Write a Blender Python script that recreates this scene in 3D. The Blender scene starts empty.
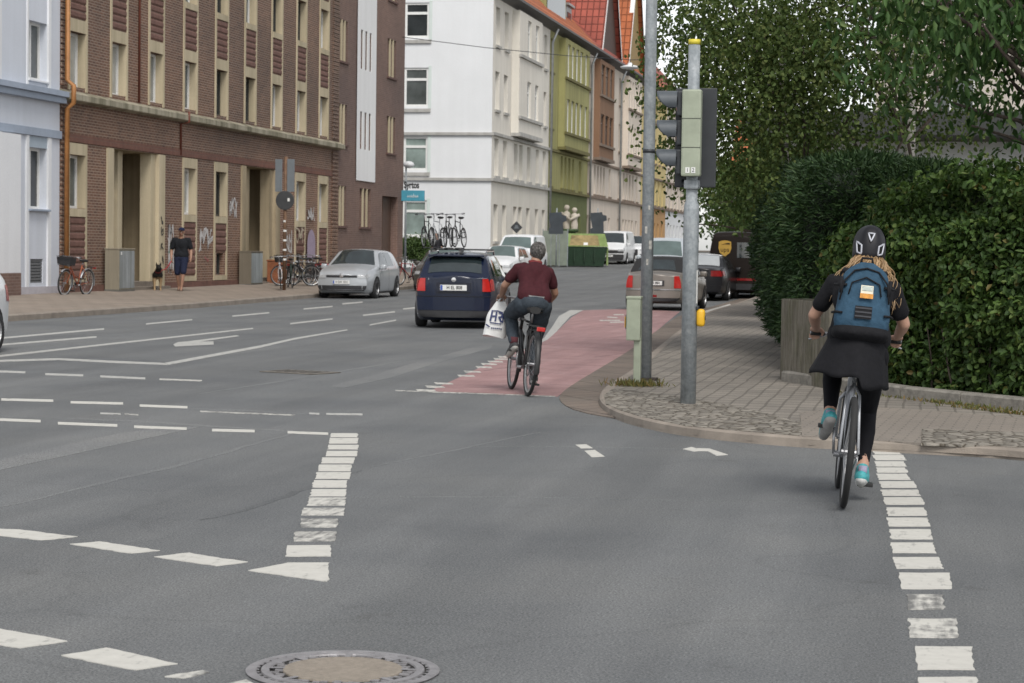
import bpy, bmesh, math, random
from mathutils import Vector, Matrix, noise as mnoise
random.seed(7)
R=math.radians
scene=bpy.context.scene
COL=scene.collection
# ------------------------------------------------------------------ camera frame (Y runs along the street, X to the right)
F=2050.0; CX,CY=512.0,341.5; H=1.55
ROLL=0.014; PITCH=math.atan((341.5-250.0)/F); YAW=math.atan((925-512)/F)
def _ray(u,v):
    a=u-CX; b=-(v-CY)
    c,s=math.cos(ROLL),math.sin(ROLL)
    a,b=a*c-b*s, a*s+b*c
    cp,sp=math.cos(PITCH),math.sin(PITCH)
    f=F*cp+b*sp; z=-F*sp+b*cp
    cy,sy=math.cos(YAW),math.sin(YAW)
    return (a*cy-f*sy, a*sy+f*cy, z)
def road_z(y):
    d=y-55.0
    if d<=0: return 0.0
    if d<25: return .0003*d*d
    if d<120: return .1875+.015*(d-25)
    return .1875+.015*95
def gnd(u,v,dz=0.0):
    d=_ray(u,v); z=dz
    for _ in range(25):
        t=(z-H)/d[2]; z=dz+road_z(d[1]*t)
    return Vector((d[0]*t,d[1]*t,z))
def PX(u,v,X):
    d=_ray(u,v); t=X/d[0]; return Vector((X,d[1]*t,H+d[2]*t))
def PY(u,v,Y):
    d=_ray(u,v); t=Y/d[1]; return Vector((d[0]*t,Y,H+d[2]*t))
# ------------------------------------------------------------------ materials
MATS={}
def mat(name,color,rough=.6,metal=0.0,var=.12,scale=6.0,bump=0.0,bscale=60.0,spec=.5,coat=0.0,stretch=(1,1,1)):
    if name in MATS: return MATS[name]
    m=bpy.data.materials.new(name); m.use_nodes=True
    nt=m.node_tree; b=nt.nodes['Principled BSDF']
    b.inputs['Roughness'].default_value=rough; b.inputs['Metallic'].default_value=metal
    b.inputs['Specular IOR Level'].default_value=spec
    b.inputs['Coat Weight'].default_value=coat
    if coat: b.inputs['Coat Roughness'].default_value=.06
    tc=nt.nodes.new('ShaderNodeTexCoord'); mp=nt.nodes.new('ShaderNodeMapping'); mp.inputs['Scale'].default_value=stretch
    nt.links.new(tc.outputs['Object'],mp.inputs['Vector'])
    if var>0:
        n=nt.nodes.new('ShaderNodeTexNoise'); n.inputs['Scale'].default_value=scale; n.inputs['Detail'].default_value=6; n.inputs['Roughness'].default_value=.65
        nt.links.new(mp.outputs[0],n.inputs['Vector'])
        r=nt.nodes.new('ShaderNodeValToRGB'); r.color_ramp.elements[0].position=.32; r.color_ramp.elements[1].position=.68
        r.color_ramp.elements[0].color=tuple(c*(1-var) for c in color)+(1,)
        r.color_ramp.elements[1].color=tuple(min(1,c*(1+var)) for c in color)+(1,)
        nt.links.new(n.outputs['Fac'],r.inputs['Fac']); nt.links.new(r.outputs['Color'],b.inputs['Base Color'])
    else: b.inputs['Base Color'].default_value=tuple(color)+(1,)
    if bump>0:
        n2=nt.nodes.new('ShaderNodeTexNoise'); n2.inputs['Scale'].default_value=bscale; n2.inputs['Detail'].default_value=4
        nt.links.new(mp.outputs[0],n2.inputs['Vector'])
        bp=nt.nodes.new('ShaderNodeBump'); bp.inputs['Strength'].default_value=bump; bp.inputs['Distance'].default_value=.01
        nt.links.new(n2.outputs['Fac'],bp.inputs['Height']); nt.links.new(bp.outputs['Normal'],b.inputs['Normal'])
    MATS[name]=m; return m
def nodes_mat(name,rough=.8,spec=.4):
    m=bpy.data.materials.new(name); m.use_nodes=True; nt=m.node_tree; b=nt.nodes['Principled BSDF']
    b.inputs['Roughness'].default_value=rough; b.inputs['Specular IOR Level'].default_value=spec
    tc=nt.nodes.new('ShaderNodeTexCoord'); MATS[name]=m
    return m,nt,b,tc
def ramp(nt,fac,stops):
    r=nt.nodes.new('ShaderNodeValToRGB'); cr=r.color_ramp
    while len(cr.elements)>1: cr.elements.remove(cr.elements[-1])
    cr.elements[0].position=stops[0][0]; cr.elements[0].color=tuple(stops[0][1])+(1,)
    for p,c in stops[1:]:
        e=cr.elements.new(p); e.color=tuple(c)+(1,)
    nt.links.new(fac,r.inputs['Fac']); return r.outputs['Color']
def nz(nt,vec,scale,detail=5,rough=.6):
    n=nt.nodes.new('ShaderNodeTexNoise'); n.inputs['Scale'].default_value=scale; n.inputs['Detail'].default_value=detail; n.inputs['Roughness'].default_value=rough
    nt.links.new(vec,n.inputs['Vector']); return n.outputs['Fac']
def mul(nt,a,b,fac=1.0,mode='MULTIPLY'):
    x=nt.nodes.new('ShaderNodeMixRGB'); x.blend_type=mode
    if isinstance(fac,float): x.inputs[0].default_value=fac
    else: nt.links.new(fac,x.inputs[0])
    for i,s in ((1,a),(2,b)):
        if isinstance(s,tuple): x.inputs[i].default_value=s+(1,)
        else: nt.links.new(s,x.inputs[i])
    return x.outputs[0]
def mapping(nt,vec,scale=(1,1,1),rot=(0,0,0)):
    m=nt.nodes.new('ShaderNodeMapping'); m.inputs['Scale'].default_value=scale; m.inputs['Rotation'].default_value=rot
    nt.links.new(vec,m.inputs['Vector']); return m.outputs[0]
def bump(nt,b,h,strength=.4,dist=.01):
    bp=nt.nodes.new('ShaderNodeBump'); bp.inputs['Strength'].default_value=strength; bp.inputs['Distance'].default_value=dist
    nt.links.new(h,bp.inputs['Height']); nt.links.new(bp.outputs['Normal'],b.inputs['Normal'])
def wall_vec(nt,tc):
    s=nt.nodes.new('ShaderNodeSeparateXYZ'); nt.links.new(tc.outputs['Object'],s.inputs[0])
    a=nt.nodes.new('ShaderNodeMath'); a.operation='ADD'; nt.links.new(s.outputs[0],a.inputs[0]); nt.links.new(s.outputs[1],a.inputs[1])
    c=nt.nodes.new('ShaderNodeCombineXYZ'); nt.links.new(a.outputs[0],c.inputs[0]); nt.links.new(s.outputs[2],c.inputs[1]); return c.outputs[0]
def asphalt_mat(name,base,seed=0,streak=.13):
    m,nt,b,tc=nodes_mat(name,.78,.4); o=tc.outputs['Object']
    v=mapping(nt,o,(1,1,1),(0,0,seed))
    fine=ramp(nt,nz(nt,v,95,2,.7),[(.30,tuple(c*.45 for c in base)),(.5,base),(.72,tuple(c*1.75 for c in base))])
    mid=ramp(nt,nz(nt,v,28,4,.75),[(.3,(.82,.82,.82)),(.7,(1.12,1.12,1.12))])
    big=ramp(nt,nz(nt,v,.42,5,.6),[(.3,(.80,.81,.83)),(.5,(1,1,1)),(.72,(1.15,1.13,1.10))])
    st=ramp(nt,nz(nt,mapping(nt,o,(1.3,.05,1),(0,0,-.12)),1.0,4,.6),[(.33,(1-streak,)*3),(.66,(1+streak,)*3)])
    c=mul(nt,mul(nt,mul(nt,fine,mid),big),st)
    sp=ramp(nt,nz(nt,v,1.6,6,.7),[(.62,(1,1,1)),(.70,(.80,.79,.78))]); pt=ramp(nt,nz(nt,mapping(nt,o,(.9,.16,1),(0,0,-.1)),1.0,2,.4),[(.44,(1,1,1)),(.47,(.93,.935,.94)),(.60,(.93,.935,.94)),(.63,(1,1,1))]); sp=mul(nt,sp,pt)
    c=mul(nt,c,sp)
    # fine cracks
    vo=nt.nodes.new('ShaderNodeTexVoronoi'); vo.feature='DISTANCE_TO_EDGE'; vo.inputs['Scale'].default_value=.19
    wv=nt.nodes.new('ShaderNodeVectorMath'); wv.operation='ADD'
    nn=nt.nodes.new('ShaderNodeTexNoise'); nn.inputs['Scale'].default_value=.9; nn.inputs['Detail'].default_value=6
    nt.links.new(v,nn.inputs['Vector']); nt.links.new(v,wv.inputs[0]); nt.links.new(nn.outputs['Color'],wv.inputs[1]); nt.links.new(wv.outputs[0],vo.inputs['Vector'])
    ck=ramp(nt,vo.outputs['Distance'],[(0,(.90,.90,.90)),(.003,(.93,.93,.93)),(.006,(1,1,1))])
    c=mul(nt,c,ck)
    nt.links.new(c,b.inputs['Base Color'])
    bump(nt,b,nz(nt,v,160,3,.7),.5,.006)
    return m
# ------------------------------------------------------------------ mesh builder
class MB:
    def __init__(s): s.v=[]; s.f=[]
    def add(s,vs,fs):
        n=len(s.v); s.v+= [tuple(p) for p in vs]; s.f+=[tuple(i+n for i in f) for f in fs]; return s
    def quad(s,a,b,c,d): return s.add([a,b,c,d],[(0,1,2,3)])
    def poly(s,ps): return s.add(ps,[tuple(range(len(ps)))])
    def box(s,x0,x1,y0,y1,z0,z1):
        return s.add([(x0,y0,z0),(x1,y0,z0),(x1,y1,z0),(x0,y1,z0),(x0,y0,z1),(x1,y0,z1),(x1,y1,z1),(x0,y1,z1)],
            [(0,3,2,1),(4,5,6,7),(0,1,5,4),(1,2,6,5),(2,3,7,6),(3,0,4,7)])
    def bbox(s,x0,x1,y0,y1,z0,z1,b=.01):
        # box with chamfered edges
        bm=bmesh.new(); bmesh.ops.create_cube(bm,size=1)
        for v in bm.verts: v.co=Vector(((x0+x1)/2+v.co.x*(x1-x0),(y0+y1)/2+v.co.y*(y1-y0),(z0+z1)/2+v.co.z*(z1-z0)))
        bmesh.ops.bevel(bm,geom=bm.edges[:],offset=b,segments=2,affect='EDGES',profile=.6)
        s.add([v.co for v in bm.verts],[[v.index for v in f.verts] for f in bm.faces]); bm.free(); return s
    def tube(s,pts,r,n=8,cap=True,closed=False):
        pts=[Vector(p) for p in pts]; rs=r if isinstance(r,(list,tuple)) else [r]*len(pts)
        vs=[];fs=[]; prev=None; N=len(pts)
        for i,p in enumerate(pts):
            if closed: t=(pts[(i+1)%N]-pts[i-1])
            else: t=(pts[min(i+1,N-1)]-pts[max(i-1,0)])
            t.normalize()
            if prev is None:
                ref=Vector((0,0,1)) if abs(t.z)<.9 else Vector((1,0,0)); a=t.cross(ref).normalized()
            else:
                a=(prev-t*prev.dot(t)).normalized()
            prev=a; b=t.cross(a)
            for k in range(n):
                th=2*math.pi*k/n; vs.append(p+(a*math.cos(th)+b*math.sin(th))*rs[i])
        M=N if closed else N-1
        for i in range(M):
            j=(i+1)%N
            for k in range(n):
                k2=(k+1)%n; fs.append((i*n+k,i*n+k2,j*n+k2,j*n+k))
        if cap and not closed: fs.append(tuple(range(n-1,-1,-1))); fs.append(tuple((N-1)*n+k for k in range(n)))
        return s.add(vs,fs)
    def lathe(s,prof,axis='z',c=(0,0,0),n=24,cap=False):
        vs=[];fs=[]; m=len(prof)
        for k in range(n):
            th=2*math.pi*k/n; ct,st=math.cos(th),math.sin(th)
            for r,h in prof:
                if axis=='z': p=(c[0]+r*ct,c[1]+r*st,c[2]+h)
                elif axis=='x': p=(c[0]+h,c[1]+r*ct,c[2]+r*st)
                else: p=(c[0]+r*st,c[1]+h,c[2]+r*ct)
                vs.append(p)
        for k in range(n):
            k2=(k+1)%n
            for i in range(m-1): fs.append((k*m+i,k2*m+i,k2*m+i+1,k*m+i+1))
        if cap:
            fs.append(tuple(k*m for k in range(n-1,-1,-1))); fs.append(tuple(k*m+m-1 for k in range(n)))
        return s.add(vs,fs)
    def grid(s,rows):
        n=len(rows[0]); vs=[p for r in rows for p in r]; fs=[]
        for i in range(len(rows)-1):
            for j in range(n-1): fs.append((i*n+j,i*n+j+1,(i+1)*n+j+1,(i+1)*n+j))
        return s.add(vs,fs)
    def prism(s,outline,axis,h0,h1):
        # outline 2D polygon extruded along axis
        def P3(a,b,h): return {'x':(h,a,b),'y':(a,h,b),'z':(a,b,h)}[axis]
        n=len(outline)
        vs=[P3(a,b,h0) for a,b in outline]+[P3(a,b,h1) for a,b in outline]
        fs=[tuple(range(n-1,-1,-1)),tuple(range(n,2*n))]+[(i,(i+1)%n,n+(i+1)%n,n+i) for i in range(n)]
        return s.add(vs,fs)
    def ico(s,c,r,sub=2,sc=(1,1,1)):
        bm=bmesh.new(); bmesh.ops.create_icosphere(bm,subdivisions=sub,radius=1)
        s.add([(c[0]+v.co.x*r*sc[0],c[1]+v.co.y*r*sc[1],c[2]+v.co.z*r*sc[2]) for v in bm.verts],[[v.index for v in f.verts] for f in bm.faces]); bm.free(); return s
    def mesh(s,name,m=None,smooth=False,fix=True):
        me=bpy.data.meshes.new(name); me.from_pydata(s.v,[],s.f)
        if fix:
            bm=bmesh.new(); bm.from_mesh(me); bmesh.ops.recalc_face_normals(bm,faces=bm.faces[:]); bm.to_mesh(me); bm.free()
        if m: me.materials.append(m)
        if smooth: me.polygons.foreach_set('use_smooth',[True]*len(me.polygons))
        me.update(); return me
    def build(s,name,m,parent=None,smooth=False,fix=True,loc=None,rot=None,label=None):
        o=bpy.data.objects.new(name,s.mesh(name,m,smooth,fix)); COL.objects.link(o)
        if parent: o.parent=parent
        if loc: o.location=loc
        if rot: o.rotation_euler=rot
        if label: o['label']=label
        if smooth=='auto': pass
        return o
def autosmooth(o,ang=35):
    me=o.data; bm=bmesh.new(); bm.from_mesh(me); a=R(ang)
    for e in bm.edges:
        e.smooth = not (len(e.link_faces)==2 and e.calc_face_angle(0)>a)
    for f in bm.faces: f.smooth=True
    bm.to_mesh(me); bm.free(); return o
def tag(o,label=None,cat=None,group=None,kind=None):
    if label: o['label']=label
    if cat: o['category']=cat
    if group: o['group']=group
    if kind: o['kind']=kind
    return o
def thing(name,label,cat,loc=(0,0,0),rz=0,group=None,rot=None):
    o=bpy.data.objects.new(name,None); o.empty_display_size=.2; COL.objects.link(o)
    o.location=loc; o.rotation_euler=rot if rot else (0,0,rz); return tag(o,label,cat,group)
def struct(o): o['kind']='structure'; return o
def kids(o): return list(o.children)
def copy_tree(o,parent=None):
    c=o.copy(); COL.objects.link(c)
    if parent: c.parent=parent
    for ch in kids(o): copy_tree(ch,c)
    return c
def text(name,s,size,m,parent,loc,rot,ext=.002,align='CENTER',sx=1.0,bold=0.0):
    cu=bpy.data.curves.new(name,'FONT'); cu.body=s; cu.size=size; cu.extrude=ext; cu.align_x=align; cu.align_y='CENTER'; cu.offset=bold; cu.resolution_u=3
    cu.materials.append(m); o=bpy.data.objects.new(name,cu); COL.objects.link(o); o.parent=parent; o.location=loc; o.rotation_euler=rot; o.scale=(sx,1,1); return o
# ------------------------------------------------------------------ camera
cd=bpy.data.cameras.new('camera'); cam=bpy.data.objects.new('camera',cd); COL.objects.link(cam); scene.camera=cam
cd.sensor_fit='HORIZONTAL'; cd.sensor_width=36; cd.lens=36*F/1024; cd.clip_start=.1; cd.clip_end=3000; cd.dof.use_dof=True; cd.dof.focus_distance=14.0; cd.dof.aperture_fstop=9.0
_m=Matrix.Rotation(YAW,4,'Z')@Matrix.Rotation(R(90)-PITCH,4,'X')@Matrix.Rotation(ROLL,4,'Z')
_m.translation=Vector((0,0,H)); cam.matrix_world=_m
# ------------------------------------------------------------------ light: overcast daylight
SUN_EL,SUN_AZ=R(50),R(158)
w=bpy.data.worlds.new('World'); scene.world=w; w.use_nodes=True; nt=w.node_tree
bg=nt.nodes['Background']; sky=nt.nodes.new('ShaderNodeTexSky'); sky.sky_type='NISHITA'; sky.sun_disc=False
sky.sun_elevation=SUN_EL; sky.sun_rotation=SUN_AZ; sky.air_density=1.0; sky.dust_density=1.0; sky.ozone_density=1.0
hs=nt.nodes.new('ShaderNodeHueSaturation'); hs.inputs['Saturation'].default_value=.16; hs.inputs['Value'].default_value=1.0
nt.links.new(sky.outputs[0],hs.inputs['Color']); nt.links.new(hs.outputs[0],bg.inputs['Color']); bg.inputs['Strength'].default_value=.12
sd=bpy.data.lights.new('sun','SUN'); sd.energy=1.5; sd.angle=R(24); sd.color=(1,.96,.9)
so=bpy.data.objects.new('sun',sd); COL.objects.link(so)
# sun direction: azimuth measured like the sky texture (clockwise from +Y)
dv=Vector((math.sin(SUN_AZ)*math.cos(SUN_EL),math.cos(SUN_AZ)*math.cos(SUN_EL),math.sin(SUN_EL)))
so.rotation_euler=dv.to_track_quat('Z','Y').to_euler()
scene.view_settings.view_transform='Standard'; scene.view_settings.look='None'; scene.view_settings.exposure=0.68; scene.view_settings.gamma=1
scene.cycles.max_bounces=6; scene.cycles.diffuse_bounces=3; scene.cycles.glossy_bounces=3; scene.cycles.transmission_bounces=4
# ================================================================== PEOPLE (bodies are one remeshed surface each)
class Clay:
    def __init__(s): s.mb=MB()
    def cap(s,a,b,ra,rb,n=12):
        a=Vector(a);b=Vector(b); d=(b-a); L=d.length
        if L<1e-5: return s.ell(a,(ra,)*3)
        d.normalize(); pts=[];rs=[]
        for k in range(5): t=k/4; an=math.pi/2*t; pts.append(a-d*ra*math.cos(an)); rs.append(max(.0008,ra*math.sin(an)))
        for k in range(1,5): t=k/5; pts.append(a+d*L*t); rs.append(ra+(rb-ra)*t)
        for k in range(5): an=math.pi/2*k/4; pts.append(b+d*rb*math.sin(an)); rs.append(max(.0008,rb*math.cos(an)))
        s.mb.tube(pts,rs,n); return s
    def chain(s,pts,rs,n=12):
        for i in range(len(pts)-1): s.cap(pts[i],pts[i+1],rs[i],rs[i+1],n)
        return s
    def ell(s,c,r,rot=None,sub=3):
        bm=bmesh.new(); bmesh.ops.create_icosphere(bm,subdivisions=sub,radius=1); M_=(rot.to_matrix() if rot else Matrix.Identity(3))
        s.mb.add([Vector(c)+M_@Vector((v.co.x*r[0],v.co.y*r[1],v.co.z*r[2])) for v in bm.verts],[[v.index for v in f.verts] for f in bm.faces]); bm.free(); return s
    def bake(s,name,m,parent,vox=.012,smooth=6,disp=None,cut=None):
        o=s.mb.build(name,m,None); 
        md=o.modifiers.new('r','REMESH'); md.mode='VOXEL'; md.voxel_size=vox; md.use_smooth_shade=True
        if smooth: sm=o.modifiers.new('s','SMOOTH'); sm.iterations=smooth; sm.factor=.5
        dg=bpy.context.evaluated_depsgraph_get(); me=bpy.data.meshes.new_from_object(o.evaluated_get(dg)); o.modifiers.clear(); old=o.data; o.data=me; me.name=name; bpy.data.meshes.remove(old)
        if cut:
            bm=bmesh.new(); bm.from_mesh(me)
            for co,no in cut:
                r=bmesh.ops.bisect_plane(bm,geom=bm.verts[:]+bm.edges[:]+bm.faces[:],plane_co=co,plane_no=no,clear_outer=True)
                ed=[e for e in r['geom_cut'] if isinstance(e,bmesh.types.BMEdge)]
                try: bmesh.ops.holes_fill(bm,edges=ed)
                except Exception: pass
            bm.to_mesh(me); bm.free()
        if disp:
            for v in me.vertices:
                d=disp(v.co); v.co+=v.normal*d
        if not me.materials: me.materials.append(m)
        me.polygons.foreach_set('use_smooth',[True]*len(me.polygons)); o.parent=parent; return o
M_SKIN=mat('skin',(.42,.245,.175),.55,0,.08,14,0,60,.4); M_SKINT=mat('tanned_skin',(.30,.165,.11),.55,0,.08,14); M_LIP=mat('lip',(.28,.09,.08),.5,0,0); M_EYEW=mat('eye_white',(.6,.6,.58),.3,0,0); M_EYE=mat('iris',(.04,.03,.02),.2,0,0)
def fabric(name,c,b=.35): return mat(name,c,.85,0,.16,26,b,45,.2)
def hand(cl,wr,direction,up,side,curl=1.0,s=1.0):
    """palm, four fingers of unequal length curled around a bar and a thumb; direction=forearm direction"""
    d=Vector(direction).normalized(); u=Vector(up).normalized(); r=d.cross(u).normalized(); u=r.cross(d)
    w_=Vector(wr); pc=w_+d*.045*s
    cl.ell(pc,(.040*s,.050*s,.020*s),Matrix((r,d,u)).transposed().to_quaternion())
    for k,(off,L) in enumerate(((-.030,.062),(-.010,.072),(.010,.068),(.029,.055))):
        a=pc+d*.040*s+r*off*s; b=a+(d*.8-u*.55*curl).normalized()*L*.42*s; c=b+(d*(.25)-u*1.0*curl).normalized()*L*.34*s; e=c+(-d*.6*curl-u*.7*curl+d*.0).normalized()*L*.28*s if curl>.3 else c+(d-u*.3).normalized()*L*.28*s
        cl.chain([a,b,c,e],[.0095*s,.009*s,.0085*s,.0075*s],8)
    tb=pc-d*.015*s+r*(.034*side)*s; t1=tb+(r*side*.6+d*.8-u*.4).normalized()*.034*s; t2=t1+(d*.7-u*.8-r*side*.35).normalized()*.03*s
    cl.chain([tb,t1,t2],[.013*s,.011*s,.009*s],8)
def head(cl,c,face,s=1.0,up=None):
    """skull, jaw, nose, ears around centre c looking along face"""
    f=Vector(face).normalized(); u=Vector(up) if up else Vector((0,0,1)); r=f.cross(u).normalized(); u=r.cross(f); q=Matrix((r,f,u)).transposed().to_quaternion(); c=Vector(c)
    cl.ell(c+u*.02*s,(.075*s,.095*s,.100*s),q); cl.ell(c-u*.055*s+f*.022*s,(.056*s,.066*s,.062*s),q)
    cl.cap(c+f*.092*s+u*.005*s,c+f*.108*s-u*.028*s,.010*s,.014*s,8)
    for sd in(1,-1): cl.ell(c+r*sd*.077*s-f*.005*s-u*.012*s,(.010*s,.020*s,.032*s),q,2)
    cl.ell(c+f*.078*s+u*.018*s,(.055*s,.018*s,.012*s),q,2)
    return r,f,u
def face_parts(parent,c,r,f,u,s=1.0):
    c=Vector(c)
    for sd in (1,-1):
        e=MB().ico(c+r*sd*.031*s+f*.083*s+u*.006*s,.012*s,2).build('eye',M_EYEW,parent,True); MB().ico(c+r*sd*.031*s+f*.093*s+u*.006*s,.0055*s,1).build('iris',M_EYE,e,True)
        MB().tube([c+r*sd*.016*s+f*.093*s+u*.027*s,c+r*sd*.032*s+f*.094*s+u*.032*s,c+r*sd*.048*s+f*.084*s+u*.026*s],.005*s,6).build('eyebrow',M_EYE,parent)
    MB().tube([c+r*.022*s+f*.083*s-u*.058*s,c+f*.092*s-u*.056*s,c-r*.022*s+f*.083*s-u*.058*s],[.004*s,.007*s,.004*s],6).build('mouth',M_LIP,parent,True)
def fold(a,b,c,seed=0,f=9): return lambda p: a*mnoise.noise(Vector((p.x*f+seed,p.y*f,p.z*f*.55)))+b*mnoise.noise(Vector((p.x*22,p.y*22+seed,p.z*14)))
def shoe(parent,ankle,toe,sole_dir,m,msole,w_=.047,nm='shoe'):
    a=Vector(ankle); t=Vector(toe); d=(t-a).normalized(); n=Vector(sole_dir).normalized(); n=(n-d*n.dot(d)).normalized(); L=(t-a).length
    cl=Clay(); heel=a-d*.055+n*.055; cl.chain([heel,a+d*L*.45+n*.048,t+n*.052],[.042,.046,.034]); cl.cap(a-n*.01,a+n*.04+d*.02,.040,.050)
    o=cl.bake(nm,m,parent,.009,4)
    c2=Clay(); c2.chain([heel+n*.012,a+d*L*.45+n*.064,t+n*.058],[.038,.042,.032]); s_=c2.bake('sole',msole,o,.009,2); 
    return o
# ---- cyclists' frames (origin between the wheel contacts, front +Y)
def frame_at(rear,rz): d=Vector((-math.sin(rz),math.cos(rz),0)); return Vector(rear)+d*.53
WRZ=R(4.0); WLEAN=R(5.0); W0=frame_at(gnd(842.5,508),WRZ)
MRZ=R(21.0); MLEAN=R(6.0); M0=frame_at(gnd(527.5,396.3),MRZ)
# ---------------- woman
wo=thing('person','woman cyclist in black dress and leggings with blue backpack and black helmet','person',W0,rot=(0,WLEAN,WRZ))
cl=Clay(); hc=(.02,.19,1.585)
hips=Vector((0,-.24,.95)); sh=Vector((0,.02,1.36))
def torso(cl,hips,sh,hw,sw,k=1.0):
    m_=(hips+sh)/2
    for sd in(1,-1):
        cl.chain([hips+Vector((sd*hw*.55,0,0)),hips.lerp(sh,.42)+Vector((sd*hw*.42,.0,0)),hips.lerp(sh,.78)+Vector((sd*sw*.48,-.01,0)),sh+Vector((sd*sw*.62,0,.0))],[.118*k,.098*k,.108*k,.062*k])
    cl.ell(hips.lerp(sh,.72),(sw*.80,.118*k,.17*k)); cl.ell(hips,(hw*1.02,.135*k,.13*k))
torso(cl,hips+Vector((0,.02,.05)),sh,.125,.165,.80)
cl.chain([sh+Vector((0,.02,.0)),Vector((.015,.12,1.50))],[.060,.052])
fr_,ff_,fu_=head(cl,hc,(.0,1,-.12))
arms={}
for sd in (1,-1):
    S_=sh+Vector((sd*.180,0,-.005)); E_=Vector((sd*.285,.10,1.14)); Wr=Vector((sd*.262,.235,1.055))
    cl.chain([S_,S_.lerp(E_,.5),E_,E_.lerp(Wr,.35),Wr],[.052,.046,.040,.040,.027]); hand(cl,Wr,(0,1,-.25),(0,.25,1),-sd); arms[sd]=(S_,E_,Wr)
legs={1:(Vector((.095,-.22,.93)),Vector((.115,.13,.56)),Vector((.115,-.115,.205))),-1:(Vector((-.095,-.22,.94)),Vector((-.125,.20,.83)),Vector((-.125,-.10,.53)))}
for sd,(Hh,K,A_) in legs.items(): cl.chain([Hh,Hh.lerp(K,.5),K,K.lerp(A_,.35),A_],[.095,.078,.058,.058,.036]); cl.cap(A_,A_+Vector((0,.12,-.06)),.036,.03)
body_w=cl.bake('body',M_SKIN,wo,.0085,4)
face_parts(wo,hc,fr_,ff_,fu_)
M_BLACKC=fabric('black_cotton',(.010,.010,.012)); M_LEGG=fabric('black_leggings',(.006,.006,.008),.15)
cl=Clay(); torso(cl,hips+Vector((0,.02,.10)),sh,.150,.185,1.0)
for sd,(S_,E_,Wr) in arms.items(): cl.chain([S_-Vector((sd*.05,0,0)),S_,S_.lerp(E_,.64)],[.065,.066,.064])
cl.cap(sh,sh+Vector((0,.03,.03)),.07,.065)
cl.bake('shirt',M_BLACKC,wo,.011,3,fold(.011,.004,0,3))
cl=Clay()
for sd,(Hh,K,A_) in legs.items(): cl.chain([Hh,Hh.lerp(K,.5),K,K.lerp(A_,.35),A_+(K-A_)*.12],[.104,.084,.063,.064,.041])
cl.ell(hips+Vector((0,.04,-.02)),(.160,.110,.11)); cl.bake('leggings',M_LEGG,wo,.010,3,fold(.003,.0015,0,4))
# flared dress skirt
rows=[];th=[2*math.pi*k/56 for k in range(56)]
for i in range(11):
    t=i/10; z=1.08-t*.30; row=[]
    for a in th:
        lx_=math.cos(a); ly=math.sin(a); flare=t**1.15
        rx=.172+flare*(.100 if lx_<0 else .052); ry=.140+t**.75*(.165)
        fo=1+.028*flare*math.sin(a*9+1.2)+.035*flare*math.sin(a*4+.4)
        y=-.19+ly*ry*fo+(.06*flare if ly>0 else -.01); zz=z+(-.045*flare if lx_>.2 else .015*flare)+.008*flare*math.sin(a*7)
        row.append(Vector((lx_*rx*fo-.015*flare,y,zz)))
    rows.append(row+[row[0]])
inner=[[Vector((p.x*.97,p.y*.97-.005,p.z)) for p in r] for r in rows[::-1]]
MB().grid(rows+inner).build('skirt',M_BLACKC,wo,True)
M_TEAL=mat('teal_shoe_mesh',(.05,.30,.32),.6,0,.25,40,.2,80); M_SOLEG=mat('grey_sole',(.30,.29,.28),.8,0,.15,20); M_LILAC=mat('lilac_shoe',(.28,.26,.36),.7,0,.2,30)
for sd,(Hh,K,A_) in legs.items():
    if sd>0: s_=shoe(wo,A_,A_+Vector((.015,.155,-.045)),(0,-.2,-1),M_TEAL,mat('white_sole',(.62,.62,.60),.7,0,.08,20))
    else: s_=shoe(wo,A_,A_+Vector((-.02,.135,-.10)),(0,-.62,-.8),M_TEAL,M_SOLEG)
    MB().tube([A_+Vector((0,-.042,.03)),A_+Vector((0,-.052,-.03))],.028,8).build('heel_cap',M_LILAC,s_,True)
# hair: loose blond strands
M_BLOND=mat('blond_hair',(.23,.145,.07),.45,0,.35,40,.4,120,.5,0,(1,1,.2)); M_BLOND2=mat('light_blond_hair',(.36,.24,.13),.45,0,.25,40)
def strands(name,m,parent,n,c,spread,length,seed,thick=.010,back=True):
    rd=random.Random(seed); mb=MB()
    for k in range(n):
        a=rd.uniform(-1.25,1.25); sx=math.sin(a); cy=-math.cos(a)
        p=Vector(c)+Vector((sx*.085,cy*.088,rd.uniform(-.10,-.03))); pts_=[p]; L=length*rd.uniform(.6,1.1); ph=rd.uniform(0,6); dx=sx*spread*rd.uniform(.5,1.3)
        for j in range(1,9):
            t=j/8; pts_.append(p+Vector((dx*t**1.1*(1-.25*t*t)+.024*math.sin(ph+t*6),-.10*math.sin(t*1.8)-.06*t+.020*math.cos(ph+t*5),-L*t)))
        mb.tube(pts_,[thick*(1-.75*j/8) for j in range(9)],5)
    return mb.build(name,m,parent,True)
hr=strands('hair',M_BLOND,wo,420,(hc[0],hc[1]-.02,hc[2]),.13,.25,5,.0075); strands('hair_highlight',M_BLOND2,hr,150,(hc[0],hc[1]-.03,hc[2]),.16,.27,8,.005)
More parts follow.
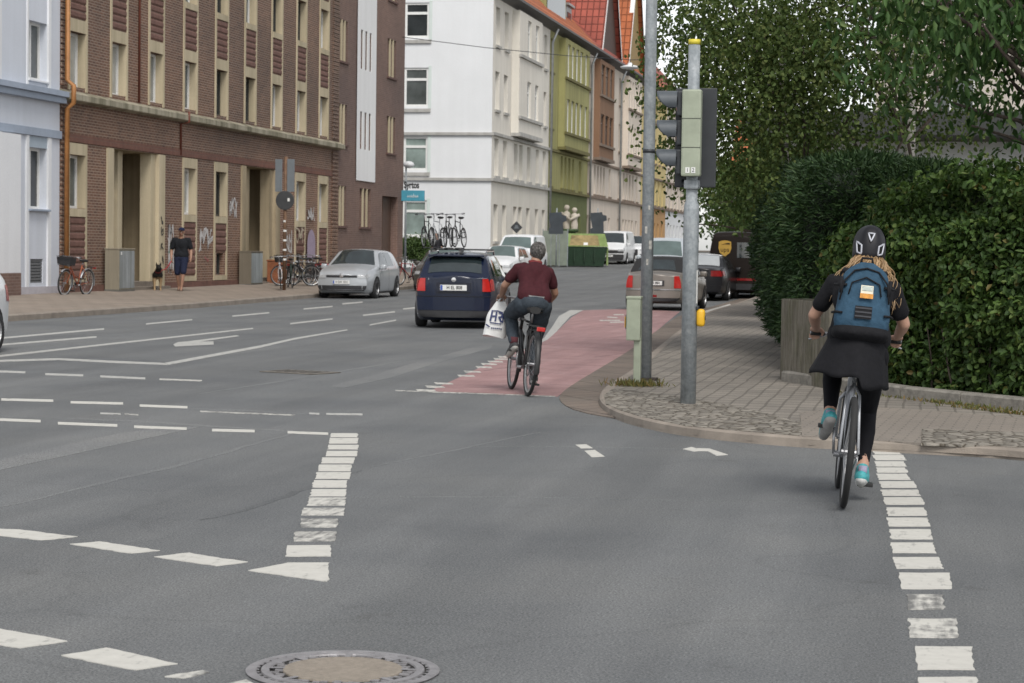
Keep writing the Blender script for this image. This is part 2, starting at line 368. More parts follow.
# helmet
M_HELM=mat('black_helmet_shell',(.010,.010,.013),.5,0,.2,10,0,60,.3,.0); M_HGREY=mat('silver_helmet_decal',(.42,.43,.47),.4,.2,.1,20)
hm=bpy.data.objects.new('helmet',None); COL.objects.link(hm); hm.parent=wo; hm.location=(hc[0],hc[1],hc[2]+.004); hm.scale=(.95,.95,.93)
rows=[]
for i in range(13):
    t=i/12; ph=math.pi/2*(1-t)*1.0; row=[]
    for k in range(33):
        a=2*math.pi*k/32; rr=math.cos(ph); zz=math.sin(ph)
        ridge=1+.05*math.cos(a*6)*(1-t)*t*3
        row.append(Vector((.112*rr*math.cos(a)*ridge,.142*rr*math.sin(a)*ridge+.01,.055+.118*zz-.115*(t**3)*(1 if math.sin(a)<0 else .40))))
    rows.append(row)
inn=[[Vector((p.x*.86,p.y*.86,p.z-.012)) for p in r] for r in rows[::-1]]
MB().grid(rows+inn).build('shell',M_HELM,hm,True)
def on_helm(a,t): # a: angle from straight back (to the right), t: 0 crown 1 rim
    ph=math.pi/2*(1-t); aa=-math.pi/2+a; rr=math.cos(ph); return Vector((.115*rr*math.cos(aa),.146*rr*math.sin(aa)+.01,.058+.121*math.sin(ph)-.115*(t**3)))
for tri in ([(-.24,.56),(.24,.56),(0,.74)],[(-1.0,.76),(-.55,.82),(-.50,.95),(-.80,.93)],[(1.0,.76),(.55,.82),(.50,.95),(.80,.93)]):
    ps=[on_helm(*p) for p in tri]; out=[]
    for a,b in zip(tri,tri[1:]+tri[:1]):
        for k in range(5): out.append(on_helm(a[0]+(b[0]-a[0])*k/5,a[1]+(b[1]-a[1])*k/5))
    MB().tube(out,.0065,6,closed=True).build('decal',M_HGREY,hm,True)
    MB().poly([p*1.005 for p in out]).build('vent',mat('helmet_vent',(.004,.004,.004),.9,0,0),hm)
# backpack (worn by her, a thing of its own)
M_BPB=fabric('blue_backpack_cloth',(.032,.072,.115),.5); M_BPK=fabric('black_backpack_cloth',(.014,.014,.016),.5)
bp=thing('backpack','blue backpack with black base and small orange white patch on the woman cyclist','backpack',W0,rot=(0,WLEAN,WRZ))
bo=bpy.data.objects.new('main_compartment',None)
tilt=Matrix.Rotation(R(-14),3,'X'); bc=Vector((0.0,-.225,1.25))
def bpv(x,y,z): return bc+tilt@Vector((x,y,z))
rows=[]
for i in range(17):
    t=i/16; z=-.205+.44*t; wz=.172*(1-.28*max(0,t-.25))*(1 if t<.78 else math.sqrt(max(.05,1-((t-.78)/.24)**2)))*(1 if t>.06 else .86); dz=.145*(1-.25*t)*(1 if t>.08 else .85)
    row=[]
    for k in range(29):
        a=2*math.pi*k/28; c_=math.cos(a); s_=math.sin(a); e=.62
        x=wz*math.copysign(abs(c_)**e,c_); y=dz*math.copysign(abs(s_)**e,s_)*(1.0 if s_<0 else .45)
        nn=.016*mnoise.noise(Vector((x*12,z*9,y*11)))+.009*mnoise.noise(Vector((x*30,z*22,y*26)))
        row.append(bpv(x*(1+nn*3),y*(1+nn*5)-.02,z))
    rows.append(row)
MB().grid(rows).poly(rows[0]).poly(rows[-1]).build('main_compartment',M_BPB,bp,True)
rows=[]
for i in range(7):
    t=i/6; z=-.265+.085*t; wz=.166*(math.sqrt(max(.12,1-(1-min(1,t/.6))**2))); row=[]
    for k in range(29):
        a=2*math.pi*k/28; c_=math.cos(a); s_=math.sin(a); x=(wz+.010)*math.copysign(abs(c_)**.62,c_); y=.150*math.copysign(abs(s_)**.62,s_)*(1 if s_<0 else .45)*(wz/.166); row.append(bpv(x,y-.02,z))
    rows.append(row)
MB().grid(rows).poly(rows[0]).build('base_panel',M_BPK,bp,True)
def bp_tube(nm,l,r,m): 
    return MB().tube([bpv(*p) for p in l],r,6).build(nm,m,bp,True)
bp_tube('zip',[(-.150,-.135,-.02),(-.135,-.140,.10),(-.075,-.138,.175),(0,-.136,.195),(.075,-.138,.175),(.135,-.140,.10),(.150,-.135,-.02)],.006,M_BPK)
bp_tube('zip',[(-.10,-.146,.02),(-.085,-.146,.095),(0,-.146,.135),(.085,-.146,.095),(.10,-.146,.02)],.005,M_BPK)
bp_tube('haul_loop',[(-.04,.0,.25),(-.03,-.01,.29),(.03,-.01,.29),(.04,.0,.25)],.009,M_BPK)
for sd in(1,-1):
    bp_tube('compression_strap',[(sd*.185,-.03,.10),(sd*.160,-.10,.085),(sd*.118,-.140,.08)],.010,M_BPK); bp_tube('compression_strap',[(sd*.185,-.03,-.08),(sd*.165,-.11,-.09),(sd*.13,-.150,-.10)],.008,M_BPK)
    bp_tube('strap_buckle',[(sd*.150,-.125,.13),(sd*.146,-.13,.03)],.013,M_BPK)
    MB().tube([Vector((sd*.10,-.10,1.44)),Vector((sd*.125,.02,1.445)),Vector((sd*.13,.12,1.36)),Vector((sd*.14,.10,1.20)),Vector((sd*.17,-.08,1.08))],[.022,.026,.026,.02,.012],6).build('shoulder_strap',M_BPK,bp,True)
def bp_plate(nm,x0,x1,z0,z1,y,m,par=None): return MB().grid([[bpv(x0+(x1-x0)*i/4,y+.02*((x0+(x1-x0)*i/4)/.2)**2,z0+(z1-z0)*k/2) for i in range(5)] for k in range(3)]).build(nm,m,par or bp)
pt=bp_plate('patch',-.028,.048,-.002,.078,-.1735,mat('patch_cream',(.66,.62,.50),.7,0,.1,40)); bp_plate('patch_orange_band',-.030,.050,-.004,.026,-.1765,mat('patch_orange',(.55,.24,.04),.7,0,.3,60),pt); bp_plate('patch_pale_band',-.02,.044,.045,.072,-.1765,mat('patch_grey_green',(.42,.46,.42),.7,0,.3,60),pt)
bp_plate('mesh_pocket',-.052,.052,-.135,-.055,-.178,M_BPK)
for k in range(3): bp_plate('webbing',-.05,.05,-.125+k*.026,-.115+k*.026,-.1815,mat('dark_webbing',(.04,.042,.048),.8,0,.1,40))
# ---------------- man
ma=thing('person','grey haired man cyclist in maroon polo shirt and dark jeans riding on the red lane','person',M0,rot=(0,MLEAN,MRZ))
cl=Clay(); hips=Vector((0,-.25,1.00)); sh=Vector((0,-.03,1.36)); hc=(.03,.05,1.535)
torso(cl,hips+Vector((0,0,.04)),sh,.12,.175,.80); cl.chain([sh+Vector((0,.0,.0)),Vector((.02,.02,1.46))],[.068,.058]); fr_,ff_,fu_=head(cl,hc,(.1,1,-.05),.98)
arms={}
for sd,E_,Wr in ((1,Vector((.275,.05,1.12)),Vector((.265,.24,1.03))),(-1,Vector((-.285,.06,1.14)),Vector((-.275,.24,1.03)))):
    S_=sh+Vector((sd*.165,0,-.02)); cl.chain([S_,S_.lerp(E_,.5),E_,E_.lerp(Wr,.35),Wr],[.054,.048,.041,.042,.030]); hand(cl,Wr,(0,1,-.2),(0,.2,1),-sd,1.0,1.08); arms[sd]=(S_,E_,Wr)
legs={1:(Vector((.10,-.22,.96)),Vector((.13,.13,.58)),Vector((.125,-.10,.215))),-1:(Vector((-.10,-.22,.97)),Vector((-.16,.22,.83)),Vector((-.135,-.08,.53)))}
for sd,(Hh,K,A_) in legs.items(): cl.chain([Hh,Hh.lerp(K,.5),K,K.lerp(A_,.35),A_],[.10,.082,.060,.058,.038]); cl.cap(A_,A_+Vector((0,.13,-.05)),.036,.03)
cl.bake('body',M_SKINT,ma,.010,4); face_parts(ma,hc,fr_,ff_,fu_)
cl=Clay(); torso(cl,hips+Vector((0,.01,.06)),sh,.150,.178,.96)
for sd,(S_,E_,Wr) in arms.items(): cl.chain([S_-Vector((sd*.05,0,0)),S_,S_.lerp(E_,.60)],[.064,.064,.060])
cl.cap(sh,sh+Vector((0,.01,.035)),.078,.070)
M_MAROON=fabric('maroon_polo_cloth',(.052,.013,.017)); po=cl.bake('polo_shirt',M_MAROON,ma,.012,3,fold(.013,.005,0,13))
MB().lathe([(.074,0),(.080,.012),(.072,.03),(.064,.032)],'z',(.008,-.012,1.415),20).build('collar',mat('red_collar',(.16,.018,.02),.8,0,.1,20),po,True)
cl=Clay()
for sd,(Hh,K,A_) in legs.items(): cl.chain([Hh,Hh.lerp(K,.5),K,K.lerp(A_,.4),A_+(K-A_)*.10],[.118,.100,.076,.072,.062])
cl.ell(hips-Vector((0,0,.005)),(.172,.150,.12)); cl.bake('jeans',fabric('dark_jeans',(.040,.050,.062),.5),ma,.012,3,fold(.014,.006,0,23))
MB().lathe([(.171,-.02),(.176,-.018),(.176,.018),(.171,.02)],'z',(0,0,0),28).build('belt',mat('grey_belt',(.20,.20,.195),.6,0,.1,20),ma,True,loc=(0,-.232,1.07),rot=(R(10),0,0)).scale=(.90,.80,1)
for sd,(Hh,K,A_) in legs.items():
    MB().tube([A_+Vector((0,0,.07)),A_+Vector((0,0,-.01))],.042,10).build('sock',mat('maroon_sock',(.08,.02,.025),.9,0,.1,30),ma,True)
    shoe(ma,A_,A_+Vector((sd*.02,.16,-.03 if sd>0 else -.085)),(0,-.15,-1) if sd>0 else (0,-.5,-.86),mat('dark_grey_shoe',(.035,.035,.037),.7,0,.2,30),mat('pale_sole',(.38,.37,.34),.8,0,.1,20))
# grey hair cap
cl=Clay(); C_=Vector(hc); cl.ell(C_+Vector((0,-.014,.024)),(.074,.086,.083)); cl.ell(C_+Vector((0,-.050,-.03)),(.062,.046,.058)); cl.bake('hair',mat('grey_hair',(.060,.055,.050),.75,0,.75,90,.8,160,.2,0,(1,1,.25)),ma,.007,0,lambda p:.006*mnoise.noise(p*70)+.006*mnoise.noise(Vector((p.x*120,p.y*120,p.z*40))))
def crop_hair(name,m,n,seed):
    rd=random.Random(seed); mb=MB()
    for k in range(n):
        a=rd.uniform(-2.0,2.0); e=rd.uniform(-.75,1.45); d=Vector((math.sin(a)*math.cos(e),-math.cos(a)*math.cos(e),math.sin(e))); p=C_+Vector((0,-.016,.026))+Vector((d.x*.075,d.y*.087,d.z*.085)); t=Vector((rd.uniform(-.4,.4),-.35,-1)); t=(t-d*t.dot(d)).normalized()
        mb.tube([p,p+t*.016+d*.007,p+t*.034+d*.005],[.0042,.0036,.0008],4,False)
    return mb.build(name,m,ma,True)
crop_hair('hair_strands',mat('grey_hair_strand',(.17,.16,.15),.6,0,.3,60),330,3); crop_hair('hair_strands',mat('dark_hair_strand',(.045,.04,.036),.6,0,.3,60),480,4)
# plastic bag hanging from his left hand
Wl=arms[-1][2]; bg_=thing('carrier_bag','white plastic carrier bag with dark blue print hanging from the man cyclist\'s left hand','bag',M0,rot=(0,MLEAN,MRZ)); hp_=Wl+Vector((.035,.085,-.05))
M_BAG=mat('white_bag_plastic',(.66,.66,.65),.4,0,.06,12,.5,16,.5)
rows=[]
for i in range(13):
    t=i/12; z=-.02-.39*t; w_=.050+.072*min(1,t*2.6)+.008*t; dpt=.018+.055*math.sin(min(1,t*1.05)*math.pi*.62); row=[]
    for k in range(25):
        a=2*math.pi*k/24; c_=math.cos(a); s_=math.sin(a); nn=.012*mnoise.noise(Vector((c_*2,s_*2,t*5)))+.006*mnoise.noise(Vector((c_*6,s_*6,t*9)))
        row.append(hp_+Vector((w_*math.copysign(abs(c_)**.75,c_)*(1+nn*3)-.02-.03*t,dpt*s_*(1+nn*4),z+.012*math.sin(a*2)*(t>.9))))
    rows.append(row)
MB().grid(rows).poly(rows[-1]).build('sack',M_BAG,bg_,True)
MB().tube([hp_+Vector((-.055,-.01,-.03)),hp_+Vector((-.03,-.006,.012)),hp_+Vector((.0,0,.03)),hp_+Vector((.02,.004,.01)),hp_+Vector((.03,.006,-.03))],.010,6).build('handle',M_BAG,bg_,True)
M_BAGINK=mat('dark_blue_print',(.015,.025,.10),.5,0,.05,20)
def bagp(x,z): 
    x-=.024; t=(-z-.02)/.40; return hp_+Vector((x-.02-.03*t,-(.020+.062*math.sin(min(1,max(0,t)*1.05)*math.pi*.62))*max(.2,(1-min(1,abs(x)/.16)**2.2))**.5-.006,z))
def bag_bar(mb,pts_,w_):
    rows=[]; ps=[]
    for a,b in zip(pts_,pts_[1:]):
        for k in range(4): ps.append((a[0]+(b[0]-a[0])*k/4,a[1]+(b[1]-a[1])*k/4))
    ps.append(pts_[-1])
    for i,p in enumerate(ps):
        q=ps[min(i+1,len(ps)-1)]; o=ps[max(i-1,0)]; dx,dz=q[0]-o[0],q[1]-o[1]; l=math.hypot(dx,dz) or 1; rows.append([bagp(p[0]-dz/l*w_,p[1]+dx/l*w_),bagp(p[0]+dz/l*w_,p[1]-dx/l*w_)])
    mb.grid(rows)
mb=MB(); bag_bar(mb,[(-.060,-.135),(-.066,-.245)],.010); bag_bar(mb,[(-.012,-.135),(-.012,-.24)],.010); bag_bar(mb,[(-.062,-.19),(-.012,-.185)],.009); bag_bar(mb,[(-.07,-.130),(.0,-.125),(.06,-.14)],.006)
bag_bar(mb,[(.012,-.14),(.052,-.15),(.055,-.185),(.015,-.195)],.010); bag_bar(mb,[(.025,-.195),(.058,-.245)],.010); bag_bar(mb,[(.068,-.15),(.070,-.25)],.007)
mb.build('printed_emblem',M_BAGINK,bg_,fix=False)
mb=MB(); bag_bar(mb,[(-.066,-.262),(.06,-.265)],.006); bag_bar(mb,[(-.105,-.285),(-.06,-.31)],.007)
for k in range(6): bag_bar(mb,[(-.045+.021*k,-.318),(-.030+.021*k,-.318)],.008)
mb.build('printed_line',M_BAGINK,bg_,fix=False)
# ---------------- pedestrian and dog
pp=gnd(181,291.3,.215); FW=Vector((.25,-1,0)).normalized()
pe=thing('person','man in dark cap, black T-shirt and navy shorts walking a dog past the brick block','person',pp,math.atan2(FW.x,-FW.y)+math.pi)
S=1.04
def sc(v): return Vector(v)*S
cl=Clay(); hips=sc((0,0,.95)); sh=sc((0,.0,1.44)); hc=sc((-.01,.035,1.655)); torso(cl,hips,sh,.155,.205,1.0); cl.chain([sh,sc((0,.015,1.56))],[.068,.062]); fr_,ff_,fu_=head(cl,hc,(.25,1,-.05),1.06)
arms={1:(sh+sc((.205,0,-.01)),sc((.275,-.02,1.13)),sc((.255,.12,.90))),-1:(sh+sc((-.205,0,-.01)),sc((-.27,-.03,1.14)),sc((-.28,.10,.92)))}
for sd,(S_,E_,Wr) in arms.items(): cl.chain([S_,E_,E_.lerp(Wr,.35),Wr],[.058,.044,.044,.030]); hand(cl,Wr,Wr-E_,(sd*.9,.1,.3),1,.7,1.05)
legs={1:(sc((.09,0,.92)),sc((.10,.02,.50)),sc((.07,-.12,.10))),-1:(sc((-.09,0,.92)),sc((-.075,.16,.52)),sc((-.03,.17,.09)))}
for sd,(Hh,K,A_) in legs.items(): cl.chain([Hh,Hh.lerp(K,.5),K,K.lerp(A_,.35),A_],[.10,.084,.058,.057,.036]); cl.cap(A_,A_+Vector((0,.12,-.05)),.036,.03)
cl.bake('body',M_SKINT,pe,.013,3); face_parts(pe,hc,fr_,ff_,fu_,1.05)
cl=Clay(); torso(cl,hips+sc((0,0,.06)),sh,.17,.22,1.1)
for sd,(S_,E_,Wr) in arms.items(): cl.chain([S_-Vector((sd*.06,0,0)),S_,S_.lerp(E_,.7)],[.076,.078,.074])
cl.bake('t_shirt',fabric('black_t_shirt',(.012,.013,.016)),pe,.014,3,fold(.006,.002,0,33))
cl=Clay(); cl.ell(hips-Vector((0,0,.02)),(.18,.14,.13))
for sd,(Hh,K,A_) in legs.items(): cl.chain([Hh,Hh.lerp(K,.95)],[.125,.092])
cl.bake('shorts',fabric('navy_shorts',(.014,.018,.040)),pe,.014,3,fold(.006,.002,0,35))
for sd,(Hh,K,A_) in legs.items(): shoe(pe,A_,A_+Vector((0,.15,-.02)),(0,0,-1),mat('brown_sandal',(.16,.10,.07),.7,0,.2,20),M_SOLEG)
cl=Clay(); cl.ell(Vector(hc)+Vector((0,-.012,.065)),(.092,.108,.075)); cl.bake('cap',fabric('navy_cap',(.016,.020,.05)),pe,.011,2)
MB().prism([(-.08,.06),(-.07,.15),(0,.185),(.07,.15),(.08,.06)],'z',.045,.055).build('cap_peak',MATS['navy_cap'],pe,loc=hc)
dg=gnd(157.5,291,.215); do=thing('dog','black and tan dog on a red leash trotting beside the man in the dark cap','dog',dg,R(180+22))
cl=Clay(); cl.chain([(0,-.28,.50),(0,-.05,.47),(0,.20,.49)],[.105,.115,.135]); cl.chain([(0,.26,.54),(-.02,.36,.66)],[.095,.078]); cl.ell((-.02,.42,.70),(.075,.095,.075)); cl.chain([(-.02,.48,.685),(-.02,.57,.665)],[.045,.032])
for sd in(1,-1):
    cl.chain([(-.02+sd*.055,.40,.75),(-.02+sd*.062,.405,.84)],[.030,.010]); 
    fy_=.03*sd; cl.chain([(sd*.075,.20,.45),(sd*.085,.19+fy_,.27),(sd*.085,.21+fy_*2,.05),(sd*.085,.26+fy_*2,.025)],[.058,.036,.026,.030])
    cl.chain([(sd*.075,-.27,.46),(sd*.09,-.20-fy_,.30),(sd*.09,-.36-fy_,.20),(sd*.09,-.33-fy_*2,.04),(sd*.09,-.28-fy_*2,.025)],[.085,.055,.033,.026,.03])
cl.chain([(0,-.37,.52),(0,-.48,.46),(0,-.53,.34)],[.045,.04,.025])
def dogmat():
    m,nt,b,tc=nodes_mat('black_tan_fur',.8,.2); s=nt.nodes.new('ShaderNodeSeparateXYZ'); nt.links.new(tc.outputs['Object'],s.inputs[0])
    n=nt.nodes.new('ShaderNodeMath'); n.operation='MULTIPLY_ADD'; n.inputs[1].default_value=.14; nt.links.new(nz(nt,tc.outputs['Object'],9,3),n.inputs[0]); nt.links.new(s.outputs[2],n.inputs[2])
    nt.links.new(ramp(nt,n.outputs[0],[(.42,(.30,.21,.12)),(.47,(.018,.016,.014))]),b.inputs['Base Color']); return m
cl.bake('body',dogmat(),do,.013,4,lambda p:.006*mnoise.noise(p*30))
M_LEASH=mat('red_leash',(.30,.02,.03),.7,0,.1,20)
MB().lathe([(.095,-.012),(.1,0),(.095,.012)],'z',(0,0,0),16).build('collar',M_LEASH,do,True,loc=(-.01,.31,.60),rot=(R(-50),0,0))
ls=thing('leash','red leash running from the walking man\'s hand to the dog collar','leash',pp)
from mathutils import Euler
pm=Matrix.Translation(pp)@Matrix.Rotation(math.atan2(FW.x,-FW.y)+math.pi,4,'Z'); dm=Matrix.Translation(dg)@Matrix.Rotation(R(202),4,'Z')
a_=pm@Vector((arms[1][2]+Vector((0,.06,-.06)))); 
a2=pm@Vector((arms[-1][2]+Vector((0,.06,-.06))))
b_=dm@Vector((0,.30,.70)); a_=a_ if (a_-b_).length<(a2-b_).length else a2
mid=(a_+b_)/2-Vector((0,0,.16)); ps=[a_,a_.lerp(mid,.5)-Vector((0,0,.04)),mid,b_.lerp(mid,.5)-Vector((0,0,.06)),b_]
MB().tube([p-pp for p in ps],.016,6).build('strap',M_LEASH,ls,True)
# distant passer-by beyond the parked cars
def bystander(label,loc,rz,shirt,trous,hairm,h=1.75):
    p=thing('person',label,'person',loc,rz); k=h/1.75; cl=Clay(); hips=Vector((0,0,.95))*k; sh=Vector((0,0,1.43))*k; hc=Vector((0,.03,1.62))*k
    torso(cl,hips,sh,.155,.19,1.0); cl.chain([sh,Vector((0,.01,1.55))*k],[.066,.06]); r_,f_,u_=head(cl,hc,(0,1,0),1.0)
    for sd in(1,-1):
        S_=sh+Vector((sd*.2,0,0)); E_=Vector((sd*.25,-.02,1.12))*k; Wr=Vector((sd*.25,.08,.88))*k; cl.chain([S_,E_,Wr],[.056,.044,.03]); hand(cl,Wr,Wr-E_,(sd,0,.2),1,.7); Hh=Vector((sd*.09,0,.92))*k; K=Vector((sd*.10,.03*sd,.5))*k; A_=Vector((sd*.10,-.06*sd,.09))*k; cl.chain([Hh,K,A_],[.10,.06,.038]); cl.cap(A_,A_+Vector((0,.13,-.05)),.036,.03)
    cl.bake('body',M_SKIN,p,.016,3); face_parts(p,hc,r_,f_,u_)
    cl=Clay(); torso(cl,hips+Vector((0,0,.05)),sh,.165,.205,1.08)
    for sd in (1,-1): S_=sh+Vector((sd*.2,0,0)); cl.cap(S_,S_.lerp(Vector((sd*.25,-.02,1.12))*k,.7),.074,.07)
    cl.bake('shirt',shirt,p,.016,2)
    cl=Clay(); cl.ell(hips,(.175,.14,.12))
    for sd in (1,-1): cl.chain([Vector((sd*.09,0,.92))*k,Vector((sd*.10,.03*sd,.5))*k,Vector((sd*.10,-.06*sd,.13))*k],[.11,.075,.06])
    cl.bake('trousers',trous,p,.016,2); cl=Clay(); cl.ell(hc+Vector((0,-.015,.035)),(.086,.098,.088)); cl.bake('hair',hairm,p,.014,1); return p
bystander('passer-by whose brown haired head shows above the blue estate car roof',Vector((-21.65,90,road_z(90)+.12)),R(160),fabric('dark_jacket',(.03,.03,.035)),fabric('grey_trousers',(.06,.06,.065)),mat('brown_hair',(.10,.05,.03),.6,0,.2,30),1.82)
# ================================================================== GROUND
M_ROAD=asphalt_mat('asphalt',(.138,.142,.143))
M_PATCH=asphalt_mat('asphalt_repair',(.168,.171,.171),1.0,.03)
M_DARKSEAM=asphalt_mat('asphalt_dark',(.122,.125,.126),2.0,.03)
def xgrid(xs,ys,zf):
    mb=MB(); mb.grid([[(x,y,zf(x,y)) for x in xs] for y in ys]); return mb
ys=[-30,0,10,20,30,40,50]+[55+2.5*i for i in range(11)]+[90,100,110,130,150,175,200,260,400,800]
struct(xgrid([-160,-60,-25,-10,0,10,60,160],ys,lambda x,y:road_z(y)).build('road_surface',M_ROAD))
# left pavement slabs
def paver_mat(name,c1,c2,mortar,bw,rh,off=.5,rot=0,ms=.012,big=.12,warp=0.0,cross=0):
    m,nt,b,tc=nodes_mat(name,.85,.3); o=tc.outputs['Object']; v=mapping(nt,o,(1,1,1),(0,0,rot))
    if warp:
        nn=nt.nodes.new('ShaderNodeTexNoise'); nn.inputs['Scale'].default_value=1.2; nn.inputs['Detail'].default_value=2; nt.links.new(v,nn.inputs['Vector'])
        sc=nt.nodes.new('ShaderNodeVectorMath'); sc.operation='SCALE'; sc.inputs['Scale'].default_value=warp; nt.links.new(nn.outputs['Color'],sc.inputs[0])
        ad=nt.nodes.new('ShaderNodeVectorMath'); ad.operation='ADD'; nt.links.new(v,ad.inputs[0]); nt.links.new(sc.outputs[0],ad.inputs[1]); v=ad.outputs[0]
    br=nt.nodes.new('ShaderNodeTexBrick'); br.offset=off; br.inputs['Scale'].default_value=1; br.inputs['Brick Width'].default_value=bw; br.inputs['Row Height'].default_value=rh
    br.inputs['Mortar Size'].default_value=ms; br.inputs['Mortar Smooth'].default_value=.3; br.inputs['Bias'].default_value=0
    br.inputs['Color1'].default_value=c1+(1,); br.inputs['Color2'].default_value=c2+(1,); br.inputs['Mortar'].default_value=mortar+(1,)
    nt.links.new(v,br.inputs['Vector'])
    bigc=ramp(nt,nz(nt,o,.8,6,.65),[(.3,(1-big,)*3),(.7,(1+big,1+big*.95,1+big*.85))])
    fine=ramp(nt,nz(nt,o,55,3,.7),[(.3,(.82,.82,.82)),(.7,(1.14,1.14,1.14))])
    c=mul(nt,mul(nt,br.outputs['Color'],bigc),fine)
    if cross:
        sx=nt.nodes.new('ShaderNodeSeparateXYZ'); nt.links.new(v,sx.inputs[0]); mo=nt.nodes.new('ShaderNodeMath'); mo.operation='FRACT'; dv_=nt.nodes.new('ShaderNodeMath'); dv_.operation='DIVIDE'; dv_.inputs[1].default_value=cross; nt.links.new(sx.outputs[1],dv_.inputs[0]); nt.links.new(dv_.outputs[0],mo.inputs[0]); c=mul(nt,c,ramp(nt,mo.outputs[0],[(0,(.72,.72,.72)),(.10,(.75,.75,.75)),(.20,(1,1,1))]))
    nt.links.new(c,b.inputs['Base Color'])
    inv=nt.nodes.new('ShaderNodeMath'); inv.operation='SUBTRACT'; inv.inputs[0].default_value=1; nt.links.new(br.outputs['Fac'],inv.inputs[1])
    bump(nt,b,inv.outputs[0],.6,.008); return m
M_LPAVE=paver_mat('left_paving',(.27,.225,.185),(.24,.20,.165),(.17,.14,.115),.5,.5,.5,0,.02)
M_RPAVE=paver_mat('right_paving',(.245,.222,.194),(.205,.187,.165),(.15,.136,.118),.165,.33,.0,0,.013,.20,.05,.33)
M_CROSS=paver_mat('crossing_paving',(.24,.21,.18),(.22,.195,.17),(.16,.145,.125),.2,.1,.5,R(4),.008,.12)
M_KERBSTONE=mat('kerb_stone',(.25,.215,.18),.85,0,.22,3,.4,80)
M_GUTTER=paver_mat('gutter_slabs',(.185,.15,.125),(.155,.13,.11),(.085,.07,.06),.33,.5,.5,R(60),.012,.15)
M_GRANITE=mat('granite_edge',(.21,.195,.17),.85,0,.35,9,.5,60)
def cobble_mat(name,c):
    m,nt,b,tc=nodes_mat(name,.8,.35); o=tc.outputs['Object']
    vo=nt.nodes.new('ShaderNodeTexVoronoi'); vo.inputs['Scale'].default_value=9.5; vo.inputs['Randomness'].default_value=.75; nt.links.new(o,vo.inputs['Vector'])
    ve=nt.nodes.new('ShaderNodeTexVoronoi'); ve.feature='DISTANCE_TO_EDGE'; ve.inputs['Scale'].default_value=9.5; ve.inputs['Randomness'].default_value=.75; nt.links.new(o,ve.inputs['Vector'])
    s=nt.nodes.new('ShaderNodeSeparateXYZ'); nt.links.new(vo.outputs['Color'],s.inputs[0])
    col=ramp(nt,s.outputs[0],[(0,tuple(k*.7 for k in c)),(.5,c),(1,tuple(k*1.35 for k in c))])
    ed=ramp(nt,ve.outputs['Distance'],[(.02,(.35,.32,.28)),(.11,(1,1,1))])
    nt.links.new(mul(nt,col,ed),b.inputs['Base Color']); 
    hh=nt.nodes.new('ShaderNodeMath'); hh.operation='MINIMUM'; hh.inputs[1].default_value=.25; nt.links.new(ve.outputs['Distance'],hh.inputs[0])
    bump(nt,b,hh.outputs[0],1.0,.06); return m
M_COBBLE=cobble_mat('granite_setts',(.235,.215,.185))
XF=-22.4; KX=-17.75
def lkerb(y): return KX-(.5 if y>60 else .5*max(0,(y-48)/12))
lys=[12,20,28,36,44,48,52,56,60,64,70,76,82,86.2]
mb=MB(); mb.grid([[(x,y,road_z(y)+z) for x,z in ((lkerb(y)-.16,.125),((lkerb(y)+XF)/2,.19),(XF,.26),(XF-1.5,.27))] for y in lys])
struct(mb.build('left_pavement',M_LPAVE))
def kerb_strip(name,pts,w,h,m,side=1,chunk=1.0):
    """kerb stones along a ground polyline; w to the left of travel if side=1"""
    pts=[Vector(p) for p in pts]; mb=MB(); rows=[]
    for i,p in enumerate(pts):
        t=(pts[min(i+1,len(pts)-1)]-pts[max(i-1,0)]); t.z=0; t.normalize(); n=Vector((-t.y,t.x,0))*side
        rows.append([p+Vector((0,0,-.06)),p+n*.004+Vector((0,0,h-.02)),p+n*.022+Vector((0,0,h)),p+n*w+Vector((0,0,h)),p+n*(w+.001)+Vector((0,0,-.06))])
    mb.grid(rows); return struct(mb.build(name,m))
kerb_strip('left_kerb',[(lkerb(y),y,road_z(y)) for y in [12,20,28,36,44,48,50,52,54,56,58,60]+[60.5+1.5*i for i in range(18)]],.16,.127,M_KERBSTONE,1)
# far left pavement beyond the side street
fy=[105.0,106,112,120,130,145,160,175,200,260,330]
mb=MB(); mb.grid([[(x,y,road_z(y)+z) for x,z in ((-20.4,-.05),(-20.38,.12),(-22.4,.16),(-26,.16))] for y in fy]); struct(mb.build('far_left_pavement',M_LPAVE))
# ---- right pavement
def pts(l,dz=0.0): return [gnd(u,v,dz) for u,v in l]
HP=.08
inner=[(1150,466),(1024,449),(899,443),(780,436.5),(686,427.5),(640,418.5),(617,411.5),(604,405),(598,398),(600,390),(608,383),(633.6,367.8),(654,348.8),(680.5,328),(700,312.5)]
inner_w=pts(inner,HP)
far_in=[Vector((-5.38,51,HP)),Vector((-5.42,58,HP)),Vector((-5.5,70,HP+road_z(70))),Vector((-5.5,85,HP+road_z(85))),Vector((-5.5,110,HP+road_z(110))),Vector((-5.5,175,HP+road_z(175)))]
inner_w=[p for p in inner_w if p.y<50]+far_in
outer=[(1150,474),(1024,456),(899,449.5),(780,440.5),(686,430),(628,421),(590,414.5),(575,411),(562,404.5),(557.7,396.6),(571,386),(601,368),(630,351),(654.5,332.5),(679,313)]
outer_w=[p for p in pts(outer,0.0) if p.y<50]+[Vector((-6.0,51,0)),Vector((-6.0,58,0)),Vector((-6.0,70,road_z(70))),Vector((-6.0,85,road_z(85)))]
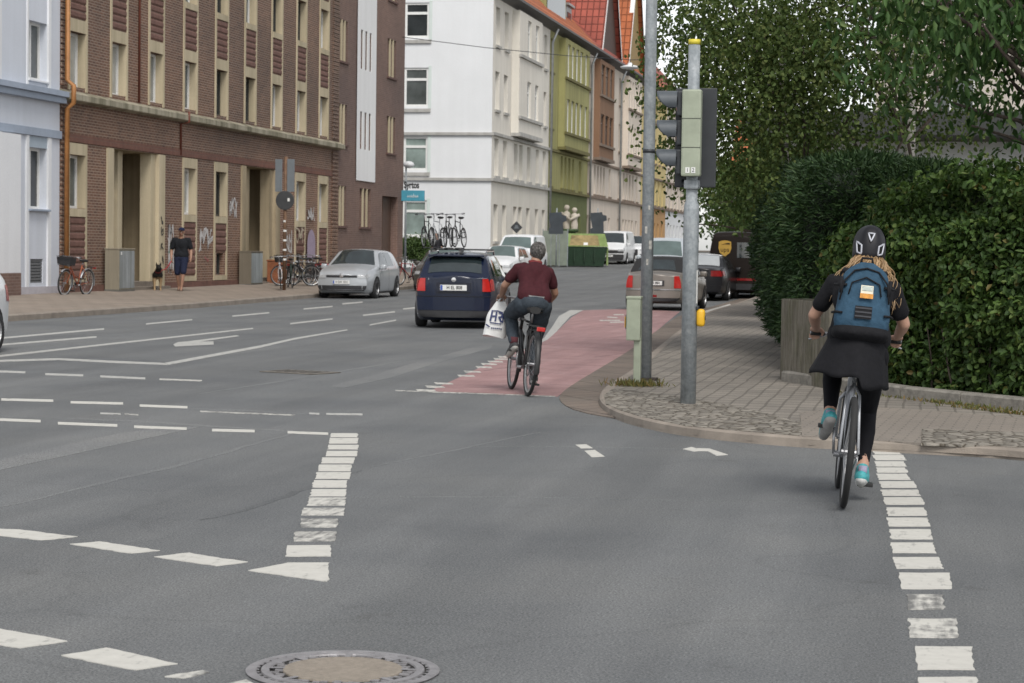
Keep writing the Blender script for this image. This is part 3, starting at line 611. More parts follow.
# gutter band between outer (road level) and inner line (pavement level)
def resample(ps,n):
    L=[0]
    for a,b in zip(ps,ps[1:]): L.append(L[-1]+(b-a).length)
    out=[]
    for k in range(n):
        d=L[-1]*k/(n-1); i=0
        while i<len(L)-2 and L[i+1]<d: i+=1
        t=(d-L[i])/max(1e-9,L[i+1]-L[i]); out.append(ps[i].lerp(ps[i+1],t))
    return out
def smooth_poly(ps,it=2):
    for _ in range(it):
        q=[ps[0]]
        for a,b in zip(ps,ps[1:]): q+= [a.lerp(b,.25),a.lerp(b,.75)]
        q.append(ps[-1]); ps=q
    return ps
inner_s=smooth_poly(inner_w,2)
outer_s=smooth_poly(outer_w,2)
def nearest(p,ps):
    best=None;bd=1e9
    for a,b in zip(ps,ps[1:]):
        ab=b-a; t=max(0,min(1,(p-a).dot(ab)/max(1e-9,ab.dot(ab)))); q=a+ab*t; d=(q-p).length
        if d<bd: bd=d;best=q
    return best
rows=[]
for p in resample(outer_s[:],150):
    if p.y>84: break
    q=nearest(p+Vector((0,0,HP)),inner_s)
    rz=road_z(p.y)
    base=Vector((p.x,p.y,rz-.03)); a=Vector((p.x,p.y,rz+.008)); b=p.lerp(q,.6); b.z=rz+.014; c=p.lerp(q,.78); c.z=rz+.02
    rows.append([base,a,b,c,Vector((q.x,q.y,rz+.022))])
mb=MB(); mb.grid(rows); struct(mb.build('gutter_band',M_GUTTER))
# kerb stones rising to the pavement
kr=[]
for i,p in enumerate(inner_s):
    t=(inner_s[min(i+1,len(inner_s)-1)]-inner_s[max(i-1,0)]); t.z=0; t.normalize(); n=Vector((t.y,-t.x,0))
    if n.dot(Vector((1,.3,0)))<0: n=-n
    kr.append((p,n))
mb=MB(); mb.grid([[p+Vector((0,0,-HP-.02)),p+n*.01+Vector((0,0,-.012)),p+n*.03+Vector((0,0,.002)),p+n*.13+Vector((0,0,.004))] for p,n in kr]); struct(mb.build('right_kerb',M_KERBSTONE))
# paving area (fan between the kerb line and the hedge line)
edge_x=[(4.6,18.0),(.93,19.87),(-.23,21.2),(-1.0,23.0),(-1.4,24.5),(-2.2,30),(-2.9,35),(-3.4,42),(-4.0,52),(-4.3,60),(-4.5,90),(-4.5,180)]
def edge_pt(p):
    return p
rows=[]
back=[Vector((x+.35,y+.9,HP)) for x,y in edge_x]
bs=resample(smooth_poly(back,1),len(inner_s)); 
# map by arclength fraction in three pieces: use nearest in y for the street part
for p,n in kr:
    q0=p+n*.125
    if p.y>26: q=Vector((-1.0 if p.y<60 else -2.5,p.y,0))
    else:
        s=min(1,max(0,(p.y-16.0)/(26-16.0))); k=nearest(p,bs); q=Vector((k.x+.6,max(k.y+.6,p.y),0))
    q.z=HP+road_z(q.y)
    rows.append([Vector((q0.x,q0.y,p.z+.001)),q0.lerp(q,.33),q0.lerp(q,.66),q])
mb=MB(); mb.grid(rows); struct(mb.build('right_pavement',M_RPAVE))
def skirted(mb,ps,d=.02):
    n=len(ps); lo=[p-Vector((0,0,d)) for p in ps]; return mb.add(list(ps)+lo,[tuple(range(n))]+[(i,(i+1)%n,n+(i+1)%n,n+i) for i in range(n)])
def sheet(name,uv,m,dz): return struct(skirted(MB(),pts(uv,dz)).build(name,m))
# setts around the corner and the patch on the right, smooth slabs of the cycle crossing
sheet('cobbled_corner',[(606,403.5),(619,409.5),(640,416),(686,425.5),(740,430.5),(800,435.5),(806,424),(770,414),(735,406),(700,400),(660,394),(632,390),(612,389),(604,395)],M_COBBLE,HP+.007)
sheet('crossing_slabs',[(802,435.8),(800,412),(860,406),(925,410),(1150,428),(1150,463),(1024,447.5),(922,443)],M_CROSS,HP+.008)
sheet('cobbled_strip',[(921,443),(922,429),(1024,432),(1150,441),(1150,460),(1024,446.5)],M_COBBLE,HP+.012)
# red cycle lane
def red_mat():
    m,nt,b,tc=nodes_mat('red_cycle_surface',.8,.35); o=tc.outputs['Object']
    base=ramp(nt,nz(nt,o,1.6,7,.7),[(.28,(.26,.155,.15)),(.52,(.335,.205,.20)),(.75,(.40,.27,.26))])
    st=ramp(nt,nz(nt,mapping(nt,o,(4,.25,1),(0,0,.25)),1,5,.6),[(.3,(.85,.85,.86)),(.7,(1.12,1.1,1.1))])
    fine=ramp(nt,nz(nt,o,120,2,.7),[(.3,(.8,.8,.8)),(.7,(1.18,1.18,1.18))])
    br=nt.nodes.new('ShaderNodeTexBrick'); br.inputs['Scale'].default_value=1; br.inputs['Brick Width'].default_value=4.2; br.inputs['Row Height'].default_value=2.0; br.inputs['Mortar Size'].default_value=.025
    br.inputs['Color1'].default_value=(1,1,1,1); br.inputs['Color2'].default_value=(.93,.94,.94,1); br.inputs['Mortar'].default_value=(.62,.62,.62,1)
    nt.links.new(mapping(nt,o,(1,1,1),(0,0,.2)),br.inputs['Vector'])
    nt.links.new(mul(nt,mul(nt,mul(nt,base,st),fine),br.outputs['Color']),b.inputs['Base Color']); bump(nt,b,nz(nt,o,150,3,.7),.4,.005); return m
M_RED=red_mat()
sheet('red_cycle_lane',[(429,391.2),(462,376),(505,355.5),(530,347.5),(547.6,339.5),(556,332),(562.8,325.5),(572,317),(583,310.3),(626,308.8),(680,311.5),(654.5,332.5),(630,351),(601,368),(571,386),(557.7,396.4),(500,394.3)],M_RED,.004)
# light repair strips / tar seams in the asphalt
sheet('asphalt_repair_strip',[(0,459),(60,446),(120,433),(175,426),(200,427),(120,444),(60,457),(0,470)],M_PATCH,.002)
sheet('asphalt_repair_strip',[(327,386.5),(370,376),(420,361),(470,348),(492,344),(492,348),(440,362),(390,378),(345,387.5)],M_PATCH,.002)
def seam(uv,w,m=M_DARKSEAM,dz=.0015):
    p=resample(smooth_poly([gnd(u,v,dz) for u,v in uv],2),24); p=[q+Vector((random.uniform(-1,1),random.uniform(-1,1),0))*w*.5 for q in p]; mb=MB(); rows=[]
    for i,q in enumerate(p):
        t=(p[min(i+1,len(p)-1)]-p[max(i-1,0)]).normalized(); n=Vector((-t.y,t.x,0)); w2=w*(.35+.65*math.sin(math.pi*min(1,max(0,(i+.15)/(len(p)-.7))))); dn=Vector((0,0,.02)); rows.append([q-n*w2-dn,q-n*w2,q+n*w2,q+n*w2-dn])
    mb.grid(rows); return struct(mb.build('asphalt_seam',m))
seam([(0,507),(60,494),(130,476),(200,460),(260,442),(300,432)],.035,M_PATCH)
seam([(360,470),(300,490),(250,510),(200,520)],.03,M_DARKSEAM)
seam([(370,467),(460,449),(540,432)],.02,M_PATCH)
seam([(355,497),(450,496.5),(540,497),(640,499.5),(740,501),(850,503)],.012,M_PATCH)
seam([(470,446.5),(560,446),(700,449)],.015,M_PATCH)
seam([(200,394),(300,378),(420,358)],.05,M_PATCH)
seam([(0,416),(120,420),(230,427),(330,434)],.06,M_PATCH)
seam([(185,408),(260,411),(330,415)],.05,M_PATCH)
# ---- painted markings
def paint_mat(name,wear,col=(.56,.545,.50)):
    m,nt,b,tc=nodes_mat(name,.75,.35); o=tc.outputs['Object']
    c=ramp(nt,nz(nt,o,14,6,.7),[(.3,tuple(k*.86 for k in col)),(.7,col)])
    if wear>0:
        a=nz(nt,o,7,6,.75); a2=nz(nt,mapping(nt,o,(1,.15,1),(0,0,.15)),26,3,.6)
        mx=nt.nodes.new('ShaderNodeMath'); mx.operation='MULTIPLY_ADD'; mx.inputs[1].default_value=.45; nt.links.new(a2,mx.inputs[0])
        m3=nt.nodes.new('ShaderNodeMath'); m3.operation='MULTIPLY'; m3.inputs[1].default_value=.6; nt.links.new(a,m3.inputs[0]); nt.links.new(m3.outputs[0],mx.inputs[2])
        f=ramp(nt,mx.outputs[0],[(.24+wear*.3,(.12,)*3),(.40+wear*.3,(1,1,1))])
        c=mul(nt,(.12,.12,.118),c,f,'MIX')
    nt.links.new(c,b.inputs['Base Color']); bump(nt,b,nz(nt,o,140,2,.7),.3,.004); return m
M_PAINT=paint_mat('white_paint',.22); M_WORN=paint_mat('worn_white_paint',.72); M_OLD=paint_mat('old_white_paint',.36,(.44,.435,.41)); M_WORN2=paint_mat('half_worn_white_paint',.52)
def marks(name,quads,m,dz=.008,jag=0.0):
    mb=MB(); dz=dz*.45
    for q in quads:
        ps=[gnd(u,v,dz) for u,v in q]
        if jag:
            # ragged ends
            out=[]
            for a,b in zip(ps,ps[1:]+ps[:1]):
                n=max(1,int((b-a).length/.05)); 
                for k in range(n):
                    p=a.lerp(b,k/n); out.append(p+Vector((random.uniform(-1,1),random.uniform(-1,1),0))*jag)
            ps=out
        skirted(mb,ps)
    return struct(mb.build(name,m))
S=2.2545; right=[(255,316,157,167),(256,327,169,180),(259,328,183,194),(262,332,197,208),(264,336,211,224),(270,352,228,242),(273,360,247,260),(279,369,264,280),(285,375,287,305),(288,381,310,329),(292,388,336,358),(296,395,366,389),(302,410,399,424),(314,432,434,470),(332,415,483,516),(338,445,537,580),(350,482,600,652),(360,495,669,720)]
def dq(a,b,t,bt,S,ox,oy,sh=0.0): return [(ox+(a-sh)/S,oy+t/S),(ox+(b-3-sh)/S,oy+t/S),(ox+(b+sh)/S,oy+bt/S),(ox+(a+sh+2)/S,oy+bt/S)]
qs=[dq(*r,S,760,380,2) for r in right]
marks('crossing_dashes',qs[:14]+qs[16:],M_PAINT,.008,.006); marks('crossing_dashes',[qs[14]],M_WORN,.008,.008); marks('crossing_dashes',[qs[15]],M_WORN2,.008,.01)
marks('crossing_dashes',[[(922,705),(985,705),(990,728),(925,728)],[(927,740),(995,740),(1000,768),(930,768)]],M_PAINT)
S=3.796; left=[(495,600,50,64),(490,602,68,88),(486,603,94,110),(478,597,117,136),(462,587,142,163),(450,576,169,193),(440,572,198,222),(428,558,228,255),(420,555,262,288),(410,552,294,323),(388,548,333,360),(382,523,374,406),(357,517,422,458),(328,498,475,516)]
ql=[dq(*r,S,200,420,-3) for r in left]
marks('crossing_dashes',ql[:9]+[ql[13]],M_PAINT,.008,.006); marks('crossing_dashes',ql[9:11],M_WORN2,.008,.006); marks('crossing_dashes',ql[11:13],M_WORN,.008,.006)
Z=lambda l,S,ox,oy:[(ox+a/S,oy+b/S) for a,b in l]
marks('crossing_dashes',[Z([(180,570),(335,541),(488,540),(490,580),(485,612)],3.796,200,420)],M_PAINT,.008,.006)
marks('crossing_dashes',[Z(q,3.938,0,420) for q in ([(-60,425),(75,430),(300,458),(165,472),(-60,448)],[(275,487),(395,477),(630,513),(510,524)],[(605,538),(740,522),(970,558),(850,573)])]+
  [Z(q,3.938,0,560) for q in ([(-60,260),(0,268),(265,318),(80,345),(-60,322)],[(240,375),(420,345),(695,407),(530,432)])],M_PAINT,.008,.008)
marks('crossing_dashes',[Z(q,3.938,0,560) for q in ([(655,457),(790,432),(815,440),(720,465)],[(860,495),(960,470),(1060,515),(960,540)])],M_WORN2,.008,.008)
bars=lambda l,S,ox,oy,th:[Z([(a,c),(b,d),(b,d+th),(a,c+th)],S,ox,oy) for a,b,c,d in l]
S=3.938
marks('lane_markings',bars([(-120,100,312,320),(178,328,327,332)],S,0,290,7)+bars([(395,572,336,344)],S,0,290,7),M_OLD)
marks('lane_markings',bars([(628,795,348,354)],S,0,290,5),M_WORN2)
marks('lane_markings',bars([(5,210,426,431),(278,485,437,442),(550,738,450,457)],S,0,290,8)+bars([(-120,160,500,511),(228,462,519,528),(528,735,533,541),(835,1003,546,550)],S,0,290,9)+bars([(345,505,555,561)],S,200,290,8),M_PAINT)
marks('lane_markings',bars([(395,475,482,485)],S,0,290,5)+bars([(430,470,482,484),(497,640,484,486)],S,200,290,6),M_OLD)
marks('lane_markings',bars([(0,375,475,490)],S,200,290,4)+bars([(490,545,485,489)],S,0,290,4),M_WORN)
marks('lane_markings',[Z([(-60,277),(0,275),(230,268),(440,278),(650,287),(660,294),(440,286),(230,275),(0,282),(-60,284)],S,0,290),
   Z([(645,287),(1024,218),(1160,188),(1366,155),(1370,158),(1160,195),(1024,227),(665,294)],S,0,290),
   Z([(-60,268),(0,256),(480,204),(995,149),(998,153),(480,210),(0,263),(-60,275)],S,0,290)],M_OLD)
marks('lane_markings',bars([(-40,410,190,150),(-40,380,216,181)],S,0,290,6)+bars([(575,757,131,114),(915,1060,100,87)],S,0,290,5)+bars([(355,522,130,111),(408,522,72,62),(642,768,97,83),(668,772,135,116),(800,900,72,62),(560,640,52,45)],S,200,290,5),M_OLD)
marks('turn_arrow',[Z([(682,214),(700,205),(745,201),(930,178),(943,181),(790,203),(840,202),(842,214),(690,222)],S,0,290)],M_OLD)
S=4.654
marks('cycle_lane_mark',[Z([(165,68),(215,66),(245,83),(190,84)],S,540,430),Z([(207,96),(255,92),(300,122),(240,125)],S,540,430),
  Z([(665,88),(705,78),(725,84),(790,86),(875,114),(820,118),(780,97),(740,96),(715,99)],S,540,430)],M_PAINT)
S=3.938
wd=[(182,394),(218,380),(252,367),(340,337),(365,321),(410,303),(430,291),(455,281),(478,271),(495,263)]
marks('cycle_lane_edge',[Z([(x-48*k,y-5*k),(x+38*k,y-1),(x+46*k,y+6*k),(x-38*k,y+3)],S,380,290) for x,y,k in [(a,b,1-.35*(182-0+a-182)/495) for a,b in wd]],M_WORN2,.009)
marks('cycle_lane_edge',[[(505,359.5),(530,347),(544,338),(552,327),(559,316),(570,310),(583,310.2),(570,316.5),(562,325.3),(556,332),(547.6,339.5),(530,347.8),(511,357.5)]],M_OLD,.009)
marks('cycle_lane_mark',bars([(920,960,95,95),(895,935,104,107),(865,945,118,117),(905,960,125,124)],S,380,290,4),M_WORN2,.009)
marks('cycle_lane_edge',[Z([(60,393),(230,400),(460,408),(690,417),(690,419),(460,410),(230,403),(60,396)],S,380,290)],M_WORN,.010)
marks('parking_line',[[(702,311.6),(730,303.9),(731,305.2),(704,313.3)]],M_PAINT,HP+.012)
# manhole cover
MC=gnd(343,671,0)
mh=thing('manhole_cover','round iron manhole cover with a tan concrete centre in the asphalt','manhole cover',MC)
M_IRON=mat('worn_iron',(.26,.25,.255),.45,.35,.25,14,.3,120); M_IRON_D=mat('iron_gap',(.02,.018,.016),.8,.2,.3,20); M_CONC=mat('tan_concrete',(.25,.215,.175),.85,0,.18,40,.5,150)
k=.355
MB().lathe([(k*.985,.001),(k,.006),(k*.98,.009),(k*.90,.009),(k*.885,.004)],n=64).build('frame_ring',M_IRON,mh)
MB().lathe([(k*.90,.003),(k*.57,.003)],n=64).build('dark_gap',M_IRON_D,mh)
mb=MB()
for i in range(44):
    a=2*math.pi*i/44; c,s=math.cos(a),math.sin(a); t=.018
    mb.poly([(k*.86*c-t*s*.5,k*.86*s+t*c*.5,.0075),(k*.86*c+t*s*.5,k*.86*s-t*c*.5,.0075),(k*.91*c+t*s*.5,k*.91*s-t*c*.5,.0085),(k*.91*c-t*s*.5,k*.91*s+t*c*.5,.0085)])
mb.build('frame_teeth',M_IRON,mh)
mb=MB(); mb.lathe([(k*.845,.003),(k*.84,.010),(k*.76,.010),(k*.752,.004)],n=64)
for i in range(40):
    a=2*math.pi*(i+random.uniform(-.25,.25))/40; c,s=math.cos(a),math.sin(a); r=k*random.choice((.63,.68,.72)); t=random.uniform(.012,.03)
    mb.box(r*c-t,r*c+t,r*s-.008,r*s+.008,.003,.0085)
for i in range(8):
    a=2*math.pi*i/8+.2; c,s=math.cos(a),math.sin(a); t=.012
    mb.poly([(k*.6*c-t*s,k*.6*s+t*c,.010),(k*.6*c+t*s,k*.6*s-t*c,.010),(k*.76*c+t*s,k*.76*s-t*c,.010),(k*.76*c-t*s,k*.76*s+t*c,.010)])
mb.build('lid_ring',M_IRON,mh)
MB().lathe([(k*.62,.003),(k*.615,.009),(k*.59,.010),(.0001,.0105)],n=64).build('concrete_infill',M_CONC,mh)
D=gnd(300,372.5,0)
dc=thing('drain_cover','small worn brown drain cover among dark asphalt crumbs','drain cover',D,R(-20))
MB().bbox(-.42,.42,-.28,.28,.002,.012,.004).build('plate',mat('brown_iron',(.15,.135,.115),.7,.1,.3,10),dc)
mb=MB()
for i in range(6): mb.box(-.34+i*.12,-.30+i*.12,-.2,.2,.0125,.014)
mb.build('grating',M_IRON_D,dc)
# dirt and weeds at the foot of the posts
# ================================================================== BUILDINGS
def brick_mat(name,c1,c2,mortar,bw=.25,rh=.077,ms=.013,var=.16,dirt=.0):
    m,nt,b,tc=nodes_mat(name,.8,.3); v=wall_vec(nt,tc); o=tc.outputs['Object']
    br=nt.nodes.new('ShaderNodeTexBrick'); br.inputs['Scale'].default_value=1; br.inputs['Brick Width'].default_value=bw; br.inputs['Row Height'].default_value=rh; br.inputs['Mortar Size'].default_value=ms; br.inputs['Mortar Smooth'].default_value=.2
    br.inputs['Color1'].default_value=c1+(1,); br.inputs['Color2'].default_value=c2+(1,); br.inputs['Mortar'].default_value=mortar+(1,); nt.links.new(v,br.inputs['Vector'])
    big=ramp(nt,nz(nt,o,.35,6,.65),[(.3,(1-var,)*3),(.7,(1+var,1+var*.8,1+var*.7))]); lo=ramp(nt,nz(nt,mapping(nt,o,(.10,.10,.2)),1,3,.5),[(.38,(.80,.83,.86)),(.62,(1.12,1.08,1.04))]); big=mul(nt,big,lo)
    md=ramp(nt,nz(nt,mapping(nt,o,(1,1,.5)),3.0,5,.7),[(.3,(.86,.86,.88)),(.7,(1.1,1.08,1.06))])
    nt.links.new(mul(nt,mul(nt,br.outputs['Color'],big),md),b.inputs['Base Color'])
    inv=nt.nodes.new('ShaderNodeMath'); inv.operation='SUBTRACT'; inv.inputs[0].default_value=1; nt.links.new(br.outputs['Fac'],inv.inputs[1]); bump(nt,b,inv.outputs[0],.5,.01); return m
def plaster(name,c,var=.06,streak=.10,rough=.85):
    m,nt,b,tc=nodes_mat(name,rough,.25); o=tc.outputs['Object']
    a=ramp(nt,nz(nt,o,.5,6,.65),[(.3,tuple(k*(1-var) for k in c)),(.7,tuple(min(.9,k*(1+var)) for k in c))])
    s=ramp(nt,nz(nt,mapping(nt,o,(2.6,2.6,.12)),1.0,5,.6),[(.36,(1-streak,1-streak,1-streak*1.1)),(.6,(1,1,1))])
    f=ramp(nt,nz(nt,o,30,3,.6),[(.3,(.95,.95,.95)),(.7,(1.04,1.04,1.04))])
    nt.links.new(mul(nt,mul(nt,a,s),f),b.inputs['Base Color']); bump(nt,b,nz(nt,o,45,3,.6),.25,.006); return m
M_BRICK=brick_mat('clinker_brick',(.185,.102,.070),(.112,.064,.048),(.29,.225,.175))
M_BRICK2=brick_mat('dark_clinker_brick',(.18,.118,.098),(.145,.094,.080),(.22,.165,.14),.25,.077,.010,.10)
M_SOLD=brick_mat('soldier_course',(.20,.092,.066),(.15,.07,.055),(.16,.10,.08),.08,.22,.012)
M_RIB=brick_mat('ribbed_brick',(.155,.075,.058),(.10,.05,.042),(.055,.035,.03),.6,.155,.035)
M_BEIGE=plaster('beige_stone',(.49,.42,.295),.10,.20); M_BEIGE_D=plaster('weathered_beige_stone',(.38,.31,.21),.18,.35)
M_CORN=plaster('stained_cornice_stone',(.33,.30,.23),.22,.55)
M_WFRAME=mat('white_window_frame',(.72,.72,.70),.45,0,.05,8); M_DFRAME=mat('dark_window_frame',(.05,.05,.045),.5,0,.1,8)
def glass(name,c,rough=.06): return mat(name,c,rough,0,.35,.8,0,60,.55)
M_GL_CURT=glass('glass_over_pale_curtain',(.22,.225,.205),.10); M_GL_PALE=glass('glass_over_white_net_curtain',(.40,.40,.37),.12); M_GL_GREY=glass('glass_over_grey_blind',(.085,.095,.092),.08); M_GL_DARK=glass('dark_glass',(.03,.035,.037),.05); M_GL_GREEN=glass('greenish_glass',(.22,.27,.25),.07)
M_DOOR=mat('dark_brown_door',(.22,.17,.11),.5,0,.2,5); M_STEP=mat('entrance_step',(.20,.17,.14),.85,0,.2,8,.3)
M_PIPE=mat('copper_brown_pipe',(.33,.145,.045),.5,.1,.25,3); M_PIPE_R=mat('red_cable_pipe',(.13,.035,.02),.6,0,.2,4); M_ZINC=mat('zinc_pipe',(.30,.31,.31),.45,.5,.15,4)
def wall(openings,x0,x1,z0,z1,reveal,y=0.0,mb=None):
    """front at local y with rectangular holes, reveals going inwards (+y)"""
    mb=mb or MB()
    xs=sorted({x0,x1}|{o[0] for o in openings}|{o[1] for o in openings}); xs=[x for x in xs if x0<=x<=x1]
    zs=sorted({z0,z1}|{o[2] for o in openings}|{o[3] for o in openings}); zs=[z for z in zs if z0<=z<=z1]
    for a,b in zip(xs,xs[1:]):
        run=None
        for c,d in zip(zs,zs[1:]):
            mx,mz=(a+b)/2,(c+d)/2
            hole=any(o[0]<mx<o[1] and o[2]<mz<o[3] for o in openings)
            if hole:
                if run: mb.quad((a,y,run[0]),(b,y,run[0]),(b,y,run[1]),(a,y,run[1])); run=None
            else: run=(run[0],d) if run else (c,d)
        if run: mb.quad((a,y,run[0]),(b,y,run[0]),(b,y,run[1]),(a,y,run[1]))
    if reveal:
        for o in openings:
            a,b,c,d=o[:4]; r=o[4] if len(o)>4 else reveal; e=y+r
            mb.quad((a,y,c),(a,e,c),(a,e,d),(a,y,d)); mb.quad((b,y,c),(b,y,d),(b,e,d),(b,e,c))
            mb.quad((a,y,d),(a,e,d),(b,e,d),(b,y,d)); mb.quad((a,y,c),(b,y,c),(b,e,c),(a,e,c))
    return mb
def window(root,a,b,c,d,y,fm,gm,split='v',fw=.07,sash=True,sillm=None,sillp=.06):
    """framed window filling the hole a..b, c..d at depth y: frame > pane, sill"""
    w_=MB(); t=.06
    w_.box(a,a+fw,y-t,y+.02,c,d); w_.box(b-fw,b,y-t,y+.02,c,d); w_.box(a+fw,b-fw,y-t,y+.02,c,c+fw); w_.box(a+fw,b-fw,y-t,y+.02,d-fw,d)
    if split in('v','t'):
        if split=='v': w_.box((a+b)/2-.035,(a+b)/2+.035,y-t*.9,y+.02,c+fw,d-fw)
        else: zz=c+(d-c)*.7; w_.box(a+fw,b-fw,y-t*.9,y+.02,zz-.04,zz+.04)
    f=w_.build('window',fm,root)
    MB().quad((a+.02,y-.015,c+.02),(b-.02,y-.015,c+.02),(b-.02,y-.015,d-.02),(a+.02,y-.015,d-.02)).build('pane',gm,f)
    if sillm: MB().bbox(a-.04,b+.04,-sillp,y-t,c-.06,c-.003,.012).build('sill',sillm,f)
    return f
def lx(u,v,Y0): p=PX(u,v,XF); return p.y-Y0
# ------------------------------------------------------------- pale blue house (left edge)
Y0=38.0; YB=50.62
hb=thing('blue_house','pale blue plastered house with grey blue ledges at the left of the brick block','house',(XF,Y0,.26),R(90))
M_BLUE=plaster('pale_blue_plaster',(.60,.63,.69),.04,.06); M_BLUE_G=plaster('grey_blue_trim',(.33,.38,.46),.06,.08); M_BLUE_W=plaster('white_pilaster',(.72,.73,.75),.04,.05); M_BLUE_R=plaster('blue_reveal',(.36,.42,.48),.05,.05)
W=YB-Y0; op=[]
zo=.26
def pz(u,v): return PX(u,v,XF).z-zo
wx=[(lx(28.5,50,Y0),lx(47,50,Y0)),(lx(-60,50,Y0),lx(-38,50,Y0)),(lx(-8,50,Y0),lx(4,50,Y0))]
wx=[(10.35,11.80),(7.6,9.0),(4.2,5.6),(1.2,2.6)]
a0=PX(28,50,XF).y-Y0; b0=PX(47,50,XF).y-Y0
wx[0]=(a0,b0); wx[1]=(a0-2.9,b0-2.9); wx[2]=(a0-5.8,b0-5.8); wx[3]=(a0-8.7,b0-8.7)
zu0,zu1=pz(38,80),pz(38,22); zl0,zl1=pz(38,209),pz(38,148)
for a,b in wx: op+=[(a,b,zu0,zu1),(a,b,zu0+3.35,zu1+3.35),(a,b,zl0,zl1)]
vent=(a0+.18,a0+.95,pz(35,283),pz(35,259))
op.append((vent[0],vent[1],vent[2],vent[3],.08))
wall(op,0,W,-.3,13.2,.26).build('wall',M_BLUE,hb)
struct_w=[]
for i,(a,b) in enumerate(wx):
    for c,d in ((zu0,zu1),(zu0+3.35,zu1+3.35)): window(hb,a,b,c,d,.25,M_WFRAME,M_GL_GREY,'v',.07,True,M_BLUE_W)
    window(hb,a,b,zl0,zl1,.25,M_WFRAME,M_GL_DARK if i==0 else M_GL_CURT,'v',.07,True,M_BLUE_G,.12)
mb=MB()
for k in range(9): mb.box(vent[0],vent[1],.03,.06,vent[2]+k*.078,vent[2]+k*.078+.04)
mb.box(vent[0],vent[1],.065,.078,vent[2],vent[3]); mb.build('vent_grille',mat('grey_grille',(.16,.165,.17),.6,.1,.1,5),hb)
z1=pz(30,92); z2=pz(30,135)
mb=MB(); mb.box(0,W+.02,-.28,0,z1,z1+.14); mb.box(0,W+.01,-.20,0,z1-.16,z1-.004); mb.box(0,W+.0,-.07,0,z2,z2+.20); mb.build('ledge',M_BLUE_G,hb)
mb=MB()
for a,b in wx:
    mb.box(a-.14,a-.003,-.05,0,-.2,z2-.01); mb.box(b+.003,b+.20,-.05,0,-.2,z2-.01)
    mb.box(b+.003,b+.16,-.05,0,z1+.145,13)
    mb.box(a-.10,a-.003,-.03,0,z1+.145,13)
mb.build('pilaster',M_BLUE_W,hb)
mb=MB()
for a,b in wx: mb.box(a,b,-.012,0,zl1+.003,z2-.02)
mb.build('lintel_panel',M_BLUE_R,hb)
MB().box(0,a0-.9,-.24,-.005,-.1,z2-.05).build('porch_pier',M_BLUE_W,hb)
MB().box(0,a0-1.0,-.30,-.245,-.2,.55).build('brick_plinth',M_BRICK2,hb)
MB().box(a0-.88,W,-.06,-.003,-.3,.18).build('plinth',mat('lilac_plinth',(.46,.44,.47),.85,0,.1,3),hb)
MB().quad((0,12,13.2),(W,12,13.2),(W,0,13.2),(0,0,13.2)).build('roof',M_ZINC,hb)
# ------------------------------------------------------------- brick block with beige surrounds
Y0=50.62; Y1=76.6; W=Y1-Y0; zo=.0
bb=thing('brick_apartment_block','brown clinker brick apartment block with beige window surrounds and stained cornice','apartment block',(XF,Y0,0),R(90))
bays=[51.74-Y0+2.857*i for i in range(9)]; hw=.52
op=[]; win=[]
portals=[(53.75-Y0,58.12-Y0),(65.15-Y0,69.25-Y0)]
CZ0,CZ1=5.31,5.62
flo=[(5.74,7.2),(9.0,10.46),(12.25,13.7)]
HB=15.2
for i,c in enumerate(bays):
    for a,b in flo: op.append((c-hw,c+hw,a,b)); win.append((i,c-hw,c+hw,a,b))
    if not any(p[0]<c<p[1] for p in portals): op.append((c-hw,c+hw,2.5,3.93)); win.append((i,c-hw,c+hw,2.5,3.93))
for p in portals: op.append((p[0],p[1],.2,4.24,1.25))
# basement windows
bas=[]
for i in (4,7): bas.append((bays[i]-.33,bays[i]+.33,.62,1.32)); op.append((bays[i]-.33,bays[i]+.33,.62,1.32,.2))
wall(op,0,W,.0,HB,.30).build('wall',M_BRICK,bb)
dark={4:1,5:1,6:1,7:1}
random.seed(3)
for i,a,b,c,d in win:
    dk=i in dark or (i==8 and c>9)
    fm=M_DFRAME if dk and random.random()<.45 else M_WFRAME
    gm=M_GL_DARK if dk else random.choice((M_GL_PALE,M_GL_PALE,M_GL_CURT,M_GL_GREY))
    f=window(bb,a,b,c,d,.27,fm,gm,'v' if not dk else 'n',.075)
    if i in(2,5) and c<9 and c>5:   # tilted sash
        pass
# beige surrounds: jamb strips + lintel + sill blocks + reveal linings
mb=MB(); dk=MB()
for i,c in enumerate(bays):
    mm=mb
    for s in(-1,1):
        x=c+s*(hw+.055); xa,xb=sorted((x-.055,x+.055)); xa,xb=(xa,xb-.004) if s<0 else (xa+.004,xb)
        mm.box(xa,xb,-.035,.0,CZ1+.02,HB)
        if not any(p[0]<c<p[1] for p in portals): mm.box(xa,xb,-.035,0,.45,4.24)
    # lining of the far reveal
    for a,b in flo+([(2.5,3.93)] if not any(p[0]<c<p[1] for p in portals) else []):
        mm.box(c+hw-.012,c+hw-.002,-.02,.26,a+.01,b-.01); mm.box(c-hw+.002,c-hw+.012,-.02,.26,a+.01,b-.01)
    for k,(a,b) in enumerate(flo): mm.box(c-hw,c+hw,-.03,0,b+.004,b+.34); mm.box(c-hw,c+hw,-.05,.18,a-.20,a-.004) if k else None
    if not any(p[0]<c<p[1] for p in portals):
        mm.box(c-hw,c+hw,-.03,0,3.934,4.24); mm.box(c-hw,c+hw,-.045,.2,2.28,2.496); mm.box(c-hw,c+hw,-.03,0,.45,.60)
mb.build('window_surround',M_BEIGE,bb)
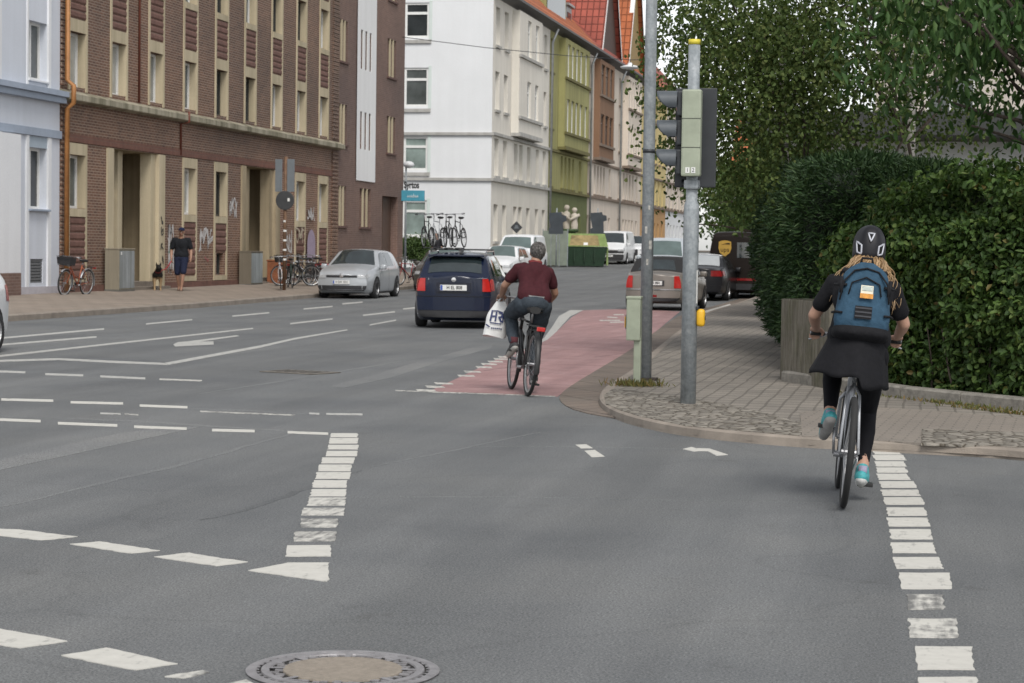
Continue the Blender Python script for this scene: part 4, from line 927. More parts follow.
def ribs(x0,x1,z0,z1):
    rb=MB(); n=max(1,int(round((z1-z0)/.205))); h=(z1-z0)/n
    for k in range(n):
        z=z0+k*h
        rb.add([(x0,-.005,z+.02),(x1,-.005,z+.02),(x1,-.03,z+h*.30),(x0,-.03,z+h*.30),(x1,-.03,z+h*.78),(x0,-.03,z+h*.78),(x1,-.005,z+h),(x0,-.005,z+h)],[(0,1,2,3),(3,2,4,5),(5,4,6,7)])
        rb.add([(x0,-.005,z+.02),(x0,-.03,z+h*.3),(x0,-.03,z+h*.78),(x0,-.005,z+h)],[(0,1,2,3)]); rb.add([(x1,-.005,z+.02),(x1,-.03,z+h*.3),(x1,-.03,z+h*.78),(x1,-.005,z+h)],[(3,2,1,0)])
    rb.build('ribbed_spandrel',mat('ribbed_clinker',(.15,.075,.058),.8,0,.25,5,.4,40),bb)
for i,c in enumerate(bays):
    for k in range(2): ribs(c-hw,c+hw,flo[k][1]+.36,flo[k+1][0]-.22)
    if not any(p[0]<c<p[1] for p in portals): ribs(c-hw,c+hw,.62 if i not in(4,7) else 1.36,2.26)
for a,b,c,d in bas: window(bb,a,b,c,d,.19,M_DFRAME,M_GL_DARK,'n',.05)
# cornice with sloped top
mb=MB(); mb.prism([(0,CZ0),(-.26,CZ0+.03),(-.28,CZ0+.05),(-.28,CZ0+.20),(-.22,CZ0+.23),(0,CZ1)],'x',-.02,W+.05); mb.build('cornice',M_CORN,bb)
MB().box(.03,W-.02,-.03,-.0,4.27,4.47).build('soldier_course',M_SOLD,bb)
MB().box(.0,W,-.07,-.002,.0,.43).build('plinth',mat('brick_plinth',(.13,.062,.05),.85,0,.25,6,.3,30),bb) if False else None
def plinth_parts():
    xs=[0]+[x for p in portals for x in p]+[W]
    for k in range(0,len(xs),2): MB().box(xs[k]+.01,xs[k+1]-.01,-.07,0,.0,.43).build('plinth',mat('brick_plinth',(.14,.068,.052),.85,0,.25,6,.3,30),bb)
plinth_parts()
# rusticated end pilasters
mb=MB()
for x0,x1 in((W-.86,W-.05),(.03,.30)):
    z=.45
    while z<HB-.1:
        if not (CZ0-.1<z<CZ1+.02): mb.box(x0,x1,-.05,-.001,z,z+.125)
        z+=.155
mb.build('rusticated_pilaster',M_BRICK,bb)
# portals
for k,(a,b) in enumerate(portals):
    L=b-a; D=1.25
    bm_=M_BEIGE if k==0 else M_BEIGE_D
    mb=MB(); mb.quad((a,D-.001,.2),(b,D-.001,.2),(b,D-.001,4.24),(a,D-.001,4.24)); mb.quad((a,.0,4.237),(b,.0,4.237),(b,D,4.237),(a,D,4.237))
    mb.quad((b-.003,.0,.2),(b-.003,D,.2),(b-.003,D,4.24),(b-.003,0,4.24)); mb.quad((a+.003,.0,.2),(a+.003,D,.2),(a+.003,D,4.24),(a+.003,0,4.24))
    p=mb.build('portal_recess',M_BEIGE_D,bb)
    mb=MB(); mb.box(a+.004,a+.42,-.06,.25,.2,4.23); mb.box(b-.50,b-.005,-.06,.22,.2,4.23); mb.box(b-.86,b-.52,.06,.4,.2,4.23)
    mb.box(a+L*.37,a+L*.37+.34,.32,.75,.2,4.23); mb.box(a+.42,a+L*.37,.42,.75,2.86,3.12); mb.box(a+.42,a+.62,.42,.72,.2,4.23)
    mb.build('portal_pillar',bm_,p)
    mb=MB(); mb.box(a+.62,a+L*.37,.60,.66,.2,2.855); mb.build('door',M_DOOR,p)
    window(p,a+.62,a+L*.37,3.125,4.2,.66,M_DFRAME,M_GL_DARK,'v',.05) if False else MB().box(a+.62,a+L*.37,.62,.66,3.125,4.2).build('fanlight',M_GL_DARK,p)
    MB().box(a+L*.37+.36,b-.9,D-.08,D-.02,.3,2.75).build('inner_door',mat('beige_inner_door',(.25,.20,.14),.6,0,.15,4),p)
    mb=MB(); mb.box(a+.01,b-.01,.05,D-.01,.2,.48); mb.box(a+.01,b-.01,-.25,.045,.2,.34); mb.build('step',M_STEP,p)
# pipes
MB().tube([(.12,-.16,.3),(.12,-.16,5.1),(.12,-.34,5.25),(.12,-.34,5.7),(.12,-.16,5.85),(.12,-.16,HB)],.066,12).build('downpipe',M_PIPE,bb,True)
xj=PX(138.5,50,XF).y-Y0
MB().tube([(xj,-.03,5.65),(xj,-.03,HB)],.035,8).build('service_pipe',M_PIPE_R,bb,True)
MB().tube([(8.86,-.29,5.62),(8.86,-.30,5.3),(8.86,-.03,5.25),(8.86,-.03,4.3)],.035,8).build('service_pipe',M_PIPE_R,bb,True)
MB().quad((0,12,HB),(W,12,HB),(W,0,HB),(0,0,HB)).build('roof',M_ZINC,bb)
# graffiti: scribbled tags on the brick (parts of the wall they are on)
def scribble(name,x0,x1,z0,z1,m,parent,n=16,w=.02,y=-.004,seed=1,loops=3):
    rd=random.Random(seed); mb=MB()
    for s in range(loops):
        ps=[]; x=x0+rd.random()*.3*(x1-x0)
        for i in range(n):
            ps.append(Vector((x0+(x1-x0)*((i+.5)/n)+rd.uniform(-.10,.10)*(x1-x0),y-.001*s,z0+(z1-z0)*rd.random())))
        sp=smooth_poly(ps,2); rows=[]
        for i,p in enumerate(sp):
            t=(sp[min(i+1,len(sp)-1)]-sp[max(i-1,0)])
            if t.length<1e-6: t=Vector((1,0,0))
            t.normalize(); nn=Vector((-t.z,0,t.x)); rows.append([p-nn*w,p+nn*w])
        mb.grid(rows)
    return mb.build(name,m,parent,fix=False)
M_GW=mat('white_spray_paint',(.50,.48,.47),.7,0,.15,9); M_GB=mat('black_spray_paint',(.03,.028,.026),.7,0,.1,9); M_GP=mat('lilac_spray_paint',(.30,.24,.32),.7,0,.12,9); M_GG=mat('green_spray_paint',(.14,.22,.17),.7,0,.12,9); M_GR=mat('red_spray_paint',(.30,.10,.09),.7,0,.1,9)
def gx(u): return PX(u,230,XF).y-Y0
scribble('graffiti',gx(199),gx(212),1.35,2.15,M_GW,bb,13,.035,-.01,2,3)
scribble('graffiti',gx(229),gx(237),2.45,3.15,M_GW,bb,11,.035,-.01,5,2)
scribble('graffiti',gx(167.5),gx(174),.6,2.4,M_GW,bb,14,.03,-.01,8,3)
scribble('graffiti',gx(168),gx(174),1.3,1.7,M_GG,bb,8,.03,-.013,9,1)
scribble('graffiti',gx(204),gx(209),1.0,1.4,M_GR,bb,7,.03,-.013,19,1)
scribble('graffiti',gx(284),gx(292),1.3,2.3,M_GW,bb,11,.035,-.01,12,2)
scribble('graffiti',gx(306),gx(313),2.4,3.2,M_GW,bb,11,.03,-.055,14,2)
scribble('graffiti',gx(293),gx(302),1.6,2.3,mat('cream_spray_paint',(.42,.36,.27),.7,0,.1,9),bb,9,.03,-.07,15,2)
def vert_tag(name,x,z0,z1,parent,m,w=.02,seed=1):
    rd=random.Random(seed); mb=MB()
    z=z1
    while z>z0:
        h=rd.uniform(.25,.5); ps=[Vector((x+rd.uniform(-.13,.13),-.075,z-h*rd.random())) for _ in range(5)]
        sp=smooth_poly(ps,2); rows=[]
        for i,p in enumerate(sp):
            t=(sp[min(i+1,len(sp)-1)]-sp[max(i-1,0)]); t.normalize(); nn=Vector((-t.z,0,t.x)); rows.append([p-nn*w,p+nn*w])
        mb.grid(rows); z-=h*1.02
    return mb.build(name,m,parent,fix=False)
vert_tag('graffiti',portals[0][1]-.25,.75,2.45,bb,M_GB,.022,4)
# lilac graffiti arch on the brick
cx_=gx(309.5); mb=MB(); rows=[]
for i in range(15):
    a=math.pi*i/14; rows.append([Vector((cx_+.50*math.cos(a),-.075,1.65+.55*math.sin(a))),Vector((cx_+.32*math.cos(a),-.075,1.65+.36*math.sin(a)))])
rows=[[Vector((cx_+.50,-.075,1.15)),Vector((cx_+.3,-.075,1.15))]]+rows+[[Vector((cx_-.5,-.075,1.0)),Vector((cx_-.32,-.075,1.0))]]
mb.grid(rows); mb.poly([Vector((cx_+.40*math.cos(math.pi*i/10),-.072,1.62+.42*math.sin(math.pi*i/10))) for i in range(11)]+[Vector((cx_-.4,-.072,1.1)),Vector((cx_+.4,-.072,1.1))]); mb.build('graffiti',M_GP,bb)
# ------------------------------------------------------------- plain brick house with white stripe
Y0=76.6; Y1=86.75; W=Y1-Y0
pb=thing('striped_brick_house','plain dark brick house with a tall white stripe and triple slit windows','house',(XF,Y0,0),R(90))
HP2=17.0
rows3=[(2.4,3.95),(5.58,7.12),(8.78,10.38),(12.0,13.6)]
def ty(u,v): return PX(u,v,XF).y-Y0
cA=(ty(337.5,205),ty(346.5,205)); cB=(ty(359.5,205),ty(371,205)); cC=(ty(387,100),ty(396,100)); st=(ty(355.5,150),ty(374.5,150))
SZ=4.25
op=[]; w3=[]
for k,(c,d) in enumerate(rows3):
    cols=[cA,cC] if k>0 else [cA,cB]
    for a,b in cols:
        for j in range(3):
            x=a+(b-a)*j/3; w3.append((x+.02,x+(b-a)/3-.07,c,d,M_WFRAME)); op.append(w3[-1][:4])
sop=[]
for k,(c,d) in enumerate(rows3[1:]):
    a,b=st[0]+.45,st[1]-.45
    for j in range(3):
        x=a+(b-a)*j/3+.06; sop.append((x,x+.30,c-.06,d-.1)); op.append((x,x+.30,c-.06,d-.1))
door=(ty(382,220),ty(397.5,220),.2,3.75,.5); op.append(door)
wall(op,0,W,-.3,HP2,.22).build('wall',M_BRICK2,pb)
wall(sop,st[0],st[1],SZ,HP2-.01,.03,-.04).build('white_stripe',plaster('white_render',(.76,.76,.76),.03,.05),pb)
for a,b,c,d in sop: window(pb,a,b,c,d,.16,M_WFRAME,M_GL_CURT,'n',.05)
for i,(a,b,c,d,m_) in enumerate(w3): window(pb,a,b,c,d,.2,mat('maroon_window_frame',(.055,.03,.026),.5,0,.1,8),M_GL_DARK,'n',.05)
mb=MB()
for k,(c,d) in enumerate(rows3):
    for a,b in ([cA,cC] if k>0 else [cA,cB]):
        for j in (1,2): x=a+(b-a)*j/3; MB().box(x-.072,x+.022,-.012,.06,c,d).build('mullion',M_BEIGE,pb)
mb=MB()
for k,(c,d) in enumerate(rows3):
    for a,b in ([cA,cC] if k>0 else [cA,cB]): MB().box(a-.05,b+.02,-.07,.18,c-.08,c-.003).build('sill',mat('brick_sill',(.11,.06,.05),.8,0,.2,6),pb)
# entrance
dr=MB(); dr.box(door[0]+.45,door[0]+1.35,.40,.46,.2,3.7); dd=dr.build('entrance_door',M_GL_DARK,pb)
mb=MB()
for x in (door[0]+.40,door[0]+1.3): mb.box(x,x+.13,.34,.398,.2,3.7)
for z in(.2,1.2,2.2,2.75): mb.box(door[0]+.53,door[0]+1.3,.34,.395,z,z+.16)
mb.build('door_frame',M_WFRAME,dd)
MB().box(door[0]+.53,door[0]+1.3,.33,.338,2.92,3.7).build('orange_panel',mat('orange_panel',(.55,.27,.03),.6,0,.2,5),dd)
MB().box(door[0]+.60,door[0]+1.2,.325,.333,2.35,2.74).build('white_notice',M_WFRAME,dd)
MB().box(door[1]-1.35,door[1]-.01,.30,.36,.2,3.73).build('brown_side_panel',mat('brown_panel',(.085,.05,.035),.6,0,.15,4),pb)
MB().quad((0,12,HP2),(W,12,HP2),(W,0,HP2),(0,0,HP2)).build('roof',M_ZINC,pb)
MB().quad((W,0,-.3),(W,12,-.3),(W,12,HP2),(W,0,HP2)).build('end_wall',M_BRICK2,pb)
scribble('graffiti',cB[0]+.3,cB[0]+.9,.9,1.7,mat('rust_stain',(.13,.06,.03),.8,0,.2,8),pb,8,.05,-.006,31,1)
# ------------------------------------------------------------- the row beyond the side street
M_TILE=None
def tile_mat(name,c):
    m,nt,b,tc=nodes_mat(name,.7,.35); o=tc.outputs['Object']
    br=nt.nodes.new('ShaderNodeTexBrick'); br.offset=.0; br.inputs['Scale'].default_value=1; br.inputs['Brick Width'].default_value=.42; br.inputs['Row Height'].default_value=.55; br.inputs['Mortar Size'].default_value=.05; br.inputs['Mortar Smooth'].default_value=.8
    br.inputs['Color1'].default_value=c+(1,); br.inputs['Color2'].default_value=tuple(k*.8 for k in c)+(1,); br.inputs['Mortar'].default_value=tuple(k*.42 for k in c)+(1,)
    s=nt.nodes.new('ShaderNodeSeparateXYZ'); nt.links.new(o,s.inputs[0]); cc=nt.nodes.new('ShaderNodeCombineXYZ'); nt.links.new(s.outputs[1],cc.inputs[0]); nt.links.new(s.outputs[2],cc.inputs[1]); nt.links.new(cc.outputs[0],br.inputs['Vector'])
    big=ramp(nt,nz(nt,o,.6,6,.7),[(.3,(.78,.76,.76)),(.7,(1.18,1.15,1.1))]); nt.links.new(mul(nt,br.outputs['Color'],big),b.inputs['Base Color'])
    inv=nt.nodes.new('ShaderNodeMath'); inv.operation='SUBTRACT'; inv.inputs[0].default_value=1; nt.links.new(br.outputs['Fac'],inv.inputs[1]); bump(nt,b,inv.outputs[0],.8,.05); return m
M_TILE_O=tile_mat('orange_roof_tile',(.42,.13,.05)); M_TILE_R=tile_mat('red_roof_tile',(.33,.085,.06))
ROWF=[(2.0,3.95),(5.45,7.42),(8.92,10.93),(12.3,14.3)]
def row_house(name,label,Ya,Yb,wm,cols,oriel,base_m,trim,roofm,eave=15.0,gable=None,oriel_m=None,course=None,H0=-.5,dormer=None,depth=11.0,winm=None,party=True):
    """cols: list of (u0,u1) slit windows as local x ranges; oriel: (x0,x1,z0,z1,[cols])"""
    W=Yb-Ya; rt=thing(name,label,'house',(XF,Ya,0),R(90))
    fm=winm or M_WFRAME; op=[]
    for (x0,x1) in cols:
        for k,(c,d) in enumerate(ROWF):
            if oriel and k>=2 and oriel[0]-.05<(x0+x1)/2<oriel[1]+.05: continue
            op.append((x0,x1,c,d))
    split=5.18
    wall([o for o in op if o[3]>split],0,W,split,eave,.32).build('wall',wm,rt)
    wall([o for o in op if o[3]<split],0,W,H0,split-.003,.32).build('ground_floor_wall',base_m,rt)
    for n,(a,b,c,d) in enumerate(op): window(rt,a,b,c,d,.28,fm,(M_GL_CURT if (n*7)%3 else M_GL_GREY),'t',.07)
    mb=MB()
    for a,b,c,d in op: mb.box(a-.06,b+.06,-.10,-.002,c-.14,c-.003)
    mb.box(-.0,W,-.16,-.001,5.14,5.30); mb.box(0,W,-.14,-.001,7.55,7.70)
    mb.build('sill_course',trim,rt)
    if oriel:
        ox0,ox1,oz0,oz1,oc=oriel; p=.42; om=oriel_m or wm
        oo=[(a,b,c,d) for a,b in oc for c,d in ROWF[2:]]
        q=wall(oo,ox0,ox1,oz0,oz1,.2,-p)
        q.quad((ox0,-p,oz0),(ox0,0,oz0),(ox0,0,oz1),(ox0,-p,oz1)); q.quad((ox1,-p,oz0),(ox1,-p,oz1),(ox1,0,oz1),(ox1,0,oz0)); q.quad((ox0,-p,oz0),(ox1,-p,oz0),(ox1,0,oz0),(ox0,0,oz0)); q.quad((ox0,-p,oz1),(ox1,-p,oz1),(ox1,0,oz1),(ox0,0,oz1))
        ob=q.build('oriel',om,rt)
        for n,(a,b,c,d) in enumerate(oo): window(ob,a,b,c,d,-p+.17,fm,M_GL_CURT if n%2 else M_GL_GREY,'t',.06)
        mb=MB(); mb.box(ox0-.06,ox1+.06,-p-.12,-p-.001,8.72,8.88); mb.box(ox0-.06,ox1+.06,-p-.12,-p-.001,12.08,12.24); mb.box(ox0-.02,ox1+.02,-p-.08,-p-.001,7.85,8.0); mb.box(ox0-.06,ox1+.06,-p-.10,-.001,oz0-.18,oz0-.002); mb.build('oriel_sill',trim,ob)
    # eaves gutter and roof
    MB().prism([(.0,eave-.25),(-.55,eave-.02),(-.62,eave+.0),(-.62,eave+.14),(0,eave+.2)],'x',0,W).build('eaves',mat('dark_eaves',(.09,.085,.085),.6,.2,.15,4),rt)
    slope=1.05
    MB().add([(0,-.6,eave+.15),(W,-.6,eave+.15),(W,5.4,eave+.15+6*slope),(0,5.4,eave+.15+6*slope)],[(0,1,2,3)]).build('roof',roofm,rt)
    if party: MB().quad((0,0,H0),(0,depth,H0),(0,depth,eave),(0,0,eave)).poly([(0,0,eave),(0,5.4,eave+6.2*slope-.6),(0,depth,eave)]).build('party_wall',wm,rt)
    if gable:
        # cross gable facing the street with steep tiled sides
        for (g0,g1,gh,gm,gtile,ph) in gable:
            gc=(g0+g1)/2; z0=eave+.15; g=MB()
            g.quad((g0-.35,-ph,z0),(gc,-ph,z0+gh),(gc,5.5,z0+gh),(g0-.35,5.5,z0)); g.quad((gc,-ph,z0+gh),(g1+.35,-ph,z0),(g1+.35,5.5,z0),(gc,5.5,z0+gh)); gr=g.build('gable_roof',gtile,rt)
            MB().poly([(g0,-ph+.35,z0),(g1,-ph+.35,z0),(gc,-ph+.35,z0+gh-.3)]).build('gable_wall',gm,gr)
            v=MB(); v.add([(g0-.38,-ph-.02,z0-.1),(gc,-ph-.02,z0+gh+.05),(gc,-ph-.02,z0+gh-.4),(g0-.05,-ph-.02,z0-.1)],[(0,1,2,3)]); v.add([(g1+.38,-ph-.02,z0-.1),(gc,-ph-.02,z0+gh+.05),(gc,-ph-.02,z0+gh-.4),(g1+.05,-ph-.02,z0-.1)],[(3,2,1,0)]); 
            v.add([(g0-.38,-ph-.02,z0-.1),(gc,-ph-.02,z0+gh+.05),(gc,-ph+.3,z0+gh+.05),(g0-.38,-ph+.3,z0-.1)],[(0,1,2,3)])
            v.build('verge_board',M_WFRAME,gr)
    if dormer:
        for (d0,d1,dh,dm,pd) in dormer:
            z0=eave+.1; q=MB(); q.box(d0,d1,-.1+pd,4,z0,z0+dh); dq_=q.build('dormer',dm,rt)
            MB().box(d0-.15,d1+.15,-.3+pd,4,z0+dh+.002,z0+dh+.14).build('dormer_roof',M_ZINC,dq_)
            mb=MB(); mb.box(d0+.3,d1-.3,-.13+pd,-.105+pd,z0+.6,z0+dh-.4); mb.build('window',M_GL_DARK,dq_)
    return rt
M_WHITE=plaster('white_plaster',(.70,.71,.72),.03,.025); M_CREAMW=plaster('off_white_plaster',(.69,.655,.59),.05,.08); M_OLIVE=plaster('olive_plaster',(.32,.305,.135),.12,.20); M_OLIVE_D=plaster('moss_green_plaster',(.145,.165,.07),.10,.15); M_CREAM=plaster('cream_plaster',(.66,.58,.50),.05,.12); M_BROWN=plaster('brown_oriel_plaster',(.23,.135,.085),.08,.1)
M_TRIMG=plaster('grey_trim',(.42,.41,.39),.08,.2); M_TRIMO=plaster('olive_trim',(.16,.145,.06),.08,.2); M_TRIMB=plaster('brown_trim',(.22,.17,.135),.08,.2); M_YELL=plaster('ochre_plaster',(.62,.50,.24),.06,.12)
def cols_u(us,Ya,v=120): return [(PX(a,v,XF).y-Ya,PX(b,v,XF).y-Ya) for a,b in us]
YA=105.1
c_=cols_u([(494.7,499),(503.5,507.5),(514.5,518),(519.6,523.2),(527.6,531),(536.4,539.6),(543.3,546.2)],YA)
wh=row_house('white_corner_house','tall white corner house with grey string courses and a blank gable','','' and 0,M_WHITE,[],None,M_WHITE,M_TRIMG,M_TILE_O) if False else None
wh=row_house('white_corner_house','tall white corner house with grey string courses at the side street',YA,121.5,M_CREAMW,c_,(PX(511.5,100,XF).y-YA,PX(534.5,100,XF).y-YA,7.95,14.6,c_[3:5]),M_CREAMW,M_TRIMG,M_TILE_O,dormer=[(9.5,14.5,3.0,M_WHITE,1.2)],party=False)
# its gable wall towards the side street (local frame: x = along street, y = inwards) – part of the house, with windows
gx0=-.0; gop=[]
gwin=[(12.62,14.45),(9.02,11.05),(5.68,7.45),(2.2,4.1)]
gyr=[(3.45,4.75),(8.2,9.5)]
gw=bpy.data.objects.new('gable_wall',None)
mbg=wall([(a,b,c,d) for a,b in gyr for c,d in gwin],0,12,-.5,15.2,.14)
# rotate: gable local (x',y',z) -> house local: inward axis y = x', x = y' 
gm_=MB(); gm_.add([(y-.004,x,z) for x,y,z in mbg.v],mbg.f); gable=gm_.build('gable_wall',M_WHITE,wh)
def win_gable(a,b,c,d,gm):
    f=MB(); g=MB()
    def bx(mb,x0,x1,y0,y1,z0,z1): mb.box(y0,y1,x0,x1,z0,z1)
    fw=.11; y=.12
    bx(f,a,a+fw,y-.06,y+.02,c,d); bx(f,b-fw,b,y-.06,y+.02,c,d); bx(f,a+fw,b-fw,y-.06,y+.02,c,c+fw); bx(f,a+fw,b-fw,y-.06,y+.02,d-fw,d); zz=c+(d-c)*.70; bx(f,a+fw,b-fw,y-.055,y+.02,zz-.07,zz+.07)
    fo=f.build('window',M_WFRAME,gable); MB().quad((y-.01,a+.02,c+.02),(y-.01,b-.02,c+.02),(y-.01,b-.02,d-.02),(y-.01,a+.02,d-.02)).build('pane',gm,fo)
    s=MB(); bx(s,a-.14,b+.12,-.10,-.007,c-.30,c-.12); s.build('sill',M_TRIMG,fo)
    s=MB(); bx(s,a-.17,a-.01,-.03,-.007,c-.1,d+.1); bx(s,b+.01,b+.17,-.03,-.007,c-.1,d+.1); s.build('surround',plaster('mint_trim',(.60,.66,.63),.04,.05),fo)
for a,b in gyr:
    for k,(c,d) in enumerate(gwin): win_gable(a,b,c,d,[M_GL_DARK,M_GL_GREY,M_GL_GREEN,M_GL_GREEN][k])
mb=MB()
for z in (5.14,7.52): mb.box(-.12,-.006,-.14,12,z,z+.15)
mb.build('string_course',M_TRIMG,wh)
mb=MB(); mb.box(-.14,-.006,-.1,12,14.95,15.15); mb.build('string_course',M_TRIMG,wh)
Y0h=105.1
def dpipe(rt,x,z1=14.7,m=None): MB().tube([(x,-.5,z1+.1),(x,-.18,z1-.7),(x,-.16,.2)],.075,8).build('downpipe',m or M_ZINC,rt,True)
dpipe(wh,16.3)
YA=121.5
cg=cols_u([(549.8,552.8),(561.5,563.6),(565.2,567.4),(569,571.2),(572.8,574.8),(579.5,582)],YA)
go=(PX(558.5,100,XF).y-YA,PX(583,100,XF).y-YA,7.95,14.6,cols_u([(560.5,563.2),(564.8,567.5),(569.1,571.8),(573.4,576),(578.5,581)],YA))
gh=row_house('green_house','olive green terraced house with a moss green ground floor and tiled roof',YA,136.0,M_OLIVE,cg,go,M_OLIVE_D,M_TRIMO,M_TILE_O,dormer=[(.6,7.5,4.8,M_OLIVE,.5),(10.5,12.5,2.4,M_ZINC,1.0)])
YA=136.0
cf=cols_u([(588.2,590),(594.6,596.4),(598,599.6),(601,602.6),(604,605.6),(609.5,611.5)],YA)
fo_=(PX(594,100,XF).y-YA,PX(608.5,100,XF).y-YA,7.95,14.6,cols_u([(595,598.5),(599.5,603),(604,607)],YA))
fh=row_house('cream_house','cream terraced house with a dark brown oriel and red tiled gable',YA,149.6,M_CREAM,cf,fo_,M_CREAM,M_TRIMB,M_TILE_R,gable=[(2.6,11.4,8.5,mat('dark_gable_boards',(.07,.035,.025),.7,0,.2,4),M_TILE_R,.5)],oriel_m=M_BROWN,winm=mat('brown_window_frame',(.09,.05,.035),.5,0,.1,6))
dpipe(fh,.2)
YA=149.6
cf=cols_u([(618.8,620.4),(623.8,625.6),(627,628.6),(630,631.6),(633,634.6),(637,638.6)],YA)
fo_=(PX(623.2,100,XF).y-YA,PX(636.6,100,XF).y-YA,7.95,14.6,cols_u([(624,625.6),(626.6,628.2),(629.2,630.8),(631.8,633.4),(634.2,635.8)],YA))
f2=row_house('cream_house','cream terraced house with a pale oriel and orange tiled gable',YA,162.0,M_CREAM,cf,fo_,M_CREAM,M_TRIMB,M_TILE_O,gable=[(1.6,10.6,9.5,mat('ochre_gable_boards',(.30,.20,.07),.7,0,.2,4),M_TILE_O,.5)])
dpipe(f2,.2)
YA=162.0
cf=[(1.2+2.4*i,2.1+2.4*i) for i in range(6)]
row_house('yellow_house','ochre yellow terraced house at the far end of the row',YA,178.0,M_YELL,cf,None,plaster('orange_plaster',(.50,.30,.14),.06,.1),M_TRIMB,M_TILE_O)
row_house('pale_house','pale terraced house behind the ochre yellow one',178.0,196.0,M_CREAM,cf,None,M_WHITE,M_TRIMB,M_TILE_R)
# ================================================================== VEGETATION
import numpy as np
rng=np.random.default_rng(5)
def leaf_mat(name,stops,rough=.5,trans=.25,scale=1.4,spec=.35):
    m,nt,b,tc=nodes_mat(name,rough,spec)
    g=nt.nodes.new('ShaderNodeNewGeometry')
    c=ramp(nt,g.outputs['Random Per Island'],stops)
    n=ramp(nt,nz(nt,tc.outputs['Object'],scale,4,.6),[(.32,(.72,.76,.70)),(.68,(1.25,1.2,1.1))])
    cc=mul(nt,c,n); nt.links.new(cc,b.inputs['Base Color'])
    t=nt.nodes.new('ShaderNodeBsdfTranslucent'); nt.links.new(mul(nt,cc,(1.1,1.25,.6)),t.inputs['Color'])
    mx=nt.nodes.new('ShaderNodeMixShader'); mx.inputs[0].default_value=trans
    nt.links.new(b.outputs[0],mx.inputs[1]); nt.links.new(t.outputs[0],mx.inputs[2])
    out=nt.nodes['Material Output']; nt.links.new(mx.outputs[0],out.inputs['Surface']); return m
def leaves_mesh(name,P,A,N,L,Wd,m,fold=.25):
    """P base points, A axis (leaf direction), N normal; L length; Wd width: six-point folded leaves"""
    n=len(P); A=A/np.linalg.norm(A,axis=1,keepdims=True); S=np.cross(N,A); S/=np.maximum(1e-6,np.linalg.norm(S,axis=1,keepdims=True)); N=np.cross(A,S)
    L=np.asarray(L).reshape(-1,1)*np.ones((n,1)); Wd=np.asarray(Wd).reshape(-1,1)*np.ones((n,1))
    V=np.empty((n,6,3)); droop=N*(-.12)
    V[:,0]=P; V[:,1]=P+A*L*.35+S*Wd*.5+N*Wd*fold; V[:,2]=P+A*L*.75+S*Wd*.38+N*Wd*fold*.6+droop*L*.6; V[:,3]=P+A*L+droop*L*1.3
    V[:,4]=P+A*L*.75-S*Wd*.38+N*Wd*fold*.6+droop*L*.6; V[:,5]=P+A*L*.35-S*Wd*.5+N*Wd*fold
    me=bpy.data.meshes.new(name); me.vertices.add(n*6); me.vertices.foreach_set('co',V.ravel())
    base=(np.arange(n)*6)[:,None]
    loops=(base+np.array([[0,1,2,3,0,3,4,5]])).ravel()
    me.loops.add(n*8); me.loops.foreach_set('vertex_index',loops); me.polygons.add(n*2)
    me.polygons.foreach_set('loop_start',np.arange(0,n*8,4)); me.polygons.foreach_set('loop_total',np.full(n*2,4))
    me.materials.append(m); me.update(); me.validate(); return me
def leaf_obj(name,P,A,N,L,Wd,m,parent,fold=.25):
    o=bpy.data.objects.new(name,leaves_mesh(name,P,A,N,L,Wd,m,fold)); COL.objects.link(o); o.parent=parent; return o
def rnd(n,s=1.0): return rng.normal(size=(n,3))*s
M_BEECH=leaf_mat('beech_leaf',[(0,(.028,.056,.015)),(.45,(.046,.088,.023)),(.8,(.074,.126,.033)),(.95,(.105,.152,.043)),(1,(.12,.085,.03))],.55,.2,2.2,.25)
M_YEW=leaf_mat('yew_needle',[(0,(.018,.042,.015)),(.6,(.032,.068,.025)),(1,(.060,.102,.037))],.55,.1)
M_BIRCH=leaf_mat('birch_leaf',[(0,(.038,.062,.018)),(.5,(.066,.100,.030)),(.85,(.105,.140,.045)),(1,(.12,.135,.05))],.65,.25,1.4,.2)
M_CHERRY=leaf_mat('cherry_leaf',[(0,(.022,.050,.015)),(.5,(.040,.086,.026)),(.85,(.070,.128,.042)),(1,(.14,.19,.08))],.6,.2,1.4,.2)
M_FAR=leaf_mat('far_leaf',[(0,(.040,.075,.020)),(.5,(.062,.110,.030)),(1,(.10,.15,.045))],.55,.25,.6)
M_FARD=leaf_mat('garden_leaf',[(0,(.026,.048,.014)),(.5,(.042,.072,.020)),(1,(.075,.105,.032))],.6,.2,.8,.2)
M_BARK=mat('dark_bark',(.060,.046,.036),.9,0,.35,9,.7,30); 
def birch_bark():
    m,nt,b,tc=nodes_mat('birch_bark',.75,.3); o=tc.outputs['Object']
    st=nz(nt,mapping(nt,o,(2,2,14)),1.2,4,.7)
    c=ramp(nt,st,[(.40,(.03,.027,.025)),(.46,(.36,.34,.31)),(.75,(.50,.48,.45))])
    nt.links.new(c,b.inputs['Base Color']); bump(nt,b,st,.5,.02); return m
M_BIRCHBARK=birch_bark()
M_SOIL=mat('garden_soil',(.055,.05,.03),.95,0,.35,3,.6,20)
struct(MB().grid([[(x,y,.085+road_z(y)+ (0 if x<-.5 else .05)) for x in (-1.0 if y<60 else -2.5,4,30,120)] for y in (24,30,40,60,61,90,140,200)]).build('garden_ground',M_SOIL))
struct(MB().grid([[(-1.2,24.6,.13),(-.05,21.9,.13),(.93,20.4,.13),(3,18.2,.13),(6,15,.13)],[(2,26,.14),(4,25,.14),(6,24,.14),(12,22,.14),(30,20,.14)]]).build('garden_ground',M_SOIL))
